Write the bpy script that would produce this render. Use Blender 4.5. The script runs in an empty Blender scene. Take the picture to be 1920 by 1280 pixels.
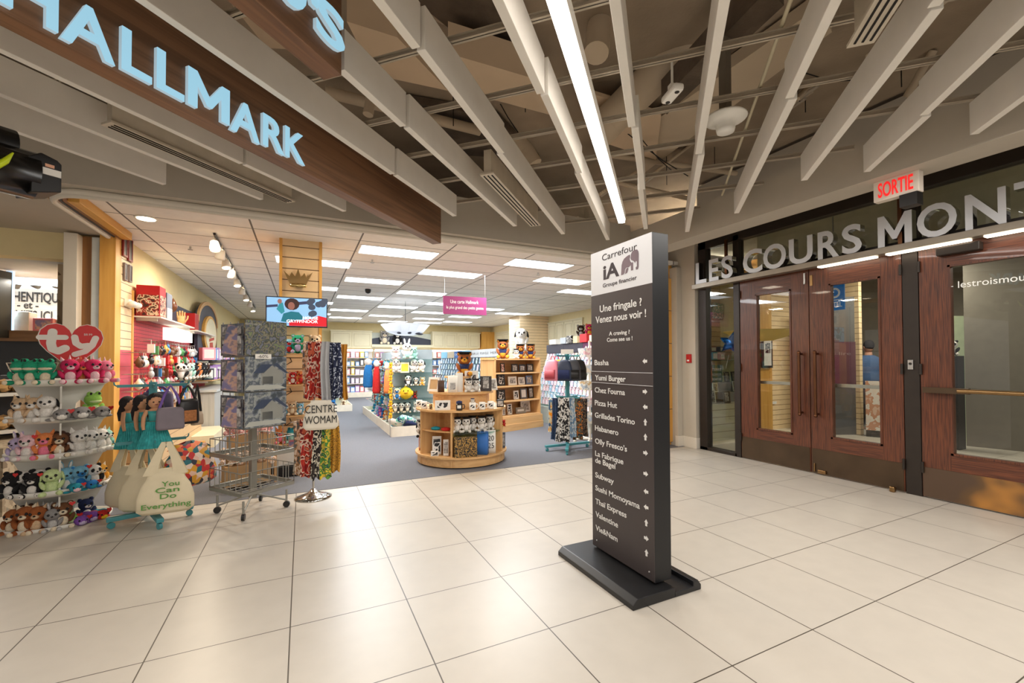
import bpy, math, random
from mathutils import Vector, Matrix
random.seed(7)
PI = math.pi
SC = bpy.context.scene
COL = SC.collection

# ------------------------------------------------------------------ camera
T = 0.61
F, CX, CY = 815.0, 960.0, 663.8
YAW, PIT, ROL = math.radians(25.78), math.radians(1.0), math.radians(-0.2)
H = 2.286 * T
FW = Vector((math.sin(YAW) * math.cos(PIT), math.cos(YAW) * math.cos(PIT), math.sin(PIT)))
R0 = Vector((math.cos(YAW), -math.sin(YAW), 0))
U0 = R0.cross(FW)
RI = R0 * math.cos(ROL) + U0 * math.sin(ROL)
UP = -R0 * math.sin(ROL) + U0 * math.cos(ROL)
EYE = Vector((0, 0, H))
cam_data = bpy.data.cameras.new('camera')
cam = bpy.data.objects.new('camera', cam_data)
COL.objects.link(cam)
m = Matrix((RI, UP, -FW)).transposed().to_4x4()
m.translation = EYE
cam.matrix_world = m
cam_data.sensor_width = 36
cam_data.lens = 36 * F / 1920
cam_data.shift_y = (CY - 640) / 1920
cam_data.clip_start = 0.05
SC.camera = cam

# ------------------------------------------------------------------ world, exposure
SC.view_settings.view_transform = 'Standard'
SC.view_settings.look = 'None'
SC.view_settings.exposure = 0.0
SC.view_settings.gamma = 1.0
SC.view_settings.use_curve_mapping = False
world = bpy.data.worlds.new('world')
SC.world = world
world.use_nodes = True
wb = world.node_tree.nodes['Background']
wb.inputs['Color'].default_value = (1.0, 0.965, 0.915, 1)
wb.inputs['Strength'].default_value = 0.66

def area_light(name, loc, sx, sy, power, color, rot=(0, 0, 0)):
    d = bpy.data.lights.new(name, 'AREA')
    d.shape = 'RECTANGLE'; d.size = sx; d.size_y = sy
    d.energy = power; d.color = color
    o = bpy.data.objects.new(name, d)
    o.location = loc; o.rotation_euler = rot
    COL.objects.link(o)
    return o
# concourse ceiling lamps: added area lights without fixtures, between the baffles around the camera
for (lx, ly, p) in ((1.2, -1.6, 76), (-2.6, 0.6, 70), (3.6, 0.6, 74), (1.45, 2.4, 24), (2.55, 2.9, 26), (-1.0, .2, 30)):
    area_light('concourse_lamp', (lx, ly, 2.98), 1.6, 0.12, p, (1, .955, .9), (0, 0, PI / 4))
# shop ceiling lamps (the fluorescent panels themselves glow too)
for (lx, ly, p) in ((0.9, 7.4, 95), (3.4, 7.0, 95), (1.2, 11.0, 115), (4.6, 11.0, 115), (3.0, 15.5, 135), (6.2, 14.5, 75)):
    area_light('shop_lamp', (lx, ly, 2.93), 1.1, 0.5, p, (.93, .97, 1))
for (lx, ly, p) in ((-1.0, 6.2, 40), (-1.2, 8.2, 40), (.9, 5.75, 18), (2.6, 5.8, 18)):
    area_light('shop_downlight', (lx, ly, 2.93), .3, .3, p, (1, .86, .66))

# ------------------------------------------------------------------ pixel helpers (photo pixel to a point of the place)
def ray(px, py): return FW + RI * ((px - CX) / F) - UP * ((py - CY) / F)
def gp(px, py, z=0.0):
    d = ray(px, py); return EYE + d * ((z - H) / d.z)
def xp(px, py, X):
    d = ray(px, py); return EYE + d * (X / d.x)
def yp(px, py, Y):
    d = ray(px, py); return EYE + d * (Y / d.y)
def dp(px, py, D): return EYE + ray(px, py) * D
def depth(p): return (Vector(p) - EYE).dot(FW)
def hz(x, y, py):
    """height at which something standing at x, y is seen in row py"""
    k = (CY - py) / F
    a = Vector((x, y, -H))
    return (k * a.dot(FW) - a.dot(UP)) / (UP.z - k * FW.z)
def face(x, y): return math.atan2(-x, y)

# ------------------------------------------------------------------ materials
def lin(c):
    c /= 255.0
    return c / 12.92 if c <= 0.04045 else ((c + 0.055) / 1.055) ** 2.4
def S(r, g, b): return (lin(r), lin(g), lin(b))
MATS = {}
def mat(name, rgb=(128, 128, 128), rough=0.5, metal=0.0, var=0.06, scale=8.0, bump=0.0, bscale=60.0, emit=0.0, spec=0.5, coat=0.0):
    if name in MATS: return MATS[name]
    m = bpy.data.materials.new(name)
    m.use_nodes = True
    nt = m.node_tree; N = nt.nodes; L = nt.links
    b = N['Principled BSDF']
    c = S(*rgb)
    b.inputs['Roughness'].default_value = rough
    b.inputs['Metallic'].default_value = metal
    b.inputs['Specular IOR Level'].default_value = spec
    if coat: b.inputs['Coat Weight'].default_value = coat
    tc = N.new('ShaderNodeTexCoord')
    nz = N.new('ShaderNodeTexNoise'); nz.inputs['Scale'].default_value = scale; nz.inputs['Detail'].default_value = 3
    L.new(tc.outputs['Object'], nz.inputs['Vector'])
    rp = N.new('ShaderNodeValToRGB')
    rp.color_ramp.elements[0].position = .3; rp.color_ramp.elements[1].position = .7
    rp.color_ramp.elements[0].color = tuple(x * (1 - var) for x in c) + (1,)
    rp.color_ramp.elements[1].color = tuple(min(1, x * (1 + var)) for x in c) + (1,)
    L.new(nz.outputs['Fac'], rp.inputs['Fac'])
    L.new(rp.outputs['Color'], b.inputs['Base Color'])
    if emit:
        L.new(rp.outputs['Color'], b.inputs['Emission Color'])
        b.inputs['Emission Strength'].default_value = emit
    if bump:
        n2 = N.new('ShaderNodeTexNoise'); n2.inputs['Scale'].default_value = bscale; n2.inputs['Detail'].default_value = 4
        L.new(tc.outputs['Object'], n2.inputs['Vector'])
        bp = N.new('ShaderNodeBump'); bp.inputs['Strength'].default_value = bump; bp.inputs['Distance'].default_value = .01
        L.new(n2.outputs['Fac'], bp.inputs['Height']); L.new(bp.outputs['Normal'], b.inputs['Normal'])
    MATS[name] = m
    return m
def wood(name, c1, c2, axis='Z', scale=14.0, rough=.45, stretch=.06, coat=0.0):
    if name in MATS: return MATS[name]
    m = mat(name, c1, rough, coat=coat)
    nt = m.node_tree; N = nt.nodes; L = nt.links
    nz = [n for n in N if n.type == 'TEX_NOISE'][0]; rp = [n for n in N if n.type == 'VALTORGB'][0]
    tc = [n for n in N if n.type == 'TEX_COORD'][0]
    mp = N.new('ShaderNodeMapping')
    sc = {'X': (stretch, 1, 1), 'Y': (1, stretch, 1), 'Z': (1, 1, stretch)}[axis]
    mp.inputs['Scale'].default_value = sc
    L.new(tc.outputs['Object'], mp.inputs['Vector']); L.new(mp.outputs['Vector'], nz.inputs['Vector'])
    nz.inputs['Scale'].default_value = scale * 3; nz.inputs['Detail'].default_value = 6; nz.inputs['Distortion'].default_value = .6
    rp.color_ramp.elements[0].color = S(*c2) + (1,); rp.color_ramp.elements[1].color = S(*c1) + (1,)
    rp.color_ramp.elements[0].position = .36; rp.color_ramp.elements[1].position = .62
    return m
def lines(name, base, line, axis='Z', period=.1, width=.008, rough=.5, axis2=None, period2=.6, width2=.006, off=0.0, off2=0.0, var=.03, world=True):
    """flat colour with thin parallel seams every period metres (slatwall grooves, tile joints)"""
    if name in MATS: return MATS[name]
    m = mat(name, base, rough, var=var)
    nt = m.node_tree; N = nt.nodes; L = nt.links
    b = N['Principled BSDF']; rp = [n for n in N if n.type == 'VALTORGB'][0]
    tc = [n for n in N if n.type == 'TEX_COORD'][0]
    sx = N.new('ShaderNodeSeparateXYZ')
    if world:
        ge = N.new('ShaderNodeNewGeometry'); L.new(ge.outputs['Position'], sx.inputs['Vector'])
    else: L.new(tc.outputs['Object'], sx.inputs['Vector'])
    def seam(ax, per, wid, of):
        a = N.new('ShaderNodeMath'); a.operation = 'ADD'; a.inputs[1].default_value = of + 100 * per
        L.new(sx.outputs[ax], a.inputs[0])
        w = N.new('ShaderNodeMath'); w.operation = 'MODULO'; w.inputs[1].default_value = per
        L.new(a.outputs[0], w.inputs[0])
        c = N.new('ShaderNodeMath'); c.operation = 'LESS_THAN'; c.inputs[1].default_value = wid
        L.new(w.outputs[0], c.inputs[0]); return c
    s1 = seam(axis, period, width, off); out = s1
    if axis2:
        s2 = seam(axis2, period2, width2, off2)
        mx = N.new('ShaderNodeMath'); mx.operation = 'MAXIMUM'
        L.new(s1.outputs[0], mx.inputs[0]); L.new(s2.outputs[0], mx.inputs[1]); out = mx
    mix = N.new('ShaderNodeMix'); mix.data_type = 'RGBA'
    L.new(out.outputs[0], mix.inputs[0]); L.new(rp.outputs['Color'], mix.inputs[6])
    mix.inputs[7].default_value = S(*line) + (1,)
    L.new(mix.outputs[2], b.inputs['Base Color'])
    return m
def glow(name, rgb, strength, base=None):
    if name in MATS: return MATS[name]
    m = bpy.data.materials.new(name); m.use_nodes = True
    nt = m.node_tree; b = nt.nodes['Principled BSDF']
    b.inputs['Base Color'].default_value = S(*(base or rgb)) + (1,)
    b.inputs['Emission Color'].default_value = S(*rgb) + (1,)
    b.inputs['Emission Strength'].default_value = strength
    MATS[name] = m; return m
def glass(name, tint=(240, 245, 243), refl=1.0, rough=0.0):
    if name in MATS: return MATS[name]
    m = bpy.data.materials.new(name); m.use_nodes = True
    nt = m.node_tree; N = nt.nodes; L = nt.links
    N.remove(N['Principled BSDF'])
    tr = N.new('ShaderNodeBsdfTransparent'); tr.inputs['Color'].default_value = S(*tint) + (1,)
    gl = N.new('ShaderNodeBsdfGlossy'); gl.inputs['Roughness'].default_value = rough
    fr = N.new('ShaderNodeFresnel'); fr.inputs['IOR'].default_value = 1.5
    mu = N.new('ShaderNodeMath'); mu.operation = 'MULTIPLY'; mu.inputs[1].default_value = refl
    L.new(fr.outputs[0], mu.inputs[0])
    ge = N.new('ShaderNodeNewGeometry'); iv = N.new('ShaderNodeMath'); iv.operation = 'SUBTRACT'; iv.inputs[0].default_value = 1.0
    L.new(ge.outputs['Backfacing'], iv.inputs[1]); m2 = N.new('ShaderNodeMath'); m2.operation = 'MULTIPLY'
    L.new(mu.outputs[0], m2.inputs[0]); L.new(iv.outputs[0], m2.inputs[1]); mu = m2
    mx = N.new('ShaderNodeMixShader')
    L.new(mu.outputs[0], mx.inputs[0]); L.new(tr.outputs[0], mx.inputs[1]); L.new(gl.outputs[0], mx.inputs[2])
    L.new(mx.outputs[0], N['Material Output'].inputs['Surface'])
    MATS[name] = m; return m
def translucent(name, rgb, k=.5):
    m = mat(name, rgb, .6, var=.02); nt = m.node_tree; N = nt.nodes; L = nt.links
    if 'Translucent BSDF' in N: return m
    t = N.new('ShaderNodeBsdfTranslucent'); t.inputs['Color'].default_value = S(*rgb) + (1,)
    x = N.new('ShaderNodeMixShader'); x.inputs[0].default_value = k
    L.new(N['Principled BSDF'].outputs[0], x.inputs[1]); L.new(t.outputs[0], x.inputs[2]); L.new(x.outputs[0], N['Material Output'].inputs['Surface'])
    return m
def patches(name, cols, scale=20.0, rough=.7, detail=2.0, kind='noise', soft=False):
    """printed paper or patterned cloth: several colours in blotches or cells"""
    if name in MATS: return MATS[name]
    m = mat(name, cols[0], rough)
    nt = m.node_tree; N = nt.nodes; L = nt.links
    b = N['Principled BSDF']; rp = [n for n in N if n.type == 'VALTORGB'][0]; nz = [n for n in N if n.type == 'TEX_NOISE'][0]
    tc = [n for n in N if n.type == 'TEX_COORD'][0]
    if kind == 'cells':
        vo = N.new('ShaderNodeTexVoronoi'); vo.inputs['Scale'].default_value = scale
        L.new(tc.outputs['Object'], vo.inputs['Vector'])
        sp = N.new('ShaderNodeSeparateColor'); L.new(vo.outputs['Color'], sp.inputs[0]); L.new(sp.outputs[0], rp.inputs['Fac'])
        lo, hi = 0.0, 1.0
    else:
        nz.inputs['Scale'].default_value = scale; nz.inputs['Detail'].default_value = detail
        lo, hi = .33, .67
    cr = rp.color_ramp; cr.interpolation = 'LINEAR' if soft else 'CONSTANT'
    while len(cr.elements) > 1: cr.elements.remove(cr.elements[-1])
    cr.elements[0].position = 0; cr.elements[0].color = S(*cols[0]) + (1,)
    for i, c in enumerate(cols[1:], 1):
        e = cr.elements.new(lo + (hi - lo) * i / len(cols)); e.color = S(*c) + (1,)
    return m

# ------------------------------------------------------------------ mesh builder
def sphere_data(n=10, r=7):
    vs = [(0, 0, 1)]; fs = []
    for j in range(1, r):
        a = PI * j / r
        for i in range(n):
            t = 2 * PI * i / n
            vs.append((math.sin(a) * math.cos(t), math.sin(a) * math.sin(t), math.cos(a)))
    vs.append((0, 0, -1))
    for i in range(n): fs.append((0, 1 + i, 1 + (i + 1) % n))
    for j in range(r - 2):
        for i in range(n):
            a = 1 + j * n + i; b = 1 + j * n + (i + 1) % n
            fs.append((a, a + n, b + n, b))
    k = len(vs) - 1
    for i in range(n): fs.append((k, 1 + (r - 2) * n + (i + 1) % n, 1 + (r - 2) * n + i))
    return vs, fs
SPH = {n: sphere_data(n, max(6, int(n * .7))) for n in (8, 10, 12, 14, 20)}
class MB:
    def __init__(s): s.v = []; s.f = []; s.mi = []; s.sm = []
    def add(s, vs, fs, mi=0, smooth=False, M=None):
        k = len(s.v)
        for v in vs:
            v = Vector(v)
            s.v.append(tuple(M @ v) if M is not None else tuple(v))
        for f in fs:
            s.f.append(tuple(i + k for i in f)); s.mi.append(mi); s.sm.append(smooth)
        return s
    def box(s, x0, x1, y0, y1, z0, z1, mi=0, M=None):
        v = [(x, y, z) for x in (x0, x1) for y in (y0, y1) for z in (z0, z1)]
        f = [(0, 1, 3, 2), (4, 6, 7, 5), (0, 4, 5, 1), (2, 3, 7, 6), (0, 2, 6, 4), (1, 5, 7, 3)]
        return s.add(v, f, mi, False, M)
    def cbox(s, c, d, mi=0, rz=0, ry=0, rx=0):
        M = Matrix.Translation(c) @ Matrix.Rotation(rz, 4, 'Z') @ Matrix.Rotation(ry, 4, 'Y') @ Matrix.Rotation(rx, 4, 'X')
        return s.box(-d[0] / 2, d[0] / 2, -d[1] / 2, d[1] / 2, -d[2] / 2, d[2] / 2, mi, M)
    def ell(s, c, r, mi=0, n=10, rz=0, ry=0, rx=0):
        if isinstance(r, (int, float)): r = (r, r, r)
        M = Matrix.Translation(c) @ Matrix.Rotation(rz, 4, 'Z') @ Matrix.Rotation(ry, 4, 'Y') @ Matrix.Rotation(rx, 4, 'X') @ Matrix.Diagonal((r[0], r[1], r[2], 1))
        vs, fs = SPH[n]
        return s.add(vs, fs, mi, True, M)
    def prism(s, pts, d0, d1, plane='xz', mi=0, M=None):
        """outline pts (a, b) extruded from d0 to d1 along the third axis"""
        n = len(pts)
        def P(a, b, d): return {'xz': (a, d, b), 'yz': (d, a, b), 'xy': (a, b, d)}[plane]
        v = [P(a, b, d0) for a, b in pts] + [P(a, b, d1) for a, b in pts]
        f = [tuple(range(n)), tuple(range(2 * n - 1, n - 1, -1))]
        f += [(i, i + n, (i + 1) % n + n, (i + 1) % n) for i in range(n)]
        return s.add(v, f, mi, False, M)
    def tube(s, pts, r, n=8, mi=0, closed=False):
        pts = [Vector(p) for p in pts]
        rs = r if isinstance(r, (list, tuple)) else [r] * len(pts)
        vs = []; fs = []; up = None
        for i, p in enumerate(pts):
            if closed: d = pts[(i + 1) % len(pts)] - pts[i - 1]
            else: d = pts[min(i + 1, len(pts) - 1)] - pts[max(i - 1, 0)]
            d.normalize()
            a = d.orthogonal().normalized() if up is None else (up - d * up.dot(d)).normalized()
            up = a; b = d.cross(a)
            for k in range(n):
                t = 2 * PI * k / n
                vs.append(p + (a * math.cos(t) + b * math.sin(t)) * rs[i])
        m_ = len(pts)
        for i in range(m_ if closed else m_ - 1):
            for k in range(n):
                j = (i + 1) % m_
                fs.append((i * n + k, i * n + (k + 1) % n, j * n + (k + 1) % n, j * n + k))
        s.add(vs, fs, mi, n > 5)
        if not closed:
            s.add(vs[:n], [tuple(range(n - 1, -1, -1))], mi); s.add(vs[-n:], [tuple(range(n))], mi)
        return s
    def lathe(s, prof, n=24, mi=0, a0=0, a1=2 * PI, c=(0, 0, 0), sx=1, sy=1, smooth=True):
        full = abs(a1 - a0 - 2 * PI) < 1e-6
        k = n if full else n + 1
        vs = []; fs = []
        for (r, z) in prof:
            for i in range(k):
                t = a0 + (a1 - a0) * i / n
                vs.append((c[0] + r * math.cos(t) * sx, c[1] + r * math.sin(t) * sy, c[2] + z))
        for j in range(len(prof) - 1):
            for i in range(n):
                i2 = (i + 1) % k
                fs.append((j * k + i, j * k + i2, (j + 1) * k + i2, (j + 1) * k + i))
        s.add(vs, fs, mi, smooth)
        return s
    def disc(s, c, r, z0, z1, n=32, mi=0, sx=1, sy=1):
        return s.lathe([(0.0001, z0), (r, z0), (r, z1), (0.0001, z1)], n, mi, c=c, sx=sx, sy=sy, smooth=False)
    def build(s, name, mats, parent=None, bevel=0.0, kind=None):
        me = bpy.data.meshes.new(name)
        me.from_pydata(s.v, [], s.f)
        me.polygons.foreach_set('material_index', s.mi)
        me.polygons.foreach_set('use_smooth', s.sm)
        for mm in (mats if isinstance(mats, (list, tuple)) else [mats]): me.materials.append(mm)
        me.update()
        o = bpy.data.objects.new(name, me)
        COL.objects.link(o)
        if parent: o.parent = parent
        if kind: o['kind'] = kind
        if bevel:
            md = o.modifiers.new('bevel', 'BEVEL'); md.width = bevel; md.segments = 2; md.limit_method = 'ANGLE'
        return o
def tag(o, label, cat, group=None):
    o['label'] = label; o['category'] = cat
    if group: o['group'] = group
    return o
def thing(name, label, cat, loc=(0, 0, 0), rz=0.0, group=None, scale=1.0):
    o = bpy.data.objects.new(name, None); COL.objects.link(o)
    o.empty_display_size = .05
    o.location = loc; o.rotation_euler = (0, 0, rz)
    if scale != 1: o.scale = (scale,) * 3
    return tag(o, label, cat, group)
def put(o, loc=None, rz=None, scale=None, rx=None, ry=None):
    if loc is not None: o.location = loc
    e = list(o.rotation_euler)
    if rx is not None: e[0] = rx
    if ry is not None: e[1] = ry
    if rz is not None: e[2] = rz
    o.rotation_euler = e
    if scale is not None: o.scale = (scale,) * 3 if isinstance(scale, (int, float)) else scale
    return o
def kids(o): return [c for c in o.children]
def dup(o, loc=None, rz=None, label=None, group=None, scale=None, mats=None, rx=None, ry=None):
    c = o.copy(); COL.objects.link(c)
    for ch in kids(o):
        k = ch.copy(); COL.objects.link(k); k.parent = c
        for g in kids(ch):
            q = g.copy(); COL.objects.link(q); q.parent = k
    if label: c['label'] = label
    if group: c['group'] = group
    if mats and c.type == 'MESH':
        for i, mm in enumerate(mats):
            if mm: c.material_slots[i].link = 'OBJECT'; c.material_slots[i].material = mm
    return put(c, loc, rz, scale, rx, ry)
def place(first, used, **kw):
    """the first call moves the thing itself, later calls place copies"""
    if used.get(first.name):
        g = kw.pop('group', None); return dup(first, group=g, **kw)
    used[first.name] = True
    lb = kw.pop('label', None); g = kw.pop('group', None); mm = kw.pop('mats', None)
    if lb: first['label'] = lb
    if g: first['group'] = g
    if mm:
        for i, q in enumerate(mm):
            if q: first.material_slots[i].link = 'OBJECT'; first.material_slots[i].material = q
    return put(first, **kw)

# ------------------------------------------------------------------ lettering
def text_mesh(txt, extrude=0.0, weight=0.0, shear=0.0):
    cu = bpy.data.curves.new('lettering', 'FONT')
    cu.body = txt; cu.extrude = extrude; cu.offset = weight; cu.size = 1.0; cu.shear = shear; cu.resolution_u = 4
    tmp = bpy.data.objects.new('lettering_source', cu); COL.objects.link(tmp)
    bpy.context.view_layer.update()
    me = bpy.data.meshes.new_from_object(tmp.evaluated_get(bpy.context.evaluated_depsgraph_get()))
    bpy.data.objects.remove(tmp); bpy.data.curves.remove(cu)
    return me
def capital_m(origin, right, up, mt, parent, height, width, extrude, name):
    o_ = [(0, 0), (0, 1), (.2, 1), (.5, .46), (.8, 1), (1, 1), (1, 0), (.79, 0), (.79, .62), (.56, .2), (.44, .2), (.21, .62), (.21, 0)]
    right = Vector(right).normalized(); up = Vector(up).normalized(); nr = right.cross(up); O = Vector(origin); n = len(o_)
    v = [O + right * a * width + up * c * height + nr * d for d in (0, extrude) for a, c in o_]
    b = MB(); b.add(v, [tuple(range(n - 1, -1, -1)), tuple(range(n, 2 * n))] + [(i, (i + 1) % n, (i + 1) % n + n, i + n) for i in range(n)])
    return b.build(name, mt, parent)
def text(txt, origin, right, up, mt, parent=None, height=None, width=None, extrude=.001, weight=0.0, name='lettering', center=False, shear=0.0, cap=None):
    """writes txt with its lower left corner at origin; height is that of the whole word's bounding box; width stretches it"""
    if txt == 'M': return capital_m(origin, right, up, mt, parent, height, width, extrude, name)
    me = text_mesh(txt, 0.0 if not extrude else .5, weight, shear)
    xs = [v.co.x for v in me.vertices]; ys = [v.co.y for v in me.vertices]
    x0, x1, y0, y1 = min(xs), max(xs), min(ys), max(ys)
    sy = height / (y1 - y0) if height else ((width or 1.0) / (x1 - x0))
    if cap: sy = cap / 0.69; y0 = 0.0
    sx = width / (x1 - x0) if width else sy
    right = Vector(right).normalized(); up = Vector(up).normalized(); nrm = right.cross(up)
    origin = Vector(origin)
    shift = (x1 - x0) * sx / 2 if center else 0
    for v in me.vertices:
        c = v.co
        v.co = origin + right * ((c.x - x0) * sx - shift) + up * ((c.y - y0) * sy) + nrm * ((c.z + .5) * extrude if extrude else 0)
    me.materials.clear(); me.materials.append(mt)
    for p in me.polygons: p.material_index = 0
    o = bpy.data.objects.new(name, me); COL.objects.link(o)
    if parent: o.parent = parent
    return o
# ================================================================== the setting
def struct(name, mb, mats, bevel=0.0):
    return mb.build(name, mats, None, bevel, 'structure')
SY = 5.2            # front edge of the shop
DX = 5.75           # plane of the entrance doors
M_tile = lines('floor_tile_stone', (190, 182, 170), (76, 68, 58), 0, T, .006, rough=.36, axis2=1, period2=T, width2=.0055, off=3.087 * T, off2=-3.254 * T, var=.025)
M_carpet = mat('carpet_blue_grey', (112, 113, 119), .95, var=.10, scale=140, bump=.5, bscale=400)
M_wall = mat('wall_paint_grey_beige', (196, 187, 172), .75, var=.02, bump=.05, bscale=90)
M_dkwall = mat('bulkhead_paint', (190, 182, 168), .8, var=.02, bump=.05, bscale=90)
M_trimw = mat('off_white_trim', (226, 218, 204), .5, var=.02)
M_yel = mat('cream_yellow_wall', (236, 219, 170), .8, var=.02)
M_gold = wood('golden_maple_veneer', (226, 172, 88), (212, 154, 70), 'Z', 6)
M_black = mat('black_metal', (24, 22, 21), .4, var=.1)
M_white = mat('white_paint', (238, 236, 230), .5, var=.02)
M_plenum = mat('sprayed_plenum', (158, 141, 120), .9, var=.22, scale=1.4, bump=.4, bscale=30)
M_ceil = lines('ceiling_tile', (246, 242, 236), (118, 114, 110), 0, 1.22, .02, rough=.9, axis2=1, period2=.61, width2=.018, off=.55, off2=.1)

b = MB(); b.box(-14, DX + .05, -12, SY, -.1, 0); b.box(-14, -2.3, SY, 11, -.1, 0); b.box(DX + .05, 12, -6, SY + .1, -.1, 0)
struct('floor_tile', b, M_tile)
b = MB(); b.box(-2.3, 12, SY, 19, -.1, .004); struct('floor_carpet', b, M_carpet)
b = MB(); b.box(-14, 12, -12, 19.2, 4.25, 4.4); struct('ceiling_slab', b, M_plenum)
CZ = 3.0
b = MB(); b.box(-2.25, 8.4, SY + .12, 19, CZ, CZ + .06); struct('ceiling_shop', b, M_ceil)
b = MB(); b.box(-2.25, 8.4, 18.7, 18.9, 0, CZ); struct('wall_back', b, M_yel)
b = MB(); b.box(-2.2, -2.06, 6.95, 18.7, 0, CZ); struct('wall_left', b, M_yel)
b = MB(); b.box(7.9, 8.05, 5.6, 18.7, 0, CZ); struct('wall_right', b, M_yel)

# bulkheads over the shop front and the entrance
FZ0, FZ1 = 2.97, 3.40
b = MB(); b.box(-14, 4.45, SY - .1, SY + .12, FZ0, FZ1 + .04); struct('trim_1', b, M_dkwall)
b = MB(); b.box(4.45, 4.77, -12, SY + .12, FZ0, FZ1 - .06); struct('trim_2', b, M_dkwall)
b = MB()
pth = [(4.45, SY + .02)] + [(-1.76 + .34 * math.cos(a), SY + .36 + .34 * math.sin(a)) for a in [math.radians(270 - 9 * i) for i in range(11)]] + [(-2.10, 6.9)]
for off, zz, rr in ((0, FZ0 - .03, .035), (.05, FZ0 - .06, .025)):
    q = [(x, y + off if x > -1.76 else y, zz) for x, y in pth]
    b.tube(q, rr, 8)
struct('trim_3', b, M_trimw)
b = MB(); q = [(x + (.05 if x < -1.76 else 0), y + (.035 if x > -1.9 else 0), FZ0 - .05) for x, y in pth]; b.tube(q, .012, 6); struct('trim_4', b, M_black)
# soffit left of the shop front, over the neighbour's entrance
b = MB(); b.box(-14, -2.12, SY + .1, 6.9, FZ0 - .04, FZ0 + .05); struct('ceiling_soffit', b, M_dkwall)
b = MB(); b.box(-2.12, -1.98, SY + .2, 6.9, FZ0 - .05, FZ0 + .02); struct('trim_5', b, wood('brown_soffit_board', (150, 100, 56), (134, 88, 48), 'Y', 6))

# right jamb of the shop front: golden panels, white pier
b = MB()
for k in range(5):
    b.box(5.14, 5.55, SY + .16, SY + .22, .06 + k * .545, .595 + k * .545)
struct('wall_gold', b, M_gold, .004)
b = MB(); b.box(5.1, 5.6, SY + .2, SY + .3, 0, CZ); struct('trim_6', b, M_gold)
b = MB(); b.box(5.55, 5.66, SY + .05, SY + .4, 0, FZ0 - .02); b.box(5.66, DX + .2, 4.98, SY + .4, 0, 3.6); struct('wall_pier', b, M_wall, .006)
b = MB(); b.box(5.54, 5.66, SY + .03, SY + .1, 0, .17); b.box(5.645, DX, 4.965, SY + .1, 0, .17); struct('baseboard_pier', b, M_trimw, .004)
b = MB(); b.box(DX - .02, DX + .2, -6, 4.98, 3.24, 4.2); struct('wall_entrance', b, M_dkwall)

# ------------------------------------------------------------------ entrance: black frame, transom, sidelight, three oak doors
M_frame = mat('dark_bronze_frame', (46, 38, 32), .45, metal=.3, var=.1)
M_oak = wood('stained_red_oak', (106, 56, 32), (64, 31, 17), 'Z', 38, .4, .035, coat=.15)
M_oakh = wood('stained_red_oak_rail', (106, 56, 32), (64, 31, 17), 'Y', 38, .4, .035, coat=.15)
M_kick = mat('worn_bronze_plate', (84, 68, 52), .42, metal=.7, var=.18, scale=3)
M_kick2 = patches('scuffed_brass_plate', [(78, 60, 44), (104, 78, 44), (170, 116, 52), (96, 70, 42), (80, 60, 44)], 1.5, .4, 3, soft=True)
M_brass = mat('brass', (150, 120, 82), .3, metal=1, var=.1)
M_bronze = mat('copper_bronze', (112, 76, 54), .35, metal=1, var=.12)
M_glass = glass('door_glass', (244, 247, 245), 1.3)
M_steel = mat('brushed_steel', (190, 190, 188), .35, metal=1, var=.05)
b = MB()
b.box(DX - .04, DX + .08, 4.81, 4.95, 0, 3.28)
b.box(DX - .04, DX + .08, 4.235, 4.33, 0, 3.24)
b.box(DX - .03, DX + .08, 2.205, 2.335, 0, 3.24)
b.box(DX - .04, DX + .08, -.2, -.05, 0, 3.24)
b.box(DX - .04, DX + .08, -.2, 4.95, 3.16, 3.28)
b.box(DX - .03, DX + .08, -.2, 4.33, 2.555, 2.66)
b.box(DX - .04, DX + .08, 4.3, 4.95, 0, .05)
struct('trim_7', b, M_frame, .004)
b = MB()
b.box(DX + .01, DX + .02, 4.32, 4.82, .05, 3.17); struct('window_1', b, M_glass)
b = MB()
b.box(DX + .01, DX + .02, 2.33, 4.24, 2.65, 3.17); struct('window_2', b, glass('transom_glass', (244, 247, 245), 2.2))
b = MB()
b.box(DX + .01, DX + .02, -.1, 2.21, 2.65, 3.17); struct('window_3', b, glass('transom_glass', (244, 247, 245), 2.2))
def door(name, y0, y1, g0, g1, gz0, gz1, handle_y=None):
    """leaf from y0 (nearer the shop) to y1, glass from g0 to g1"""
    z0, z1 = .012, 2.55
    x0, x1 = DX - .03, DX + .02
    m = MB()
    m.box(x0, x1, g0, y0, z0, z1); m.box(x0, x1, y1, g1, z0, z1)
    m.box(x0, x1, g1, g0, z0, gz0, 1); m.box(x0, x1, g1, g0, gz1, z1, 1)
    o = m.build(name, [M_oak, M_oakh], None, 0, 'structure')
    fr = MB(); t = .02
    for a in ((g0 - t, g0, gz0, gz1), (g1, g1 + t, gz0, gz1), (g1, g0, gz0, gz0 + t), (g1, g0, gz1 - t, gz1)):
        fr.box(x0 - .008, x1 + .008, *a)
    fr.build('glazing_bead', M_oak, o)
    g = MB(); g.box(DX - .01, DX, g1, g0, gz0, gz1); g.build('glass_pane', M_glass, o)
    return o
d1 = door('door_1', 4.228, 3.282, 3.99, 3.50, .44, 2.325)
d2 = door('door_2', 3.272, 2.342, 3.045, 2.53, .46, 2.32)
d3 = door('door_3', 2.196, 1.10, 1.975, 1.33, .465, 2.33)
for o, y0, y1, zk, mk in ((d1, 4.22, 3.29, .31, M_kick), (d2, 3.262, 2.35, .31, M_kick), (d3, 2.19, 1.11, .31, M_kick2)):
    m = MB(); m.box(DX - .036, DX - .03, y1, y0, .015, zk); m.build('kick_plate', mk, o)
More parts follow.
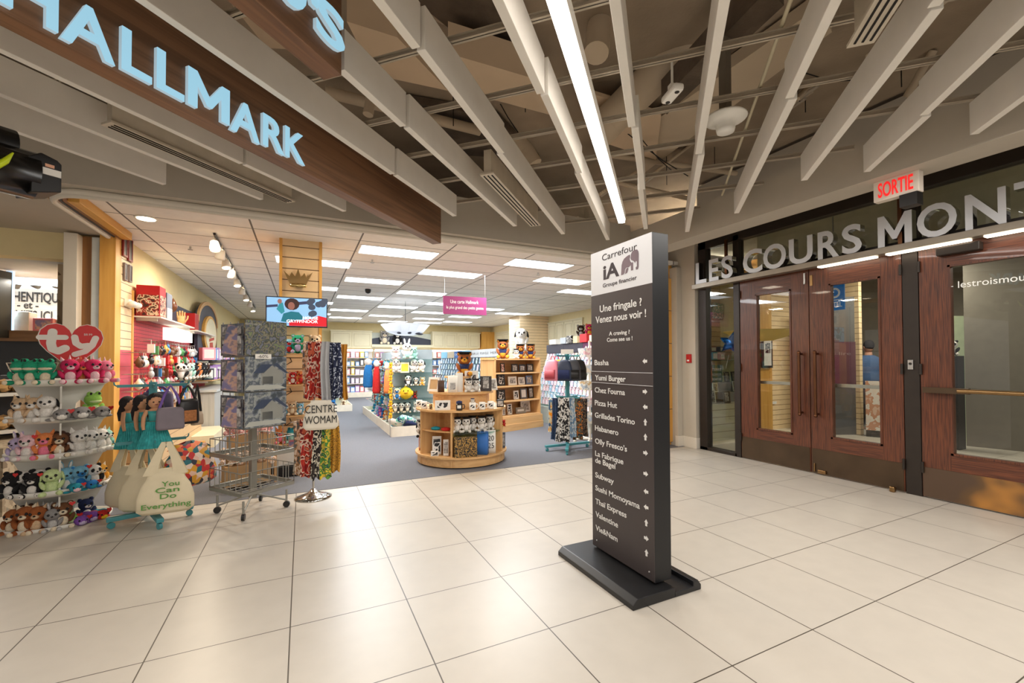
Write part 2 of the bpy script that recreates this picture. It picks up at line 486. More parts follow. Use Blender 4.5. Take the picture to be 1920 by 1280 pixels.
for o, yy in ((d1, 3.375), (d2, 3.185)):
    m = MB()
    m.tube([(DX - .09, yy, .72), (DX - .09, yy, .9), (DX - .09, yy, 1.1), (DX - .09, yy, 1.5)], .017, 10)
    m.tube([(DX - .03, yy, .74), (DX - .09, yy, .74)], .014, 8); m.tube([(DX - .03, yy, 1.48), (DX - .09, yy, 1.48)], .014, 8)
    m.ell((DX - .09, yy, 1.50), .021); m.ell((DX - .09, yy, .72), .021)
    for k in range(14): m.lathe([(.0185, 0), (.0185, .01)], 10, c=(DX - .09, yy, 1.1 + k * .026))
    m.build('pull_handle', M_bronze, o)
for o, y0, y1 in ((d1, 3.99, 3.50), (d2, 3.045, 2.53)):
    m = MB(); m.box(DX + .06, DX + .1, y1 - .1, y0 + .1, 1.075, 1.115); m.build('push_bar', M_steel, o)
m = MB(); m.box(DX - .10, DX - .05, 1.82, 2.16, 1.07, 1.125); m.build('bar_housing', M_kick, d3)
m = MB(); m.tube([(DX - .09, 1.90, 1.098), (DX - .09, 1.12, 1.098)], .021, 10); m.build('push_bar', M_brass, d3)
m = MB(); m.box(DX - .12, DX - .03, 1.72, 2.03, 2.42, 2.50); m.build('door_closer', M_frame, d3, .008)
for o, ys in ((d1, (4.23,)), (d2, (2.345,)), (d3, (2.19,))):
    for zz in (.25, 1.25, 2.3):
        m = MB(); m.tube([(DX - .045, ys[0], zz), (DX - .045, ys[0], zz + .11)], .013, 8); m.build('hinge', M_frame, o)
m = MB(); m.box(DX - .05, DX - .03, 3.31, 3.33, 2.36, 2.50); m.build('latch', M_steel, d1, .003)
m = MB(); m.box(DX - .05, DX - .03, 3.225, 3.24, .03, .13); m.box(DX - .06, DX - .03, 3.10, 3.19, .02, .06); m.build('floor_bolt', M_brass, d2, .003)
m = MB(); m.box(DX - .036, DX - .03, 3.23, 3.26, 2.33, 2.46); m.build('head_bolt', M_brass, d2)
# lettering on the glass of the third door
M_vinyl = mat('white_vinyl', (235, 235, 230), .5, emit=.12)
text('- lestroismousq', (DX - .0125, 1.965, 2.075), (0, -1, 0), (0, 0, 1), M_vinyl, d3, height=.085, extrude=.001)
# lock plate on the black post
o = MB().box(DX - .05, DX - .03, 2.25, 2.295, 1.30, 1.40).build('key_switch', M_steel, None, .003)
tag(o, 'small steel key switch plate on the dark post between the oak doors', 'switch')
m = MB(); m.disc((0, 0, 0), .013, -.003, .006, 14)
k = m.build('key_cylinder', M_black, o); k.matrix_local = Matrix.Translation((DX - .052, 2.272, 1.36)) @ Matrix.Rotation(PI / 2, 4, 'Y')
# floor stop
o = MB().cbox((DX - .1, 2.42, .03), (.05, .05, .06)).build('door_stop', M_brass, None, .012); tag(o, 'small brass stop on the tiles by the dark door post', 'door stop')

# baffles, wells and rods over the doors: metal ledge with chrome capitals
LZ = 2.565
led = thing('letter_ledge', 'long brushed metal ledge above the oak doors carrying chrome capitals', 'sign', (DX - .13, 2.4, LZ))
MB().box(-.06, .06, -3.2, 2.55, -.035, .035).build('ledge', mat('satin_bronze_bar', (150, 140, 126), .4, metal=.6), led, .004)
for yy in (1.97, -.1):
    m = MB(); m.box(-.015, .015, yy - .018, yy + .018, .03, .62); m.build('hanger_rod', M_bronze, led)
for (a, c) in ((-1.35, -.72), (-.62, .02), (.12, .7), (-2.1, -1.45)):
    m = MB(); m.box(-.03, .05, a, c, -.05, -.036); m.build('light_tube', glow('ledge_tube', (255, 240, 214), 5.0), led)
M_chrome = mat('polished_chrome', (205, 206, 208), .08, metal=1, var=.01)
M_chromef = mat('satin_aluminium_face', (214, 216, 220), .35, metal=.15, var=.02)
pxs = [('L', 1305.8, 1327), ('E', 1330.5, 1349.6), ('S', 1353.7, 1376.7), ('C', 1394, 1433), ('O', 1432, 1478), ('U', 1480, 1528), ('R', 1534, 1577), ('S', 1579, 1619), ('M', 1646, 1715), ('O', 1719, 1800), ('N', 1809, 1892), ('T', 1901, 1985)]
for ch, a, c in pxs:
    ya = xp(a, 450, DX - .13).y; yc = xp(c, 450, DX - .13).y
    o = text(ch, (-.045, ya - 2.4 - .02, .035), (0, -1, 0), (0, 0, 1), M_chromef, led, height=.33, width=(ya - yc) * .93, extrude=.002, weight=.02, name='letter')
    me = o.data
    o2 = text(ch, (.045, ya - 2.4 - .02, .035), (0, -1, 0), (0, 0, 1), M_chrome, o, height=.33, width=(ya - yc) * .93, extrude=.088, weight=.02, name='letter_return')

# exit sign
p = xp(1683, 350, 4.62)
ex = thing('exit_sign', 'white box sign with red SORTIE lettering hanging over the entrance', 'sign', (4.62, p.y, p.z))
MB().box(-.04, .04, -.16, .16, -.095, .095).build('case', mat('exit_sign_case', (226, 214, 200), .5), ex, .006)
text('SORTIE', (-.042, 0, -.068), (0, -1, 0), (0, 0, 1), glow('exit_red', (226, 34, 34), .8), ex, height=.13, width=.245, extrude=.002, weight=.015, center=True)
MB().box(-.03, .03, -.10, .08, .095, FZ0 - p.z).build('mounting_canopy', M_white, ex)
MB().box(-.05, .05, -.15, -.03, -.2, -.095).build('junction_box', M_black, ex)
# fire alarm pull
p = yp(1288, 672, SY + .0)
fa = thing('fire_alarm_box', 'small red fire alarm pull box on the white pier', 'alarm', (5.652, 5.10, p.z))
MB().box(-.02, .02, -.045, .045, -.07, .07).build('case', mat('alarm_red', (190, 24, 26), .4), fa, .005)
MB().box(-.027, -.019, -.02, .02, -.045, -.02).build('pull_bar', M_white, fa)
# ================================================================== concourse ceiling: baffles, rails, lamp strip, diffusers, plenum
R2 = math.sqrt(.5)
def ns(n, s, z): return Vector(((s + n) * R2, (s - n) * R2, z))
DIA = Matrix.Rotation(PI / 4, 4, 'Z')         # local x runs along the baffles (s), local y is -n
BZ, BH = 3.03, .235
M_baf = mat('felt_baffle_off_white', (238, 234, 226), .85, var=.02, bump=.08, bscale=300)
M_rail = mat('grey_beige_rail', (178, 166, 148), .6)
baf = None
spec = [  # n, cuts along s, label start
    (-4.31, [-5, 2.706], 'off-white ceiling baffle farthest left, above the hanging black machine'),
    (-3.80, [-5, 3.286], 'off-white ceiling baffle left of the long slot diffuser above the left corner'),
    (-3.26, [-5, 2.63, 3.83], 'off-white ceiling baffle right under the HALLMARK board, {} piece'),
    (-2.21, [-5, 3.22, 4.373], 'off-white ceiling baffle beside the upper edge of the HALLMARK board, {} piece'),
    (-1.69, [1.96, 2.59, 4.944], "off-white ceiling baffle running on from the end of the O'S board, {} piece"),
    (-1.20, [-5, 1.965, 3.175, 5.48], 'off-white ceiling baffle right of the slot diffuser over the shop, {} piece'),
    (-.69, [-5, 2.553, 3.737, 5.953], 'off-white ceiling baffle directly left of the glowing light strip, {} piece'),
    (-.19, [-5, 3.13, 4.292, 5.618], 'off-white ceiling baffle directly right of the glowing light strip, {} piece'),
    (.28, [-5, 3.717, 5.90], 'off-white ceiling baffle between the people counter and the round white antenna, {} piece'),
    (.76, [-5, 3.114, 5.341], 'off-white ceiling baffle right of the round white antenna, {} piece'),
    (1.20, [-5, 2.534, 4.574], 'off-white ceiling baffle right of the slot diffuser near the exit sign, {} piece'),
    (1.66, [-5, 3.633, 4.55], 'off-white ceiling baffle ending just left of the exit sign, {} piece'),
    (2.147, [-5, 4.07], 'off-white ceiling baffle at the right edge above the chrome capitals'),
]
for n, cuts, lab in spec:
    names = {1: [''], 2: ['rear', 'end'], 3: ['rear', 'middle', 'end']}[len(cuts) - 1]
    for i in range(len(cuts) - 1):
        a, c = cuts[i], cuts[i + 1] - .012
        off = (.016 if i % 2 else -.004)
        m_ = MB(); m_.box(0, c - a, -.025, .025, 0, BH)
        o = m_.build('ceiling_baffle', M_baf, None, .003)
        o.location = ns(n + off, a, BZ - (.006 if i % 2 else 0)); o.rotation_euler = (0, 0, PI / 4)
        tag(o, lab.format({'rear': 'near', 'middle': 'middle', 'end': 'far'}.get(names[i], '')), 'baffle', 'ceiling baffles')
RZ = BZ + BH
k = 0
rl = ['nearest', 'second', 'third', 'fourth', 'fifth', 'sixth', 'seventh', 'eighth', 'ninth', 'tenth']
for s in (1.12, 1.70, 2.27, 2.85, 3.43, 4.02, 4.61, 5.2, 5.78):
    n0 = max(-5, -(SY * 1.414 - s) + .18); n1 = min(5.5, 4.40 * 1.4142 - s)
    m_ = MB(); m_.box(-.018, .018, n0, n1, .03, .035); m_.box(-.003, .003, n0, n1, 0, .03)
    m_.box(-.018, .018, n0, n1, .0, .004)
    o = m_.build('ceiling_rail', M_rail); o.location = ns(0, s, RZ + .001); o.rotation_euler = (0, 0, -3 * PI / 4 + PI)
    o.rotation_euler = (0, 0, PI / 4)
    o.scale = (1, -1, 1)
    tag(o, 'grey beige rail crossing above the baffles, %s from the viewer' % rl[k], 'rail', 'ceiling rails'); k += 1
# lamp strip
lp = thing('light_strip', 'long glowing white light strip running between two ceiling baffles', 'light', ns(-.455, -4, BZ + .01), PI / 4)
MB().box(0, 9.29, -.045, .045, .03, .12).build('housing', M_white, lp)
MB().box(0, 9.29, -.036, .036, 0, .03).build('diffuser', glow('led_strip', (255, 246, 236), 9.0), lp)
M_vent = mat('diffuser_beige', (206, 196, 178), .5)
M_slot = mat('dark_slot', (22, 18, 15), .8)
def diffuser(label, n, s0, s1, w=.13, h=.23, slots=3):
    t = thing('slot_diffuser', label, 'air diffuser', ns(n, s0, BZ + .005), PI / 4)
    L_ = s1 - s0
    MB().box(0, L_, -w / 2, w / 2, 0.004, .02).box(0.02, L_ - .02, -w / 2 + .03, w / 2 - .03, .02, h).build('plenum_box', M_vent, t)
    for i in range(slots):
        y = -w / 2 + w * (i + .75) / (slots + .5)
        MB().box(.03, L_ - .03, y - .005, y + .005, -.001, .004).build('slot', M_slot, t)
    return t
diffuser('long beige three slot air diffuser above the left corner of the shop', -3.6, 1.875, 3.45, .11)
diffuser('beige three slot air diffuser between baffles over the middle of the shop front', -1.45, 3.5, 5.05)
diffuser('beige three slot air diffuser between baffles at upper right', .985, -.5, 2.72, .12, .23)

# wooden sign boards with glowing letters
M_walnut = wood('walnut_laminate', (138, 100, 72), (110, 79, 56), 'X', 9, .4, .04)
M_let = glow('letter_glow', (166, 218, 240), .84, (60, 80, 90))
M_leted = glow('letter_edge_glow', (206, 234, 246), .5, (120, 130, 140))
def npl(px, py, n):
    d = ray(px, py); k = n / ((d.x - d.y) * R2); p = EYE + d * k
    return (p.x + p.y) * R2, p.z
def board(label, n, s0, s1, z0, z1, thick, word, group=None):
    t = thing('sign_board', label, 'sign', ns(n - thick / 2, s0, z0), PI / 4)
    MB().box(0, s1 - s0, -thick / 2, thick / 2, 0, z1 - z0).build('board', M_walnut, t, .002)
    for ch, pa, pc, hh in word:
        sa, za = npl(pa[0], pa[1], n); sc, zc = npl(pc[0], pc[1], n)
        if hh < 0: za = zc + hh; hh = -hh
        o = text(ch, (sa - s0, -thick / 2 - .022, min(za, zc) - z0), (1, 0, 0), (0, 0, 1), M_let, t, height=hh, width=sc - sa, extrude=.003, weight=.018, name='letter')
        text(ch, (sa - s0, -thick / 2, min(za, zc) - z0), (1, 0, 0), (0, 0, 1), M_leted, o, height=hh, width=sc - sa, extrude=.0215, weight=.018, name='letter_return')
    return t
hal = [('H', (-8, 5), (103, 62), .205), ('A', (108, 72), (210, 122), .205), ('L', (222, 130), (279, 160), .205), ('L', (288, 165), (340, 190), .205), ('M', (347, 195), (425, 235), .205), ('A', (427, 243), (482, 268), .205), ('R', (488, 265), (528, 293), .205), ('K', (530, 283), (567, 312), .205)]
board('long walnut board with glowing pale blue HALLMARK capitals over the shop front', -2.42, -2.0, 4.46, 2.765, 3.262, .11, hal)
n2 = -1.62
board("shorter walnut board with the glowing letters O'S above the HALLMARK board", n2, -2.0, 1.88, 2.935, 3.40, .12,
      [('O', (505, -20), (568, 33), .205), ("'", (574, 5), (592, 5), .09), ('S', (586, 60), (640, 108), .205)])

# people counter, antenna, duct pieces
t = thing('people_counter', 'white twin lens people counter box hanging from a ceiling rail', 'sensor', ns(.067, 2.90, 3.06), PI / 4 + .5)
MB().box(-.085, .085, -.035, .035, 0, .045).build('housing', M_white, t, .015)
for x in (-.055, .055):
    m_ = MB(); m_.disc((x, 0, -.003), .014, 0, .006, 16); m_.build('lens', M_black, t)
m_ = MB(); m_.tube([(0, 0, .04), (.0, 0, .26)], .008, 8); m_.box(-.02, .02, -.02, .02, .04, .08); m_.build('stem', M_white, t)
t = thing('ceiling_antenna', 'round white dome antenna on a grey strut among the baffles', 'antenna', ns(.452, 3.56, 3.10))
m_ = MB(); m_.lathe([(.0001, 0), (.06, 0), (.065, .02), (.068, .06), (.10, .075), (.145, .095), (.15, .105), (.14, .115), (.0001, .12)], 28); m_.build('dome', M_white, t)
m_ = MB(); m_.box(-.03, .03, -.03, .03, .12, 1.15); m_.build('strut', mat('galvanised_grey', (126, 118, 106), .5, metal=.4), t)
o = MB(); o.tube([ns(.66, -2, 3.325), ns(.66, 5.55, 3.325)], .012, 8); o = o.build('conduit', mat('cream_conduit', (206, 196, 168), .5))
tag(o, 'thin cream conduit running parallel to the baffles right of the antenna', 'pipe')
M_duct = mat('painted_duct', (200, 182, 156), .7, var=.06, scale=2)
M_pan = mat('painted_panel', (212, 188, 158), .8, var=.05, scale=2)
M_plshade = mat('plenum_shade', (92, 78, 64), .9, var=.3, scale=5, bump=.6, bscale=40)  # dark sheet colour that carries the shade of plenum recesses
def tube_thing(name, label, cat, pts, r, m_=M_duct, group=None, rings=0):
    b = MB(); b.tube(pts, r, 18)
    a, c = Vector(pts[0]), Vector(pts[-1])
    for i in range(rings):
        p = a.lerp(c, (i + .5) / rings); d = (c - a).normalized() * .006
        b.tube([p - d, p + d], r * 1.02, 18)
    o = b.build(name, m_); return tag(o, label, cat, group)
tube_thing('round_duct', 'fat round tan duct crossing above the baffles right of the light strip', 'duct', [dp(1560, -190, 3.4), dp(1120, 250, 4.6)], .17, rings=7)
tube_thing('hanging_canister', 'tan open ended duct stub pointing down beside the light strip', 'duct', [dp(1118, 100, 3.55), dp(1128, 12, 3.75)], .10)
tube_thing('round_pipe', 'pale tan vertical pipe behind the baffle above the sign boards', 'pipe', [dp(690, 215, 3.9), dp(722, 30, 4.0)], .045)
tube_thing('round_pipe', 'tan horizontal pipe behind the baffles above the walnut board end', 'pipe', [dp(610, 172, 4.3), dp(900, 245, 5.0)], .055)
tube_thing('round_pipe', 'thin tan pipe curving in the plenum near the top centre', 'pipe', [dp(780, 12, 3.5), dp(830, 40, 3.6), dp(900, 45, 3.7), dp(985, 20, 3.8)], .022)
tube_thing('round_pipe', 'long tan pipe far back above the directory sign', 'pipe', [dp(1140, 290, 5.6), dp(1380, 325, 6.2)], .035)
tube_thing('round_pipe', 'second tan pipe far back just below the longer one', 'pipe', [dp(1150, 340, 5.8), dp(1290, 372, 6.0)], .03)
tube_thing('round_pipe', 'short tan pipe between the two right-hand baffles', 'pipe', [dp(1700, 182, 4.2), dp(1750, 95, 4.0)], .035)
tube_thing('flexible_duct', 'ribbed flexible duct behind the middle baffle', 'duct', [dp(965, 262, 4.6), dp(985, 285, 4.6), dp(1000, 310, 4.6)], .10, rings=9)
def panel(name, label, cat, corners, th, m_, group=None):
    v = [Vector(c) for c in corners]; nrm = (v[1] - v[0]).cross(v[2] - v[0]).normalized() * th
    if nrm.z < 0: nrm = -nrm
    b = MB(); q = v + [p + nrm for p in v]; n_ = len(v)
    b.add(q, [tuple(range(n_)), tuple(range(2 * n_ - 1, n_ - 1, -1))] + [(i, i + n_, (i + 1) % n_ + n_, (i + 1) % n_) for i in range(n_)])
    return tag(b.build(name, m_), label, cat, group)
pg = 'sheet metal duct sides in the plenum'
panel('duct_panel', 'broad tan duct side left of the light strip, seen between two baffles', 'duct', [gp(840, 100, 3.75), gp(1010, 150, 3.75), gp(1030, 215, 3.75), gp(880, 175, 3.75)], .25, M_pan, pg)
panel('duct_panel', 'pale tan duct side above the walnut board end', 'duct', [gp(650, 40, 3.7), gp(745, 70, 3.7), gp(840, 170, 3.7), gp(700, 140, 3.7)], .3, M_pan, pg)
panel('duct_panel', 'pale tan duct underside at top left beside the walnut boards', 'duct', [gp(420, -10, 3.6), gp(480, 0, 3.6), gp(590, 95, 3.6), gp(500, 90, 3.6)], .3, M_pan, pg)
panel('duct_panel', 'tan duct side right of the light strip, narrowing to the right', 'duct', [gp(1090, 170, 4.05), gp(1240, 215, 4.05), gp(1230, 300, 4.05), gp(1110, 260, 4.05)], .04, M_pan, pg)
panel('duct_panel', 'long tan sloping duct behind the round white antenna', 'duct', [gp(1180, 260, 4.1), gp(1540, 10, 4.1), gp(1560, 60, 4.1), gp(1200, 330, 4.1)], .12, M_duct, pg)
panel('duct_panel', 'dark sheet painted as the shade of a duct opening behind the people counter', 'duct', [gp(1240, 190, 3.8), gp(1440, -20, 3.8), gp(1470, 10, 3.8), gp(1250, 215, 3.8)], .2, M_plshade, pg)
panel('duct_panel', 'dark sheet painted as shade in the plenum at the top centre', 'duct', [gp(740, -30, 4.1), gp(960, -20, 4.1), gp(990, 90, 4.1), gp(850, 60, 4.1)], .1, M_plshade, pg)
panel('duct_panel', 'dark sheet painted as shade in the plenum above the shop bulkhead', 'duct', [gp(760, 190, 4.15), gp(930, 220, 4.15), gp(1010, 300, 4.15), gp(850, 290, 4.15)], .08, M_plshade, pg)
rnd = random.Random(3)
for i, (a, c, w, k_, lab) in enumerate((((1200, 345), (1300, 268), 5.6, 5, 'above the directory sign'), ((1490, 190), (1625, 60), 4.4, 4, 'between the two right-hand baffles'), ((1650, 90), (1800, -20), 3.3, 6, 'near the top right corner'), ((1130, 360), (1200, 318), 5.6, 4, 'beside the end of the light strip'), ((1470, 205), (1590, 130), 4.6, 4, 'lower between the right-hand baffles'))):
    t = thing('conduit_bundle', 'bundle of parallel tan conduits in the plenum ' + lab, 'pipes', dp(a[0], a[1], w), 0, 'conduit bundles')
    p0 = Vector((0, 0, 0)); p1 = dp(c[0], c[1], w + .2) - dp(a[0], a[1], w)
    side = (p1.cross(Vector((0, 0, 1)))).normalized()
    for j in range(k_):
        b = MB(); b.tube([p0 + side * (j * .045 - .09), p1 + side * (j * .045 - .09)], .018, 8); b.build('conduit', M_duct, t)
    b = MB(); b.tube([p0 + p1 * .12 + side * -.14 + Vector((0, 0, -.03)), p0 + p1 * .12 + side * .16 + Vector((0, 0, -.03))], .02, 6); b.build('strut_rail', M_rail, t)
wl = 0
for a, c, D in (((1098, 480 - 300), (1290, 330), 5), ((930, 180), (1015, 300), 4.8), ((1440, 80), (1500, 190), 4.3), ((880, 130), (1000, 180), 4.2), ((1160, 200), (1260, 320), 5.1), ((1480, 120), (1600, 150), 4.2), ((1220, 120), (1330, 100), 4.2)):
    P0, P1 = dp(a[0], a[1], D), dp(c[0], c[1], D + .2)
    mid = P0.lerp(P1, .5) - Vector((0, 0, .06))
    o = MB(); o.tube([P0, P0.lerp(mid, .5) - Vector((0, 0, .02)), mid, P1.lerp(mid, .5) - Vector((0, 0, .02)), P1], .006, 6)
    wl += 1
    tag(o.build('cable', M_slot), 'dark cable drooping between rails in the plenum, %s one from the left' % ['third', 'first', 'sixth', 'second', 'fourth', 'seventh', 'fifth'][wl - 1], 'cable', 'plenum cables')
hr = 0
for px, py, D in ((705, 60, 3.9), (790, 110, 4.3), (850, 215, 4.6), (915, 190, 4.6), (985, 190, 4.8), (1300, 110, 4.5), (1395, 150, 4.6), (1510, 190, 4.7), (1690, 140, 4.2), (1340, 300, 5.8), (1250, 330, 5.8)):
    P = dp(px, py, D); hr += 1
    o = MB(); o.tube([P - Vector((0, 0, .12)), (P.x, P.y, 4.25)], .005, 6)
    tag(o.build('hanger_wire', M_slot), 'thin dark hanger wire dropping from the slab above the baffles', 'wire', 'plenum hanger wires')

# ================================================================== directory pylon
M_pyl = mat('pylon_charcoal', (66, 58, 58), .42, var=.03)
M_pylw = mat('pylon_white', (222, 222, 224), .45, var=.01)
M_pylside = mat('pylon_black_side', (13, 14, 18), .38, var=.05)
M_txt = mat('white_print', (236, 234, 230), .5)
M_tdk = mat('charcoal_print', (58, 50, 54), .5)
M_tgr = mat('mauve_grey_print', (120, 104, 110), .5)
PX = 1.9
D0 = Vector((1.97, 2.30, 0))
t = thing('directory_sign', 'tall charcoal food court directory pylon with white Carrefour header standing on the tiles', 'sign', D0)
yl, yr = 2.60 - D0.y, 1.985 - D0.y
def py_(y): return y - D0.y
MB().box(-.068, .062, yr, yl, .07, 2.178).build('pylon', M_pylside, t, .002)
MB().box(-.071, -.068, yr + .001, yl - .001, .075, 1.868).build('front_panel', M_pyl, t)
hd = MB().box(-.0715, -.068, yr + .001, yl - .001, 1.868, 2.176).build('header_panel', M_pylw, t)
st = MB().box(-.0735, -.071, yr + .0, yl + .002, 1.243, 1.324).build('name_strip', mat('strip_charcoal', (74, 66, 66), .4), t)
for zz in (1.243, 1.322): MB().box(-.0745, -.071, yr, yl, zz, zz + .003).build('strip_edge', M_pylw, st)
RT, UPV = (0, -1, 0), (0, 0, 1)
fx = -.0722
def w(txt, pxa, pxb, z, cap, mt=M_txt, par=t, wt=.012, x=fx, center=False):
    ya = xp(pxa, 700, PX).y; yb = xp(pxb, 700, PX).y
    return text(txt, (x, py_(ya), z), RT, UPV, mt, par, width=ya - yb, cap=cap, extrude=.0008, weight=wt)
w('Carrefour', 1131, 1197, 2.10, .044, M_tdk, hd, .0)
w('iA', 1133, 1163, 1.968, .095, M_tdk, hd, .03)
w('Groupe financier', 1132, 1196, 1.912, .026, M_tdk, hd, .012)
# elephant mark: body and head with trunk, traced outlines with real thickness
def eleph(pts, name):
    y0 = xp(1165, 500, PX).y; z0 = 1.965; sc_ = .00285
    m_ = MB(); m_.prism([(py_(y0 - a * sc_ * 1.02), z0 + c * sc_) for a, c in pts], fx - .0008, fx, 'yz')
    return m_.build(name, M_tgr, hd)
eleph([(0, 0), (2, 22), (5, 30), (11, 36), (22, 40), (29, 41), (31, 37), (29, 31), (31, 25), (36, 21), (40, 22), (40, 4), (33, 4), (33, 17), (26, 13), (17, 14), (13, 10), (12, 3), (7, 0)], 'elephant_body')
eleph([(14, 0), (21, 2), (25, 11), (20, 13), (16, 9)], 'elephant_leg')
eleph([(33, 40), (37, 46), (45, 48), (53, 47), (57, 42), (58, 36), (57, 8), (55, 3), (49, 3), (48, 8), (52, 10), (52, 20), (49, 23), (46, 18), (44, 22), (40, 25), (34, 28), (32, 32), (33, 36)], 'elephant_head')
w('Une fringale ?', 1126, 1205, 1.742, .047, wt=.016)
w('Venez nous voir !', 1118, 1213, 1.668, .047, wt=.016)
w('A craving ?', 1143, 1182, 1.572, .026, wt=.02)
w('Come see us !', 1139, 1187, 1.530, .026, wt=.02)
rows = [('Basha', 1142, 1.373), ('Chez Fourna', 1172, 1.178), ('Pizza Hut', 1157, 1.086), ('Grillades Torino', 1190, .998), ('Habanero', 1159, .906), ("Olly Fresco's", 1175, .813), ('La Fabrique', 1168, .724), ('de Bagel', 1153, .676), ('Subway', 1150, .571), ('Sushi Momoyama', 1198, .479), ('Thaï Express', 1173, .384), ('Valentine', 1157, .292), ('Vie&Nam', 1156, .196)]
for s_, pe, z in rows: w(s_, 1115.5, pe, z - .004, .036, wt=.016)
w('Yumi Burger', 1116.5, 1174, 1.262, .036, par=st, x=fx - .0022, wt=.02)
ar = [(-.021, 0), (.0, .017), (.0, .0085), (.021, .0085), (.021, -.0085), (0, -.0085), (0, -.017)]
for z, d in zip((1.395, 1.208, 1.114, 1.022, .931, .833, .706, .598, .503, .409, .314, .227), 'LRLUURRLLURU'):
    q = {'L': [(a, c) for a, c in ar], 'R': [(-a, c) for a, c in ar], 'U': [(c, -a) for a, c in ar]}[d]
    m_ = MB(); m_.prism([(py_(2.052) - a * .95, z + c) for a, c in q], fx - .0008, fx, 'yz')
    m_.build('arrow', M_txt, t)
M_base = mat('black_base_plate', (26, 26, 28), .35, var=.25, scale=6)
m_ = MB()
m_.prism([(-.30, 0), (-.30, .028), (-.265, .058), (.02, .058), (.02, 0)], 1.915 - D0.y, 2.705 - D0.y, 'xz')
m_.prism([(.02, 0), (.02, .03), (.17, .03), (.17, .062), (.21, .062), (.235, .03), (.235, 0)], 1.915 - D0.y, 2.705 - D0.y, 'xz')
m_.build('base_plate', M_base, t, .004)
for y in (2.55, 2.03):
    m_ = MB(); m_.ell((-.0715, py_(y), .12), .006); m_.build('screw', M_steel, t)
# ================================================================== merchandise kit
USED = {}
def plushmat(name, rgb): return mat('plush_' + name, rgb, .95, var=.14, scale=22, bump=.5, bscale=120)
PM = {k: plushmat(k, v) for k, v in dict(white=(236, 230, 222), cream=(238, 220, 190), beige=(218, 184, 146), brown=(112, 70, 40), dkbrown=(66, 40, 26), rust=(158, 88, 42), orange=(232, 138, 78), pink=(240, 128, 156), hotpink=(214, 40, 96), palepink=(242, 200, 206), grey=(150, 146, 144), ltgrey=(196, 192, 188), black=(26, 24, 26), green=(34, 160, 120), lime=(150, 200, 90), palegreen=(208, 226, 164), teal=(40, 150, 170), blue=(40, 120, 190), skyblue=(128, 186, 214), purple=(128, 76, 168), red=(204, 42, 40), yellow=(244, 200, 40), navy=(34, 44, 84), gold=(226, 160, 50), lilac=(196, 180, 214), mint=(170, 220, 206)).items()}
M_eye = mat('glossy_eye', (16, 12, 12), .08)
M_tagred = mat('heart_tag_red', (206, 40, 36), .4)
HEART = []
for i in range(28):
    t_ = 2 * PI * i / 28
    HEART.append((16 * math.sin(t_) ** 3 / 17, (13 * math.cos(t_) - 5 * math.cos(2 * t_) - 2 * math.cos(3 * t_) - math.cos(4 * t_)) / 17))
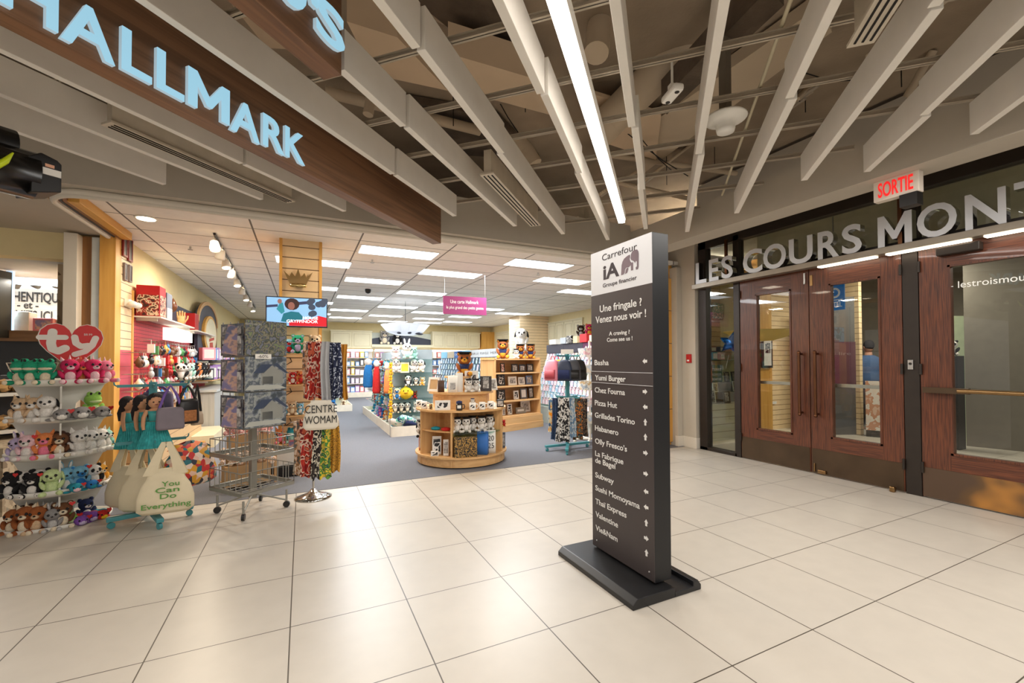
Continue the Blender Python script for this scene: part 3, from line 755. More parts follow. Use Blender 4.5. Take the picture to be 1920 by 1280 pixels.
def plush(kind='bear', main='brown', accent='cream', dark='black', faces=True, tagged=False, cap=None, name=None, n=10):
    """seated stuffed animal one unit tall, facing local -y"""
    b = MB()
    b.ell((0, 0, .27), (.235, .215, .28), 0, n)
    b.ell((0, -.135, .27), (.16, .10, .19), 1, n)
    b.ell((0, -.03, .67), (.27, .245, .245), 0, n)
    for s in (-1, 1):
        b.ell((s * .235, -.11, .36), (.075, .10, .18), 0, 8, 0, s * .45, -.5)
        b.ell((s * .19, -.24, .09), (.10, .19, .09), 0, 8, s * .25)
        b.ell((s * .225, -.385, .10), (.085, .05, .085), 1, 8)
    if kind in ('bear', 'cat', 'dog', 'lion'): b.ell((0, -.25, .61), (.125, .09, .09), 1, 8)
    if kind == 'bear':
        for s in (-1, 1): b.ell((s * .2, 0, .86), (.09, .05, .09), 0, 8); b.ell((s * .2, -.035, .86), (.055, .03, .055), 1, 8)
    elif kind == 'cat':
        for s in (-1, 1): b.add([(s * .08, 0, .86), (s * .26, 0, .80), (s * .22, 0, 1.04), (s * .17, -.07, .85), (s * .17, .05, .85)], [(0, 3, 2), (3, 1, 2), (1, 4, 2), (4, 0, 2)], 0)
    elif kind == 'dog':
        for s in (-1, 1): b.ell((s * .27, .0, .64), (.05, .09, .17), 2, 8, 0, s * -.25)
    elif kind == 'frog':
        for s in (-1, 1): b.ell((s * .13, -.09, .88), .10, 0, 8)
        b.ell((0, -.2, .60), (.2, .1, .06), 1, 8)
    elif kind == 'rabbit':
        for s in (-1, 1): b.ell((s * .12, .02, 1.0), (.06, .035, .18), 0, 8, 0, s * .2); b.ell((s * .12, -.015, 1.0), (.035, .02, .13), 1, 8, 0, s * .2)
    elif kind == 'panda':
        for s in (-1, 1): b.ell((s * .2, 0, .87), .085, 2, 8); b.ell((s * .11, -.225, .70), (.075, .04, .085), 2, 8)
        b.ell((0, -.25, .60), (.11, .07, .07), 1, 8)
        for s in (-1, 1): b.ell((s * .24, -.12, .36), (.085, .11, .19), 2, 8, 0, s * .45, -.5); b.ell((s * .19, -.25, .10), (.105, .2, .1), 2, 8, s * .25)
    elif kind == 'horn':
        b.lathe([(.055, .86), (.0001, 1.08)], 8, 1)
        for s in (-1, 1): b.add([(s * .1, 0, .86), (s * .25, 0, .80), (s * .24, 0, 1.0), (s * .17, -.06, .85)], [(0, 3, 2), (3, 1, 2), (1, 0, 2)], 1)
        b.ell((0, -.24, .60), (.11, .08, .08), 1, 8)
    elif kind == 'lion':
        for i in range(10):
            a = 2 * PI * i / 10; b.ell((.25 * math.cos(a), .03, .67 + .23 * math.sin(a)), .10, 2, 8)
    o = b.build(name or 'plush_' + {'horn': 'unicorn', 'cat': 'cat'}.get(kind, kind), [PM[main], PM[accent], PM[dark]])
    if faces:
        ez = .90 if kind == 'frog' else .71
        for s in (-1, 1):
            e = MB(); e.ell((s * (.13 if kind == 'frog' else .11), -.26 if kind != 'frog' else -.175, ez), (.045, .03, .05), 0, 8); e.build('eye', M_eye, o)
        if kind != 'frog': e = MB(); e.ell((0, -.335 if kind in ('bear', 'cat', 'dog', 'lion') else -.31, .64), (.04, .025, .03), 0, 8); e.build('nose', M_eye, o)
    if tagged:
        e = MB(); e.prism([(x * .09 + .24, z * .09 + .86) for x, z in HEART], -.2, -.185); e.build('heart_tag', M_tagred, o)
    if cap:
        e = MB(); e.disc((0, -.03, .9), .20, -.05, .02, 16); e.box(-.27, .27, -.30, .24, .92, .945); e.build('graduation_cap', PM[cap], o)
    return o
def lying(main, accent, dark='black', name='plush_seal', tagged=True):
    """stuffed animal lying on its belly, one unit long, head towards local -y"""
    b = MB()
    b.ell((0, .1, .17), (.22, .40, .17), 0); b.ell((0, -.33, .22), (.22, .2, .19), 0); b.ell((0, -.45, .17), (.13, .09, .10), 1)
    for s in (-1, 1): b.ell((s * .26, -.18, .06), (.14, .10, .05), 0, 8, s * .5); b.ell((s * .15, .5, .06), (.09, .14, .05), 0, 8, s * -.4)
    o = b.build(name, [PM[main], PM[accent], PM[dark]])
    for s in (-1, 1): e = MB(); e.ell((s * .11, -.49, .26), .035, 0, 8); e.build('eye', M_eye, o)
    if tagged: e = MB(); e.prism([(x * .09 + .2, z * .09 + .33) for x, z in HEART], -.42, -.405); e.build('heart_tag', M_tagred, o)
    return o
def loft(b, rings, n=20, mi=0, p=2.6):
    """rings of (z, half width, half depth, x, y) joined into a soft closed body"""
    vs = []; fs = []
    for (z, hw, hd, x, y) in rings:
        for i in range(n):
            t = 2 * PI * i / n; c, s_ = math.cos(t), math.sin(t)
            vs.append((x + hw * math.copysign(abs(c) ** (2 / p), c), y + hd * math.copysign(abs(s_) ** (2 / p), s_), z))
    for j in range(len(rings) - 1):
        for i in range(n):
            fs.append((j * n + i, j * n + (i + 1) % n, (j + 1) * n + (i + 1) % n, (j + 1) * n + i))
    fs.append(tuple(range(n - 1, -1, -1))); fs.append(tuple((len(rings) - 1) * n + i for i in range(n)))
    return b.add(vs, fs, mi, True)
def puff(b, pts, t, inset=.82, mi=0, y=0.0):
    """cushion: outline in x, z swelling to thickness t"""
    cx = sum(p[0] for p in pts) / len(pts); cz = sum(p[1] for p in pts) / len(pts); n = len(pts)
    def ring(k, yy): return [(cx + (a - cx) * k, y + yy, cz + (c - cz) * k) for a, c in pts]
    vs = ring(inset * .8, -t / 2) + ring(inset * 1.08, -t * .42) + ring(1, -t * .12) + ring(1, t * .12) + ring(inset * 1.08, t * .42) + ring(inset * .8, t / 2)
    fs = [tuple(range(n)), tuple(range(6 * n - 1, 5 * n - 1, -1))]
    for j in range(5):
        for i in range(n): fs.append((j * n + i, (j + 1) * n + i, (j + 1) * n + (i + 1) % n, j * n + (i + 1) % n))
    return b.add(vs, fs, mi, True)
def cloth_strip(b, w_, h, folds=3, amp=.02, mi=0, flare=.15, x=0, y=0, top=0.0, nz=8, seedv=0, th=.006):
    """hanging cloth: pleated sheet of width w_ and drop h from z = top downward, with thickness"""
    r = random.Random(seedv); ph = r.random() * 6; nx = folds * 6 + 1
    vs = []; fs = []
    for s in (0, 1):
        for j in range(nz + 1):
            v = j / nz
            for i in range(nx):
                u = i / (nx - 1) - .5
                ww = w_ * (1 + flare * v)
                yy = amp * (.5 + v * .7) * math.sin(u * folds * 2 * PI + ph + .6 * math.sin(v * 2))
                vs.append((x + u * ww + .01 * math.sin(v * 4 + ph), y + yy + s * th, top - h * v + (.012 * math.sin(u * 9 + ph) if j == nz else 0)))
    k = (nz + 1) * nx
    for j in range(nz):
        for i in range(nx - 1):
            a = j * nx + i
            fs.append((a, a + nx, a + nx + 1, a + 1)); fs.append((k + a, k + a + 1, k + a + nx + 1, k + a + nx))
    for j in range(nz):
        for a in (j * nx, j * nx + nx - 1): fs.append((a, a + nx, k + a + nx, k + a))
    for i in range(nx - 1):
        for a in (i, nz * nx + i): fs.append((a, a + 1, k + a + 1, k + a))
    return b.add(vs, fs, mi, True)
M_print_bw = patches('black_white_print', [(20, 20, 22), (235, 232, 228), (30, 30, 32), (120, 116, 112)], 11, .5, 1)
M_photo = patches('grey_photo', [(60, 58, 58), (190, 186, 182), (120, 116, 112), (225, 222, 218)], 12, .4, 3, soft=True)
M_paper = mat('white_card', (238, 235, 228), .6, var=.03)
M_kraft = mat('kraft_card', (196, 160, 116), .8)
def frame(w_, h, fm, pm, name='picture_frame', d=.02, border=.16):
    """photo frame standing at z = 0, facing local -y"""
    b = MB(); t = w_ * border
    for a in ((-w_ / 2, -w_ / 2 + t, 0, h), (w_ / 2 - t, w_ / 2, 0, h), (-w_ / 2 + t, w_ / 2 - t, 0, t), (-w_ / 2 + t, w_ / 2 - t, h - t, h)): b.box(a[0], a[1], -d / 2, d / 2, a[2], a[3])
    o = b.build(name, fm, None, .002)
    MB().box(-w_ / 2 + t, w_ / 2 - t, -d * .2, d * .3, t, h - t).build('photo', pm, o)
    return o
def carton(w_, d, h, m1, m2=None, name='gift_box'):
    b = MB(); b.box(-w_ / 2, w_ / 2, -d / 2, d / 2, 0, h)
    o = b.build(name, m1, None, min(w_, d, h) * .03)
    if m2: MB().box(-w_ / 2 + w_ * .12, w_ / 2 - w_ * .12, -d / 2 - .002, -d / 2, h * .15, h * .85).build('printed_panel', m2, o)
    return o
def mug(m1, m2):
    b = MB(); b.lathe([(.0001, 0), (.040, 0), (.042, .01), (.042, .092), (.038, .094), (.037, .012), (.0001, .012)], 20)
    o = b.build('mug', m1)
    h = MB(); h.tube([(.040, 0, .075), (.062, 0, .078), (.072, 0, .05), (.060, 0, .022), (.040, 0, .02)], .006, 8); h.build('handle', m1, o)
    p = MB(); p.lathe([(.0425, .03), (.0425, .07)], 10, 0, -2.2, -.95); p.build('printed_motif', m2, o)
    return o
# ================================================================== left jamb, neighbour's stand
XL = -2.06
M_slat = lines('maple_slatwall', (240, 212, 170), (110, 78, 48), 2, .1, .008, rough=.5)
M_peg = lines('pink_pegboard', (200, 66, 70), (120, 34, 40), 2, .05, .008, rough=.7, axis2=1, period2=.05, width2=.008)
M_slatp = lines('pink_slatwall', (204, 88, 104), (150, 60, 74), 2, .15, .006, rough=.6)
M_navy = mat('navy_fascia', (58, 62, 78), .5, var=.04)
b = MB(); b.box(XL - .12, XL + .03, 6.78, 6.96, 0, 2.99); struct('trim_8', b, M_gold, .004)
b = MB(); b.box(-1.99, -1.90, SY + .25, 6.86, FZ0 - .06, 3.0); struct('trim_9', b, wood('golden_maple_rail', (228, 176, 92), (214, 156, 72), 'Y', 6), .004)
b = MB(); b.box(XL - .20, XL - .12, 6.80, 6.92, 0, 2.9); struct('trim_10', b, mat('pale_metal_jamb', (206, 210, 208), .35, metal=.3), .01)
b = MB(); b.box(XL - .29, XL - .20, 6.83, 6.95, 0, 2.9); struct('trim_11', b, wood('brown_jamb', (150, 104, 58), (132, 88, 46), 'Z', 6))
b = MB(); b.box(XL - .41, XL - .29, 6.7, 6.95, 0, 2.9); struct('wall_post', b, M_trimw, .004)
b = MB(); b.box(XL - .2, XL - .06, 6.95, 7.12, 0, 2.99); struct('wall_return', b, M_yel)
# left wall cladding: slatwall bay, red pegboard bay, navy band
b = MB(); b.box(XL, XL + .03, 6.96, 7.34, 1.56, 2.99); struct('wall_slats', b, M_slat)
b = MB(); b.box(XL, XL + .03, 6.96, 7.34, .75, 1.56); struct('wall_slats_pink', b, M_slatp)
b = MB(); b.box(XL, XL + .04, 7.34, 7.40, 0, 2.36); struct('trim_12', b, M_gold)
b = MB(); b.box(XL, XL + .03, 7.40, 12.2, .7, 2.05); struct('wall_pegboard', b, M_peg)
b = MB(); b.box(XL, XL + .05, 8.3, 13.0, 2.05, 2.42); struct('trim_13', b, M_navy)
b = MB(); b.box(XL, XL + .45, 6.96, 9.4, 0, .70); struct('baseboard_left', b, lines('base_slatwall', (206, 168, 120), (120, 88, 56), 2, .14, .008))

# shop ceiling: fluorescent panels, downlights, track heads
pan = MB(); pan.box(-.56, .56, -.24, .24, -.004, .03); pan0 = pan.build('ceiling_panel_light', M_white)
e_ = MB(); e_.box(-.535, .535, -.225, .225, -.008, -.003); e_.build('diffuser', glow('fluorescent_diffuser', (236, 246, 255), 5.5), pan0)
GX, GY = .67, .51
cells = [(1.27, 6.43), (2.42, 7.58), (3.52, 6.25), (1.28, 8.88), (4.65, 7.33), (.17, 7.6), (5.8, 8.3), (.15, 10.2), (2.5, 10.0), (1.3, 11.3), (3.6, 11.6), (.2, 12.7), (2.5, 12.8), (1.3, 14.2), (3.7, 13.8), (5.0, 12.2), (5.2, 14.6), (2.6, 15.4), (4.2, 15.8), (1.4, 16.6), (3.2, 17.4), (6.3, 13.0), (5.6, 16.6), (4.6, 17.4), (.3, 15.6)]
for i, (x, y) in enumerate(cells):
    place(pan0, USED, loc=(x, y, CZ - .004), rz=0, label='glowing rectangular fluorescent panel in the shop ceiling', group='shop ceiling panels')
pan0['category'] = 'light'
for o in list(COL.objects):
    if o.name.startswith('ceiling_panel_light'): o['category'] = 'light'
dl = MB(); dl.lathe([(.0001, .0), (.085, .0), (.10, -.006), (.105, .0), (.10, .02), (.0001, .02)], 28); dl0 = dl.build('downlight', M_white)
e_ = MB(); e_.disc((0, 0, -.004), .082, -.003, .003, 28); e_.build('lens', glow('warm_lens', (255, 232, 196), 9), dl0)
for px, py, lab in ((274, 410, 'bright round downlight in the shop ceiling at far left'), (605, 421, 'small round downlight under the front edge of the shop ceiling, above the slatted column'), (752, 436, 'small round downlight beside the end of the walnut board')):
    place(dl0, USED, loc=gp(px, py, CZ - .012), label=lab, group='shop downlights')
for o in list(COL.objects):
    if o.name.startswith('downlight'): o['category'] = 'light'
# track with spot heads
p0, p1 = gp(402, 440, CZ - .03), gp(478, 578, CZ - .03)
t0 = thing('track_light', 'long ceiling track with white spot heads running back along the left of the shop', 'light', p0)
dv = p1 - p0; dv.z = 0
MB().tube([(0, 0, .01), tuple(dv + Vector((0, 0, .01)))], .016, 6).build('track', M_black, t0)
head = None
for i in range(9):
    f_ = (i + .3) / 9
    c = dv * f_ ** 1.4
    h_ = MB(); a = .5 if i % 2 else -.3
    h_.lathe([(.02, .10), (.045, .09), (.06, .0), (.062, -.03), (.055, -.03)], 14); h_.tube([(0, 0, .09), (0, 0, .16)], .01, 6)
    o = h_.build('spot_head', M_trimw, t0); o.location = c + Vector((0, 0, -.15)); o.rotation_euler = (a, .5 * a, 0)
    e_ = MB(); e_.disc((0, 0, -.022), .052, -.002, .002, 16); e_.build('lamp', glow('spot_lamp', (255, 240, 214), 10), o)
sp0 = MB(); sp0.tube([(0, 0, 0), (0, 0, -.04)], .012, 8); sp0.disc((0, 0, -.045), .03, -.004, .004, 12); sp0 = sp0.build('sprinkler_head', M_steel)
for px, py, lab in ((357, 462, 'sprinkler head in the shop ceiling left of the track light'), (698, 487, 'sprinkler head in front of the first fluorescent panels'), (1009, 511, 'sprinkler head between the right-hand fluorescent panels')):
    tag(place(sp0, USED, loc=gp(px, py, CZ - .002), label=lab, group='sprinkler heads'), lab, 'sprinkler', 'sprinkler heads')
o = MB(); o.lathe([(.06, 0), (.065, -.03), (.05, -.08), (.0001, -.10)], 18); o = o.build('dome_camera', M_black); o.location = gp(690, 542, CZ - .002)
tag(o, 'small black dome camera on the shop ceiling', 'camera')
# hanging pink sign
p = dp(872, 573, 7.6)
t = thing('hanging_sign', 'pink sign with white script hanging from the shop ceiling', 'sign', (p.x, p.y, p.z), -.12)
MB().box(-.385, .385, -.01, .01, -.155, .155).build('panel', mat('magenta_sign', (150, 52, 110), .5, var=.02), t)
text('Une carte Hallmark', (-.26, -.0105, .035), (1, 0, 0), (0, 0, 1), M_vinyl, t, width=.5, cap=.06, extrude=.001)
text('le plus grand des petits gestes', (-.33, -.0105, -.06), (1, 0, 0), (0, 0, 1), M_vinyl, t, width=.66, cap=.05, extrude=.001)
for x in (-.36, .36): m_ = MB(); m_.tube([(x, 0, .155), (x, 0, CZ - p.z)], .0015, 5); m_.build('hanging_wire', M_steel, t)
# white umbrella hung upside down
p = dp(760, 628, 11.5)
t = thing('umbrella', 'open white umbrella with dark spots hanging upside down from the shop ceiling', 'umbrella', p)
m_ = MB(); m_.lathe([(.0001, -.02), (.25, .0), (.48, .08), (.64, .26), (.63, .265), (.47, .09), (.24, .012), (.0001, -.008)], 16, smooth=False); m_.build('canopy', translucent('white_nylon', (244, 246, 250)), t)
for k in range(4):
    a = -2.2 + k * .7; m_ = MB(); m_.ell((.38 * math.cos(a), .38 * math.sin(a), .035), (.09, .05, .03), 0, 8, a); m_.build('spot', M_navy, t)
m_ = MB(); m_.tube([(0, 0, -.02), (0, 0, .66), (0, 0, CZ - p.z)], [.008, .008, .003], 6); m_.build('shaft', M_black, t)

# slatwall column with crown and television
M_slatc = lines('maple_slatwall_column', (238, 206, 160), (112, 80, 50), 2, .145, .012, rough=.5)
cx0, cx1, cy0 = -.27, .235, 6.32
b = MB(); b.box(cx0 + .03, cx1 - .03, cy0, cy0 + .44, 0, CZ); struct('wall_column', b, M_slatc)
b = MB(); b.box(cx0, cx0 + .035, cy0 - .012, cy0 + .46, 0, CZ); b.box(cx1 - .035, cx1, cy0 - .012, cy0 + .46, 0, CZ); struct('trim_14', b, M_gold)
p = yp(559, 524, cy0)
cr = thing('crown_ornament', 'golden crown ornament fixed to the slatted column above the television', 'ornament', (p.x, cy0, 0))
m_ = MB()
zz = p.z
m_.prism([(-.085, zz - .09), (-.17, zz + .10), (-.10, zz + .03), (-.075, zz + .085), (-.035, zz + .03), (0, zz + .14), (.035, zz + .03), (.075, zz + .085), (.10, zz + .03), (.17, zz + .10), (.085, zz - .09)], -.05, -.02)
m_.build('points', mat('antique_gold', (158, 128, 82), .35, metal=.7), cr, .004)
m_ = MB(); m_.lathe([(.09, -.02), (.105, 0), (.09, .02), (.085, 0), (.09, -.02)], 24, c=(0, -.045, zz - .085), sy=.45); m_.build('ring', mat('bright_gold', (206, 180, 120), .2, metal=1), cr)
TY0 = 5.98
a0, a1 = yp(497.5, 586, TY0), yp(614, 586, TY0)
tz0, tz1 = yp(555, 613, TY0).z, yp(555, 557, TY0).z
tv = thing('television', 'wall television showing a smiling child in blue, on the slatted column', 'television', ((a0.x + a1.x) / 2, TY0, 0), -.06)
W2 = (a1.x - a0.x) / 2
MB().box(-W2, W2, 0, .05, tz0, tz1).build('bezel', M_black, tv, .004)
def scr(nm, rgb, e=.9): return glow('screen_' + nm, rgb, e)
sc_ = MB().box(-W2 + .012, W2 - .012, -.003, 0, tz0 + .014, tz1 - .012).build('screen', scr('sky', (140, 186, 226)), tv)
def flat(b_, pts, y): b_.prism([(x * W2, tz0 + (tz1 - tz0) * z) for x, z in pts], y - .0006, y)
for nm, pts, col, yy in (('red_banner', [(-.26, .04), (.97, .04), (.97, .34), (.7, .40), (.5, .30), (-.26, .16)], (206, 30, 44), -.0045), ('beam', [(-.97, .62), (-.62, .66), (-.62, .74), (-.97, .70)], (58, 62, 90), -.0037), ('beam', [(.0, .74), (.45, .80), (.45, .90), (.0, .84)], (58, 62, 90), -.0037), ('dress', [(-.52, .18), (-.44, .44), (-.2, .52), (.05, .50), (.2, .34), (.12, .2), (-.05, .17), (-.2, .14)], (34, 110, 126), -.004), ('sleeve', [(-.66, .58), (-.55, .80), (-.46, .80), (-.40, .50), (-.5, .42)], (52, 140, 152), -.004)):
    m_ = MB(); flat(m_, pts, yy); m_.build('screen_' + nm, scr(nm, col, .8), sc_)
def blob(nm, c, r, col, yy):
    m_ = MB(); flat(m_, [(c[0] + r[0] * math.cos(2 * PI * i / 14), c[1] + r[1] * math.sin(2 * PI * i / 14)) for i in range(14)], yy); m_.build('screen_' + nm, scr(nm, col, .8), sc_)
blob('hair', (-.17, .76), (.24, .20), (62, 42, 40), -.0042)
blob('face', (-.19, .70), (.11, .13), (146, 96, 84), -.0048)
blob('hand', (-.56, .84), (.07, .08), (150, 104, 92), -.0048)
for i in range(9):
    rr = random.Random(i); blob('tree', (.62 + rr.uniform(-.28, .3), .66 + rr.uniform(-.26, .26)), (.12, .10), [(64, 74, 92), (176, 190, 206), (92, 96, 120)][i % 3], -.0038 - .0001 * i)
text('HOUSE', (.18 * W2, -.0052, tz0 + .10), (1, 0, 0), (0, 0, 1), scr('white', (245, 235, 238), 1.2), sc_, width=.5 * W2, cap=.032, extrude=.0006, weight=.02)
text('GRYFFINDOR', (-.34 * W2, -.0052, tz0 + .055), (1, 0, 0), (0, 0, 1), scr('white', (245, 235, 238), 1.2), sc_, width=1.02 * W2, cap=.035, extrude=.0006, weight=.02)
MB().box(-.12, .12, .05, cy0 - TY0 - .012, tz0 + .12, tz0 + .28).build('bracket', M_black, tv)
# ================================================================== round plush rack with the heart sign
ORD = ['first', 'second', 'third', 'fourth', 'fifth', 'sixth', 'seventh', 'eighth', 'ninth', 'tenth', 'eleventh', 'twelfth', 'thirteenth', 'fourteenth', 'fifteenth', 'sixteenth', 'seventeenth', 'eighteenth', 'nineteenth', 'twentieth']
M_plas = mat('white_plastic', (226, 222, 212), .35, var=.03)
c = dp(112, 900, 3.85); RX, RY = c.x, c.y
ra = face(RX, RY)
TR = .345
def front_z(py): 
    f_ = Vector((RX, RY, 0)).normalized() * (Vector((RX, RY, 0)).length - TR)
    return hz(f_.x, f_.y, py)
tz = [front_z(y) for y in (1000, 932, 862, 792, 722)]
rk = thing('plush_rack', 'white round five tier rack full of plush toys at the far left', 'display rack', (RX, RY, 0), ra)
for i, z in enumerate(tz):
    m_ = MB(); sc = (1, .98, .96, .94, .92)[i]
    m_.lathe([(.0001, z - .012), (TR * sc - .03, z - .012), (TR * sc, z + .012), (TR * sc + .006, z + .045), (TR * sc - .004, z + .045), (TR * sc - .012, z + .01), (.0001, z)], 40, sy=.8)
    m_.build('tray', M_plas, rk)
    if i < 4:
        z1 = tz[i + 1] - .012
        for rz in (0, PI / 2):
            m_ = MB(); hw = .27; h_ = z1 - z
            out = [(-hw, z), (-hw * .62, z), (-hw * .55, z + h_ * .45), (-hw * .45, z + h_ * .55), (-hw * .35, z + h_ * .45), (-hw * .3, z), (hw * .3, z), (hw * .35, z + h_ * .45), (hw * .45, z + h_ * .55), (hw * .55, z + h_ * .45), (hw * .62, z), (hw, z), (hw * .8, z + h_ * .5), (hw * 1.05, z1), (-hw * 1.05, z1), (-hw * .8, z + h_ * .5)]
            m_.prism(out, -.006, .006, 'xz', M=Matrix.Rotation(rz, 4, 'Z')); m_.build('support_panel', M_plas, rk)
for k in range(4):
    a = k * PI / 2 + .6; m_ = MB(); x, y = .26 * math.cos(a), .2 * math.sin(a)
    m_.lathe([(.026, -.01), (.026, .01)], 14, c=(0, 0, 0)); m_.disc((0, 0, 0), .024, -.012, .012, 14)
    q = m_.build('caster', M_steel, rk); q.location = (x, y, .028); q.rotation_euler = (PI / 2, 0, a)
hp = dp(132, 646, 3.8)
hs = thing('heart_sign', 'red heart shaped sign with white ty lettering standing on the round plush rack', 'sign', (RX, RY, 0), ra + .05)
hl = hs.matrix_world
hx = .062; hzc = hp.z
m_ = MB(); m_.prism([(x * .225 + hx, z * .262 + hzc + .01) for x, z in HEART], -.012, .0); m_.build('rim', M_plas, hs)
m_ = MB(); m_.prism([(x * .218 + hx, z * .254 + hzc + .01) for x, z in HEART], -.015, -.012); m_.build('heart', mat('ty_red', (206, 28, 24), .4, var=.03), hs)
DDS = [0]
def stroke(pts, r, nm):
    b_ = MB(); dd = DDS[0]; DDS[0] += .0008
    for a in range(len(pts)):
        x, z = pts[a]; b_.prism([(x + r * math.cos(2 * PI * i / 14), z + r * math.sin(2 * PI * i / 14)) for i in range(14)], -.0165 - .0003 * (a % 2) - dd, -.015)
        if a:
            x0, z0 = pts[a - 1]; dx, dz = x - x0, z - z0; l_ = math.hypot(dx, dz); nx, nz = -dz / l_ * r, dx / l_ * r
            b_.prism([(x0 + nx, z0 + nz), (x0 - nx, z0 - nz), (x - nx, z - nz), (x + nx, z + nz)], -.0162 - dd, -.015)
    return b_.build(nm, M_plas, hs)
def hpx(px, py): return ((px - 132) * 3.72 / F + hx - .005, (646 - py) * 3.72 / F + hzc)
stroke([hpx(107, 621), hpx(105, 643), hpx(107, 654), hpx(115, 658), hpx(124, 652)], .030, 'letter_t')
stroke([hpx(90, 632), hpx(124, 631)], .022, 'letter_crossbar')
stroke([hpx(137, 630), hpx(139, 642), hpx(146, 648), hpx(156, 646)], .024, 'letter_y')
stroke([hpx(167, 631), hpx(162, 646), hpx(152, 658), hpx(138, 664)], .024, 'letter_y_tail')
text('$8.99', (hpx(150, 626)[0], -.0155, hpx(150, 626)[1]), (1, 0, 0), (0, 0, 1), M_plas, hs, width=.055, cap=.018, extrude=.0008)
m_ = MB(); m_.box(hx - .06, hx + .06, .0, .012, tz[4] - .005, hzc - .2); m_.build('stem', M_plas, hs)

def rackplush(tier, items, zoff=.0):
    """items: (px, size, builder args, label noun, depth factor)"""
    for (px, sz, args, lab, back) in items:
        z = tz[tier] + .004 + zoff
        # stand on an arc of the tray
        u = (px - 112) / 92.0; u = max(-1, min(1, u))
        r_ = TR * .70 * (1 - back); a = math.asin(u * .98)
        lx = u * TR * .84; ly = -math.cos(a) * r_ * .8
        x = RX + lx * math.cos(ra) - ly * math.sin(ra); y = RY + lx * math.sin(ra) + ly * math.cos(ra)
        if args[0] == 'lying':
            o = lying(*args[1:]); o.scale = (sz * 1.3,) * 3
        else:
            o = plush(*args); o.scale = (sz * 1.18,) * 3
        o.location = (x, y, z); o.rotation_euler = (0, 0, ra + a * .55)
        tag(o, lab, 'plush toy', 'plush toys on the round rack')
s_ = .165
rackplush(4, [(38, .19, ('frog', 'green', 'cream'), 'green plush frog at the left end of the top rack tier', 0), (58, .19, ('frog', 'green', 'cream'), 'green plush frog second from the left on the top rack tier', 0), (84, .19, ('frog', 'green', 'cream'), 'green plush frog third from the left beside the pink toys', 0),
              (128, .20, ('horn', 'hotpink', 'palepink', 'black', True, True), 'hot pink plush with pale face under the heart sign, first pink one', 0), (150, .19, ('horn', 'hotpink', 'orange'), 'hot pink and orange plush at the middle of the pink row', .3), (174, .20, ('horn', 'hotpink', 'palepink'), 'hot pink plush second from the right on the top rack tier', 0), (200, .19, ('horn', 'pink', 'palepink'), 'lighter pink plush at the right end of the top rack tier', 0)])
rackplush(3, [(40, .19, ('cat', 'beige', 'white', 'black', True, False), 'beige plush fox at the left end of the second highest tier', 0), (62, .19, ('cat', 'beige', 'white'), 'beige plush fox beside the spotted dog', .1), (86, .20, ('dog', 'white', 'white', 'black', True, False), 'white plush dog with black ears on the second highest tier', 0),
              (114, .20, ('lying', 'grey', 'white'), 'grey and white lying plush seal, leftmost of three', -.1), (146, .22, ('lying', 'grey', 'white'), 'grey and white lying plush seal in the middle of three', -.1), (182, .20, ('lying', 'grey', 'ltgrey'), 'grey lying plush seal at the right end of its tier', -.1), (176, .20, ('frog', 'lime', 'palegreen'), 'lime green plush behind the grey seals', .75)])
rackplush(2, [(34, .17, ('rabbit', 'lilac', 'white'), 'pale lilac plush rabbit at the left end of the middle tier', .1), (54, .19, ('cat', 'palepink', 'white', 'black', True, True), 'pale pink plush cat with red tag on the middle tier', 0), (84, .20, ('cat', 'orange', 'pink'), 'orange and pink plush fox on the middle tier', 0), (110, .19, ('lion', 'brown', 'cream', 'dkbrown'), 'brown plush lion on the middle tier', 0), (130, .17, ('cat', 'palepink', 'white'), 'pale pink plush behind the white cats', .5), (148, .20, ('cat', 'white', 'white'), 'white plush cat, leftmost of three on the middle tier', 0), (170, .19, ('cat', 'white', 'white'), 'white plush cat, middle one of three on the middle tier', .05), (190, .19, ('cat', 'white', 'white'), 'white plush cat, rightmost of three on the middle tier', .1), (204, .17, ('cat', 'mint', 'white'), 'mint green plush cat at the right end of the middle tier', .3)])
rackplush(1, [(26, .19, ('panda', 'black', 'white', 'black', True, True), 'black plush with white face at the left end of the fourth tier', 0), (46, .19, ('panda', 'white', 'white', 'black'), 'plush panda sitting behind two black plush toys', .5), (64, .18, ('panda', 'black', 'white', 'black', True, True), 'black plush beside the pale green one on the fourth tier', 0), (76, .19, ('panda', 'white', 'white', 'black'), 'plush panda behind the pale green plush', .55), (98, .20, ('dog', 'palegreen', 'palegreen', 'palegreen'), 'pale green plush on the fourth tier', -.05), (124, .19, ('rabbit', 'skyblue', 'white'), 'sky blue plush rabbit on the fourth tier', .2), (150, .19, ('bear', 'skyblue', 'blue', 'black', True, True), 'blue grey plush bear in the middle right of the fourth tier', .15), (140, .16, ('lying', 'teal', 'palepink'), 'teal lying plush in front of the blue bear', -.25), (168, .16, ('lying', 'blue', 'teal'), 'bright blue lying plush on the fourth tier', -.25), (178, .18, ('panda', 'white', 'white', 'black'), 'small plush panda near the right end of the fourth tier', .2), (192, .17, ('horn', 'gold', 'cream'), 'yellow plush giraffe at the right end of the fourth tier', .4)])
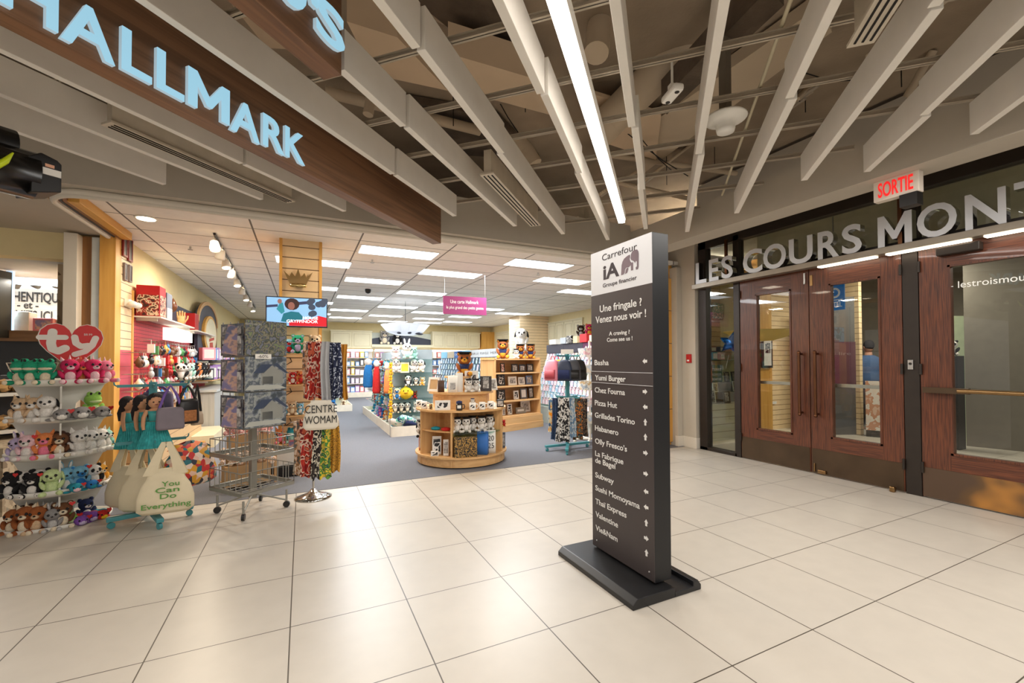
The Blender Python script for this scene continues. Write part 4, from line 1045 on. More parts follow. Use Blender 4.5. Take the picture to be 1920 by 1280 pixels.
rackplush(0, [(30, .19, ('horn', 'rust', 'cream'), 'rust brown plush bull at the left end of the bottom tier', 0), (52, .21, ('horn', 'rust', 'cream', 'black', True, False), 'rust brown plush bull, second of four on the bottom tier', -.05), (46, .2, ('bear', 'dkbrown', 'brown'), 'dark brown plush bear behind the rust bulls', .6), (72, .2, ('horn', 'rust', 'beige'), 'rust brown plush bull, third of four on the bottom tier', -.05), (82, .19, ('horn', 'brown', 'ltgrey'), 'brown plush bull, rightmost of the four', .3), (100, .17, ('rabbit', 'grey', 'ltgrey'), 'grey plush beside the brown sloth', -.15), (118, .20, ('bear', 'brown', 'cream', 'dkbrown', True, True), 'brown plush sloth with red tag on the bottom tier', 0), (132, .19, ('lying', 'lime', 'palegreen', 'black', 'plush_turtle'), 'lime green plush turtle at the back of the bottom tier', .5), (150, .17, ('lying', 'purple', 'lilac', 'black', 'plush_fish'), 'purple plush fish at the front of the bottom tier', -.1), (168, .18, ('lying', 'purple', 'lilac', 'black', 'plush_fish'), 'purple plush fish further right on the bottom tier', .15), (186, .17, ('lying', 'red', 'yellow', 'black', 'plush_fish'), 'red and yellow plush fish at the right end of the bottom tier', -.1), (164, .17, ('panda', 'navy', 'white', 'navy'), 'navy and white plush behind the purple fish', .7), (186, .17, ('lying', 'teal', 'blue', 'black', 'plush_fish'), 'teal plush fish behind the red and yellow one', .3)])

# ================================================================== teal rack with tote bags and cloth dolls
M_teal = mat('teal_painted_steel', (70, 142, 148), .4, var=.05)
M_canvas = mat('cream_canvas', (226, 212, 180), .9, var=.04, bump=.2, bscale=300)
M_green = mat('green_print', (96, 150, 72), .8)
def cross_rack(label, feet, zt, zl, name='garment_rack', arms=(.24, .24), rot=0.0, nh=5):
    c_ = sum((Vector((f.x, f.y, 0)) for f in feet), Vector()) / len(feet)
    t = thing(name, label, 'rack', c_, rot)
    L0 = Matrix.Rotation(-rot, 3, 'Z')
    for f in feet:
        d = L0 @ (Vector((f.x, f.y, 0)) - c_); a = math.atan2(d.y, d.x); l_ = d.length
        m_ = MB(); m_.box(0, l_ + .03, -.025, .025, 0, .035)
        o = m_.build('foot', M_teal, t, .004); o.location = (0, 0, .06); o.rotation_euler = (0, 0, a)
        m_ = MB(); m_.disc((0, 0, 0), .026, -.012, .012, 16); m_.box(-.012, .012, -.016, .016, -.002, .03) if False else None
        q = m_.build('caster', M_teal, o); q.location = (l_, 0, -.033); q.rotation_euler = (PI / 2, 0, .3)
    m_ = MB(); m_.box(-.025, .025, -.025, .025, .09, zt + .03); m_.build('post', M_teal, t)
    for z, r_ in ((zt, arms[0]), (zl, arms[1])):
        for k in range(4):
            a = k * PI / 2 + .3
            m_ = MB(); m_.box(0, r_, -.008, .008, -.012, .012); m_.tube([(r_, 0, 0), (r_ + .015, 0, .012), (r_ + .02, 0, .035)], .006, 6)
            o = m_.build('arm', M_teal, t); o.location = (0, 0, z); o.rotation_euler = (0, 0, a)
    return t, c_
f1 = [gp(208, 991), gp(299, 992), gp(355, 966), gp(272, 955)]
zc = Vector((sum(f.x for f in f1) / 4, sum(f.y for f in f1) / 4))
zt, zl = hz(zc.x, zc.y, 722), hz(zc.x, zc.y, 826)
cross_rack('teal steel rack on castors hung with cream tote bags and cloth dolls', f1, zt, zl)
DT = depth((zc.x, zc.y, 0))
def tote(mt=M_canvas, w_=.44, h=.33, hh=.26, name='tote_bag', th=.11):
    """vest-shaped cloth bag; its handle tops meet at the origin"""
    b = MB(); r = [(-h - hh, w_ * .40, th * .30), (-h - hh + .03, w_ * .49, th * .5), (-hh - h * .6, w_ * .49, th * .55), (-hh - h * .3, w_ * .42, th * .45), (-hh - .04, w_ * .33, th * .34), (-hh + .04, w_ * .28, th * .2)]
    loft(b, [(z, a, d, 0, 0) for z, a, d in r], 28)
    for s in (-1, 1):
        for yy in (-1, 1):
            top = (0.012 * s, yy * .008, 0)
            pts = [(s * w_ * .25, yy * th * .2, -hh - .01), (s * w_ * .2, yy * th * .22, -hh * .72), (s * w_ * .12, yy * th * .16, -hh * .35), top]
            for i in range(3):
                a, c2 = Vector(pts[i]), Vector(pts[i + 1]); wd = [.05, .036, .026, .02]
                q = []
                for P, ww in ((a, wd[i]), (c2, wd[i + 1])): q += [(P.x - ww, P.y - .003, P.z), (P.x + ww, P.y - .003, P.z), (P.x + ww, P.y + .003, P.z), (P.x - ww, P.y + .003, P.z)]
                b.add(q, [(0, 1, 5, 4), (1, 2, 6, 5), (2, 3, 7, 6), (3, 0, 4, 7), (0, 3, 2, 1), (4, 5, 6, 7)], 0, False)
    return b.build(name, mt)
M_in = mat('bag_shadowed_lining', (206, 192, 160), .9)
def hang(o, px, py, D, rz): p = dp(px, py, D); o.location = p; o.rotation_euler = (0, 0, rz); return o
fc = face(zc.x, zc.y)
g_ = 'cream canvas tote bags on the teal rack'
o = hang(tote(), 242, 828, DT + .12, fc - .75); tag(o, 'cream canvas tote bag hanging farthest left on the teal rack', 'tote bag', g_)
o = hang(tote(), 276, 830, DT - .04, fc - .55); tag(o, 'cream canvas tote bag in the middle with VA printed at its edge', 'tote bag', g_)
text('VA', (.06, -.064, -.44), (1, 0, 0), (0, 0, 1), M_black, o, cap=.04, extrude=.001)
o = hang(tote(w_=.40, h=.33, th=.09), 312, 828, DT - .2, fc - .2); tag(o, 'front cream canvas tote bag printed You Can Do Everything in green', 'tote bag', g_)
for s, x, z, cw in (('You', -.02, -.36, .12), ('Can', -.06, -.41, .16), ('Do', -.03, -.46, .11), ('Everything', -.15, -.535, .33)):
    text(s, (x, -.0525, z), (1, 0, 0), (.0, 0, 1), M_green, o, width=cw, cap=.040, extrude=.001, weight=.01)
M_geo = patches('coloured_triangles', [(230, 190, 170), (196, 50, 50), (222, 160, 50), (40, 110, 120), (236, 214, 196), (60, 60, 70), (230, 120, 70)], 22, .6, kind='cells')
o = hang(tote(M_geo, .46, .34, .06, th=.2), 356, 826, DT + .1, fc + .5); tag(o, 'wide tote bag with bright triangle pattern on the right of the teal rack', 'tote bag', g_)
# cloth dolls
M_skin = mat('cloth_skin', (204, 150, 112), .8); M_hair = mat('dark_yarn_hair', (30, 22, 24), .8, bump=.6, bscale=80)
M_gown = mat('teal_satin', (60, 160, 160), .35, var=.1); M_tulle = mat('teal_tulle', (48, 158, 160), .6, var=.25, scale=30, bump=.8, bscale=50)
def doll():
    t = thing('cloth_doll', '', 'doll')
    b = MB(); loft(b, [(.20, .05, .035, 0, 0), (.26, .045, .035, 0, 0), (.32, .06, .04, 0, 0), (.345, .03, .03, 0, 0)], 14, p=2); b.ell((0, -.005, .40), (.058, .052, .064), 0, 14)
    for s in (-1, 1): b.tube([(s * .06, 0, .325), (s * .085, -.01, .26), (s * .09, -.02, .19), (s * .085, -.025, .15)], [.018, .017, .015, .012], 8)
    b.build('body', M_skin, t)
    b = MB(); b.ell((0, .012, .415), (.068, .06, .068), 0, 14); loft(b, [(.24, .05, .02, 0, .05), (.32, .07, .03, 0, .045), (.40, .06, .04, 0, .02)], 12, p=2); b.build('hair', M_hair, t)
    b = MB(); loft(b, [(.225, .053, .042, 0, 0), (.275, .05, .04, 0, 0), (.318, .066, .044, 0, 0)], 14, p=2); b.build('bodice', M_gown, t)
    b = MB(); n = 30
    b.lathe([(.13, -.02), (.115, .05), (.085, .13), (.055, .22)], n, sy=.6); 
    for i in range(n): b.tube([(.13 * math.cos(2 * PI * i / n), .08 * math.sin(2 * PI * i / n), -.02), (.056 * math.cos(2 * PI * i / n), .036 * math.sin(2 * PI * i / n), .22)], .008, 5)
    b.build('skirt', M_tulle, t)
    for s in (-1, 1):
        e = MB(); e.ell((s * .02, -.053, .40), (.008, .004, .006), 0, 8); e.build('eye', M_eye, t)
    e = MB(); e.ell((0, -.055, .376), (.012, .004, .004), 0, 8); e.build('mouth', mat('red_stitch', (150, 50, 50), .6), t)
    return t
d0 = doll()
for px, py, D, rz, lab in ((240, 834, DT + .12, 1.0, 'cloth doll in a teal gown, leftmost of three on the teal rack'), (266, 834, DT + .02, .9, 'cloth doll in a teal gown, middle one of three, seen in profile'), (291, 834, DT - .12, .1, 'cloth doll in a teal gown facing the concourse, rightmost of three')):
    p = dp(px, py, D); place(d0, USED, loc=p, rz=fc + rz, scale=.93, label=lab, group='cloth dolls on the teal rack')
# other bags at the top of the rack
def satchel(w_, h, d, m1, strap, slen=.25, name='shoulder_bag', pocket=None):
    b = MB(); loft(b, [(-slen - h, w_ * .46, d * .4, 0, 0), (-slen - h + .02, w_ * .5, d * .5, 0, 0), (-slen - .03, w_ * .47, d * .45, 0, 0), (-slen, w_ * .42, d * .25, 0, 0)], 24, p=5)
    o = b.build(name, m1)
    b = MB(); b.tube([(-w_ * .4, 0, -slen - .02), (-w_ * .2, 0, -slen * .4), (0, 0, 0), (w_ * .2, 0, -slen * .4), (w_ * .4, 0, -slen - .02)], .011, 6); b.build('strap', strap, o)
    if pocket: MB().box(-w_ * .3, w_ * .3, -d * .56, -d * .45, -slen - h * .9, -slen - h * .45).build('pocket', pocket, o, .01)
    return o
M_gbag = mat('grey_felt', (128, 118, 126), .8, var=.08); M_pstrap = mat('purple_web', (112, 82, 160), .6); M_bleather = mat('black_leather', (28, 24, 24), .4); M_tan = mat('tan_weave', (168, 108, 62), .6, var=.3, scale=60)
o = hang(satchel(.20, .19, .07, M_gbag, M_pstrap, .19), 320, 722, DT - .1, fc + .12); tag(o, 'square grey felt bag with purple strap on the teal rack', 'bag')
o = hang(satchel(.24, .26, .08, mat('violet_bag', (104, 92, 120), .7), M_pstrap, .06), 296, 722, DT + .15, fc - .3); tag(o, 'dull violet bag hanging behind the dolls', 'bag')
o = hang(satchel(.17, .22, .09, M_bleather, M_bleather, .12, pocket=M_tan), 352, 722, DT + .02, fc + .45); tag(o, 'black bag with tan woven pocket on the right of the teal rack', 'bag')
o = hang(satchel(.10, .12, .06, mat('beige_pouch', (190, 166, 140), .6), M_bleather, .24), 370, 722, DT + .12, fc + .7); tag(o, 'small beige pouch with dark trim at the right end of the teal rack', 'bag')

# ================================================================== wire poster rack
M_wire = mat('galvanised_wire', (150, 148, 140), .4, metal=.6, var=.05)
wc = dp(474, 900, 4.12); WX, WY = wc.x, wc.y
wr = face(WX, WY) + math.radians(31)
W_ = .18
def wz(py): return hz(WX, WY, py)
wt = thing('wire_rack', 'grey wire spinner rack on castors with framed landscape prints in front of the slatted column', 'rack', (WX, WY, 0), wr)
m_ = MB(); m_.box(-.025, .025, -.025, .025, .12, wz(640)); m_.build('post', M_wire, wt)
for k in range(4):
    a = PI / 4 + k * PI / 2; l_ = .29
    m_ = MB(); m_.tube([(0, 0, .16), (l_ * math.cos(a), l_ * math.sin(a), .07)], .009, 6); m_.tube([(l_ * math.cos(a), l_ * math.sin(a), .05), (l_ * math.cos(a), l_ * math.sin(a), .17)], .010, 6)
    o = m_.build('leg', M_wire, wt)
    m_ = MB(); m_.disc((0, 0, 0), .03, -.012, .012, 16); q = m_.build('caster', M_black, o); q.location = (l_ * math.cos(a), l_ * math.sin(a), .031); q.rotation_euler = (PI / 2, 0, a)
def basket(z, h, r_, nm='basket'):
    m_ = MB()
    for zz in (z, z + .03, z + h):
        m_.tube([(-r_, -r_, zz), (r_, -r_, zz), (r_, r_, zz), (-r_, r_, zz)], .005 if zz != z + .03 else .008, 6, closed=True)
    for k in range(-3, 4):
        t_ = k / 3 * r_
        for q in (((t_, -r_, z), (t_, -r_, z + h)), ((t_, r_, z), (t_, r_, z + h)), ((-r_, t_, z), (-r_, t_, z + h)), ((r_, t_, z), (r_, t_, z + h)), ((-r_, t_, z), (r_, t_, z)), ((t_, -r_, z), (t_, r_, z))):
            m_.tube(q, .0035, 5)
    for x in (-r_, r_): m_.box(x - .003, x + .003, -r_, r_, z, z + .035)
    for y in (-r_, r_): m_.box(-r_, r_, y - .003, y + .003, z, z + .035)
    return m_.build(nm, M_wire, wt)
zr = [wz(912), wz(850), wz(798), wz(733), wz(669)]
basket(zr[0], .20, .25); basket(zr[1], .16, .25)
for z in zr[2:]: basket(z, .07, W_)
m_ = MB()
for x in (-W_, -W_ / 3, W_ / 3, W_):
    for y in (-W_, W_): m_.tube([(x, y, zr[1]), (x, y, wz(606))], .004, 5)
for y in (-W_ / 3, W_ / 3):
    for x in (-W_, W_): m_.tube([(x, y, zr[1]), (x, y, wz(606))], .004, 5)
m_.build('wire_frame', M_wire, wt)
M_cott = patches('cottage_print', [(106, 112, 124), (160, 160, 160), (90, 98, 106), (186, 184, 174), (130, 134, 142), (84, 90, 94)], 9, .35, 6, soft=True)
M_gard = patches('garden_print', [(108, 116, 84), (150, 158, 110), (84, 84, 110), (170, 160, 130), (76, 82, 66), (140, 140, 150)], 16, .35, 9, soft=True)
M_noir = patches('dim_print', [(60, 66, 78), (96, 104, 120), (140, 140, 142), (50, 50, 56)], 9, .35, 6, soft=True)
M_pinkp = patches('dusk_print', [(150, 120, 130), (112, 104, 140), (190, 150, 130), (90, 90, 120)], 9, .35, 6, soft=True)
M_roof = mat('print_roof', (74, 84, 104), .4); M_house = mat('print_house', (168, 164, 152), .4); M_lite = mat('print_highlight', (206, 202, 188), .4)
def wloc(x, y, z): return Matrix.Translation((WX, WY, 0)) @ Matrix.Rotation(wr, 4, 'Z') @ Vector((x, y, z))
pz = [(zr[4], wz(606) - zr[4], M_gard, 'HOMETOWN LAKE', 'top front print of a garden lane on the wire rack'), (zr[3], zr[4] - zr[3] - .01, M_cott, 'HOMESTEAD', 'middle front print of a grey cottage on the wire rack'), (zr[2], zr[3] - zr[2] - .01, M_cott, 'HOMESTEAD', 'lowest front print of a grey cottage on the wire rack')]
for z, h, pm_, cap_, lab in pz:
    t = thing('landscape_print', lab, 'print', wloc(0, -W_ - .018, z + .01), wr, 'prints in the wire rack')
    w2 = .195
    MB().box(-w2, w2, -.008, .008, 0, h).build('board', pm_, t)
    if pm_ is M_cott:
        for nm, pts, mm in (('house', [(-.05, .2), (.16, .2), (.16, .52), (.05, .74), (-.05, .52)], M_house), ('roof', [(-.13, .52), (-.03, .52), (.06, .78), (-.05, .78)], M_roof), ('roof', [(.06, .78), (.19, .5), (.22, .5), (.1, .82)], M_roof), ('path', [(-.2, .04), (.2, .04), (.12, .16), (-.16, .18)], M_lite), ('porch', [(-.04, .2), (.06, .2), (.06, .42), (-.04, .42)], M_roof)):
            m_ = MB(); m_.prism([(x, zz * h) for x, zz in pts], -.0088, -.008); m_.build(nm, mm, t)
    text(cap_, (-.16 if pm_ is M_cott else -.2, -.0085, h * .86), (1, 0, 0), (0, 0, 1), M_lite, t, width=.15, cap=.016, extrude=.0008)
    MB().box(-w2 - .003, w2 + .003, -.011, -.0095, -.002, h + .002).build('shrink_wrap', glass('clear_wrap', (248, 250, 252), .7, .08), t)
t = tag(MB().box(-.075, .075, -.003, .003, 0, .045).build('price_card', M_paper), 'handwritten white discount card clipped under the top print', 'card'); t.location = wloc(-.04, -W_ - .035, zr[4] - .02); t.rotation_euler = (0, 0, wr)
text('-60%', (-.055, -.0035, .01), (1, 0, 0), (0, 0, 1), M_tdk, t, width=.10, cap=.026, extrude=.0006)
for i, (z, h) in enumerate(((zr[4], .29), (zr[3], .29), (zr[2], .29))):
    lv = ['top', 'middle', 'lowest'][i]
    o = MB().box(-.006, .006, -.17, .17, 0, h).build('landscape_print', [M_noir, M_noir, M_noir][i]); tag(o, lv + ' dim print on the left side of the wire rack', 'print', 'side prints in the wire rack')
    o.location = wloc(-W_ - .018, .0, z + .01); o.rotation_euler = (0, 0, wr)
    m_ = MB()
    for r_ in range(3):
        for c_ in range(4): m_.box(-.008, -.006, -.15 + c_ * .078, -.09 + c_ * .078, .02 + r_ * .088, .09 + r_ * .088)
    m_.build('photo_windows', M_photo, o)
    o = MB().box(-.10, .10, -.004, .004, 0, .26).build('landscape_print', M_pinkp); tag(o, lv + ' narrow pinkish print tilted at the corner of the wire rack', 'print', 'corner prints in the wire rack')
    o.location = wloc(-W_ - .04, -W_ + .10, z + .015); o.rotation_euler = (0, .18, wr - .55)

# ================================================================== scarf stand
M_chr = mat('mirror_chrome', (190, 188, 184), .1, metal=1, var=.02)
sc_p = gp(588, 936); SX, SYY = sc_p.x, sc_p.y + .08
st_ = thing('scarf_stand', 'chrome stand with round foot and two tiers of hanging scarves', 'stand', (SX, SYY, 0), face(SX, SYY))
DS = depth((SX, SYY, 0))
def sz_(py): return hz(SX, SYY, py)
m_ = MB(); m_.lathe([(.0001, .0), (.175, 0), (.178, .008), (.12, .025), (.05, .055), (.02, .09), (.0001, .09)], 36); m_.build('foot', M_chr, st_)
m_ = MB(); m_.tube([(0, 0, .08), (0, 0, sz_(642))], .012, 10); m_.build('pole', M_chr, st_)
for z in (sz_(645), sz_(790)):
    m_ = MB()
    for k in range(6):
        a = k * PI / 3 + .26; m_.tube([(0, 0, z), (.23 * math.cos(a), .23 * math.sin(a), z + .012)], .004, 6)
    m_.build('arms', M_chr, st_)
M_flor = patches('red_floral', [(150, 30, 28), (190, 50, 34), (230, 200, 180), (120, 24, 24), (206, 100, 70)], 14, .8, 1)
M_dots = patches('navy_sprinkle', [(32, 40, 70), (32, 40, 70), (30, 38, 66), (190, 196, 210)], 50, .8, 1)
M_swirl = patches('yellow_green_field', [(230, 196, 60), (70, 130, 60), (206, 180, 70), (40, 90, 70), (100, 150, 60)], 12, .8, 3)
M_must = patches('mustard_leopard', [(206, 150, 50), (206, 150, 50), (80, 52, 24), (214, 160, 60)], 70, .8, 1)
M_bw = patches('black_cream_cloth', [(26, 24, 26), (220, 210, 190), (26, 24, 26), (60, 50, 46)], 18, .8, 2)
M_crm = patches('cream_floral', [(228, 212, 190), (228, 212, 190), (180, 140, 90), (100, 110, 110)], 26, .8, 2)
M_gry = mat('light_grey_wool', (176, 176, 178), .9, bump=.4, bscale=200); M_ogold = mat('ochre_scarf', (206, 140, 44), .85, var=.12)
gsc = 'scarves on the chrome stand'
for px, py0, py1, wpx, mm, lab, D in ((580, 640, 745, 20, M_crm, 'cream scarf at the left of the upper tier', .05), (592, 640, 745, 28, M_flor, 'red floral scarf on the upper tier', -.1), (611, 640, 748, 14, M_gry, 'light grey scarf beside the pole on the upper tier', -.16), (627, 642, 746, 24, M_dots, 'navy scarf with pale sprinkles on the upper tier', -.06), (644, 645, 750, 14, M_ogold, 'ochre scarf at the right of the upper tier', .1),
                                  (564, 788, 888, 24, M_crm, 'cream floral scarf at the left of the lower tier', .0), (578, 785, 890, 24, M_flor, 'red floral scarf on the lower tier', -.12), (594, 788, 893, 14, M_bw, 'black and cream scarf in the middle of the lower tier', -.17), (610, 788, 893, 18, M_swirl, 'yellow and green scarf on the lower tier', -.12), (627, 788, 884, 18, M_must, 'mustard leopard scarf at the right of the lower tier', .02)):
    b = MB(); k = DS / F; cloth_strip(b, wpx * k, (py1 - py0) * k, max(2, wpx // 7), .018, top=0, seedv=px)
    o = b.build('scarf', mm); p = dp(px, py0, DS + D); o.location = p; o.rotation_euler = (0, 0, face(SX, SYY) + (px - 605) * -.012)
    tag(o, lab, 'scarf', gsc)
o = tote(mat('natural_cotton', (228, 220, 204), .9, var=.03), .33, .25, .04, 'cotton_bag', .05); hang(o, 602, 750, DS - .2, face(SX, SYY) + .05)
tag(o, 'cream cotton bag printed CENTRE WOMAM hanging on the chrome stand', 'bag')
text('CENTRE', (-.145, -.033, -.12), (1, 0, 0), (0, 0, 1), M_black, o, width=.29, cap=.075, extrude=.001)
text('WOMAM', (-.148, -.033, -.225), (1, 0, 0), (0, 0, 1), M_black, o, width=.29, cap=.075, extrude=.001)
# ================================================================== round tiered table
M_map = wood('light_maple', (222, 178, 122), (208, 160, 104), 'X', 8, .45)
M_mapz = wood('light_maple_upright', (218, 174, 118), (202, 154, 98), 'Z', 8, .45)
TX, TYC = 2.07, 5.97
tb = thing('round_display_table', 'round light maple three tier display table full of graduation gifts', 'display table', (TX, TYC, 0))
def ring(nm, r0, r1, z0, z1, n=40, a0=0, a1=2 * PI, mt=M_map):
    m_ = MB(); m_.lathe([(r0, z0), (r1, z0), (r1, z1), (r0, z1), (r0, z0)], n, 0, a0, a1, smooth=False); return m_.build(nm, mt, tb)
A = [math.radians(x) for x in (-121, -44, 10, 100, 189)]
ring('base', .0001, .62, .02, .13); ring('base_shelf', .0001, .65, .13, .155)
ring('core', .26, .28, .155, .73)
ring('table_top', .0001, .64, .735, .76)
ring('drum', .0001, .40, .76, .955); ring('upper_top', .0001, .46, .955, .985)
ring('core', .0001, .2, .985, 1.17); ring('crown_top', .0001, .24, 1.17, 1.195)
for a in A:
    m_ = MB(); m_.box(.27, .625, -.012, .012, .02, .735); o = m_.build('divider', M_mapz, tb); o.rotation_euler = (0, 0, a)
for a0, a1, z, mt in ((math.radians(-171), A[0], .47, M_map), (A[1], A[2], .45, M_map), (A[0], A[1], .44, None)):
    ring('shelf', .27, .60, z, z + .014, 14, a0, a1, mt or glass('shelf_glass', (210, 230, 226), 1.0))
def pol(px, z, r): 
    """point on the table at photo column px, radius r on its viewer side"""
    d = ray(px, 740); d = Vector((d.x, d.y)); d.normalize(); c_ = Vector((TX, TYC)); k = d.dot(c_); off = (c_ - d * k).length
    h_ = math.sqrt(max(0, r * r - off * off)); q = d * (k - h_); return Vector((q.x, q.y, z))
def on(o, px, z, r, lab, cat, group=None, turn=0.0, tilt=0.0, scale=None):
    p = pol(px, z, r); o.location = p; o.rotation_euler = (tilt, 0, face(p.x, p.y) + turn)
    if scale: o.scale = (scale,) * 3
    return tag(o, lab, cat, group)
M_dkbrown = mat('brown_leather', (74, 46, 32), .5); M_blkprint = patches('black_gold_print', [(24, 20, 18), (24, 20, 18), (206, 160, 80), (30, 26, 22)], 60, .4, 1)
def bag(w_, d, h, m1, m2=None):
    b = MB(); loft(b, [(0, w_ / 2, d / 2, 0, 0), (h * .5, w_ / 2, d * .48, 0, 0), (h, w_ / 2, d * .3, 0, 0)], 20, p=9)
    o = b.build('gift_bag', m1)
    for s in (-1, 1): b = MB(); b.tube([(-w_ * .2, s * d * .28, h), (-w_ * .15, s * d * .28, h + .05), (w_ * .15, s * d * .28, h + .05), (w_ * .2, s * d * .28, h)], .003, 5); b.build('handle', m2 or M_paper, o)
    return o
ut = .985
o = bag(.09, .07, .16, M_dkbrown, M_dkbrown); on(o, 827, ut, .40, 'brown wine gift bag on the upper tier of the round table', 'gift bag')
o = bag(.13, .07, .22, M_paper); on(o, 849, ut, .40, 'white gift bag with a small portrait on the upper tier', 'gift bag'); MB().box(-.035, .035, -.037, -.035, .04, .13).build('portrait', M_photo, o)
o = carton(.10, .04, .26, M_paper, None, 'card_box'); on(o, 861, ut, .33, 'tall white card box standing behind the white gift bag', 'box')
for px, lab in ((879, 'white plush dog with black cap, left one on the upper tier'), (893, 'white plush dog with black cap, right one on the upper tier')):
    o = plush('dog', 'white', 'white', 'black', cap='black'); on(o, px, ut, .40, lab, 'plush toy', 'capped plush dogs on the round table', scale=.19)
o = frame(.19, .15, M_paper, M_print_bw); on(o, 884, ut + .13, .24, 'black and white pennant print in a white frame behind the capped dogs', 'picture frame'); o.location.z = ut + .001
o.scale = (1, 1, 1.9)
o = frame(.16, .21, mat('charcoal_frame', (58, 52, 52), .5), M_photo, border=.24); on(o, 911, ut, .41, 'charcoal 2024 photo frame at the right of the upper tier', 'picture frame'); text('2024', (-.04, -.0125, .175), (1, 0, 0), (0, 0, 1), M_paper, o, width=.08, cap=.02, extrude=.001)
o = frame(.20, .20, M_paper, M_kraft); on(o, 812, ut, .43, 'white frame leaning at the left end of the upper tier', 'picture frame', turn=-.7, tilt=-.2)
o = frame(.14, .17, M_paper, M_photo); on(o, 926, ut, .43, 'pale frame leaning at the right end of the upper tier', 'picture frame', turn=.8, tilt=-.15)
o = plush('bear', 'rust', 'gold', 'dkbrown', cap='black', n=14); on(o, 871, 1.196, .12, 'large brown teddy bear with black cap crowning the round table', 'plush toy', scale=.36)
MB().box(-.2, .2, -.25, -.05, .25, .26) if False else None
sh = MB(); sh.ell((0, -.01, .33), (.25, .235, .2), 0, 14); sh.build('shirt', PM['navy'], o)
tt = .761
M_mugw = mat('white_ceramic', (240, 236, 228), .2); M_mugk = mat('black_ceramic', (28, 26, 28), .2)
mg = mug(M_mugw, M_print_bw)
for px, r, lab in ((786, .56, 'white mug farthest left on the table top'), (795, .58, 'white mug second from the left on the table top'), (886, .58, 'white mug under a small blue capped plush'), (904, .58, 'white mug with black print right of the capped plush mug'), (920, .57, 'white mug at the right of the table top row')):
    p = pol(px, tt, r); place(mg, USED, loc=p, rz=face(p.x, p.y), scale=1.05, label=lab, group='white mugs on the round table')
for q in [x for x in COL.objects if x.name.split('.')[0] == 'mug']: q['category'] = 'mug'
o = mug(M_mugk, M_paper); on(o, 861, tt, .58, 'black mug with blue cap on the table top', 'mug'); m_ = MB(); m_.lathe([(.04, .095), (.038, .12), (.0001, .13)], 16); m_.build('lid', PM['navy'], o)
o = plush('dog', 'white', 'white', 'black', cap='navy'); p = pol(886, tt + .075, .58); on(o, 886, tt + .012, .58, 'tiny white plush in a navy cap sitting in a mug', 'plush toy', scale=.10); o.location.z = tt + .06
o = carton(.04, .03, .07, M_blkprint, None, 'perfume_box'); on(o, 808, tt, .56, 'small dark boxed bottle on the table top', 'box')
o = frame(.20, .13, M_paper, M_print_bw); on(o, 830, tt, .58, 'white framed black pennant print at the front of the table top', 'picture frame', tilt=-.1)
o = carton(.10, .06, .10, M_black, M_photo); on(o, 938, tt, .58, 'black photo box at the right end of the table top', 'box')
# bays
for i, px in enumerate((857, 874, 886, 903, 918)):
    o = plush('dog', 'white', 'white', 'black', cap='black'); on(o, px, .455, .46 if i != 2 else .38, 'white plush dog in black cap on the glass shelf, %s from the left' % ORD[i], 'plush toy', 'capped plush dogs in the table bay', scale=.215)
def beret(m1):
    b = MB(); b.lathe([(.0001, 0), (.05, 0), (.065, .015), (.06, .03), (.02, .042), (.0001, .045)], 20); return b.build('felt_hat', m1)
o = beret(PM['teal']); on(o, 817, .485, .50, 'teal felt hat on the left bay shelf', 'hat'); o = beret(PM['red']); on(o, 836, .485, .50, 'red felt hat beside the teal one on the left bay shelf', 'hat')
o = carton(.12, .03, .24, M_paper, M_print_bw); on(o, 819, .156, .50, 'black bow tie set in a white pack in the lower left bay', 'box', tilt=-.12)
o = carton(.07, .03, .21, M_paper, M_photo); on(o, 836, .156, .52, 'tall white patterned pack leaning in the lower left bay', 'box', tilt=-.15)
o = carton(.10, .05, .06, M_paper, M_print_bw); on(o, 815, .156, .585, 'small white box at the front of the lower left bay', 'box')
o = carton(.30, .18, .26, M_blkprint, None); on(o, 871, .156, .52, 'black box with gold fleck pattern on the base of the round table', 'gift box', turn=.2)
o = bag(.15, .12, .30, mat('blue_grid_bag', (52, 112, 190), .5)); on(o, 905, .156, .52, 'blue gift bag on the base of the round table', 'gift bag', turn=-.2)
o = bag(.13, .06, .31, M_paper); on(o, 920, .156, .55, 'white gift bag printed 2025 on the base of the round table', 'gift bag', turn=.1); text('20', (-.04, -.031, .17), (1, 0, 0), (0, 0, 1), M_black, o, width=.08, cap=.07, extrude=.001); text('25', (-.04, -.031, .07), (1, 0, 0), (0, 0, 1), M_black, o, width=.08, cap=.07, extrude=.001)
o = carton(.07, .05, .19, mat('orange_pack', (214, 124, 74), .5), M_paper); on(o, 790, .156, .56, 'orange pack leaning in the far left bay', 'box', tilt=-.2)
o = plush('dog', 'white', 'black', 'black', cap='black'); on(o, 791, .40, .5, 'black and white plush in a net bag in the far left bay', 'plush toy', scale=.25)
o.location.z = .34
o = plush('bear', 'orange', 'yellow'); on(o, 938, .466, .48, 'orange plush in the right bay', 'plush toy', scale=.14)
o = plush('bear', 'red', 'red'); on(o, 944, .466, .54, 'red plush in the right bay', 'plush toy', scale=.10)
o = carton(.11, .03, .22, mat('slate_pack', (76, 84, 98), .5), M_photo); on(o, 940, .156, .5, 'slate blue picture pack standing in the right bay', 'box', turn=.5)

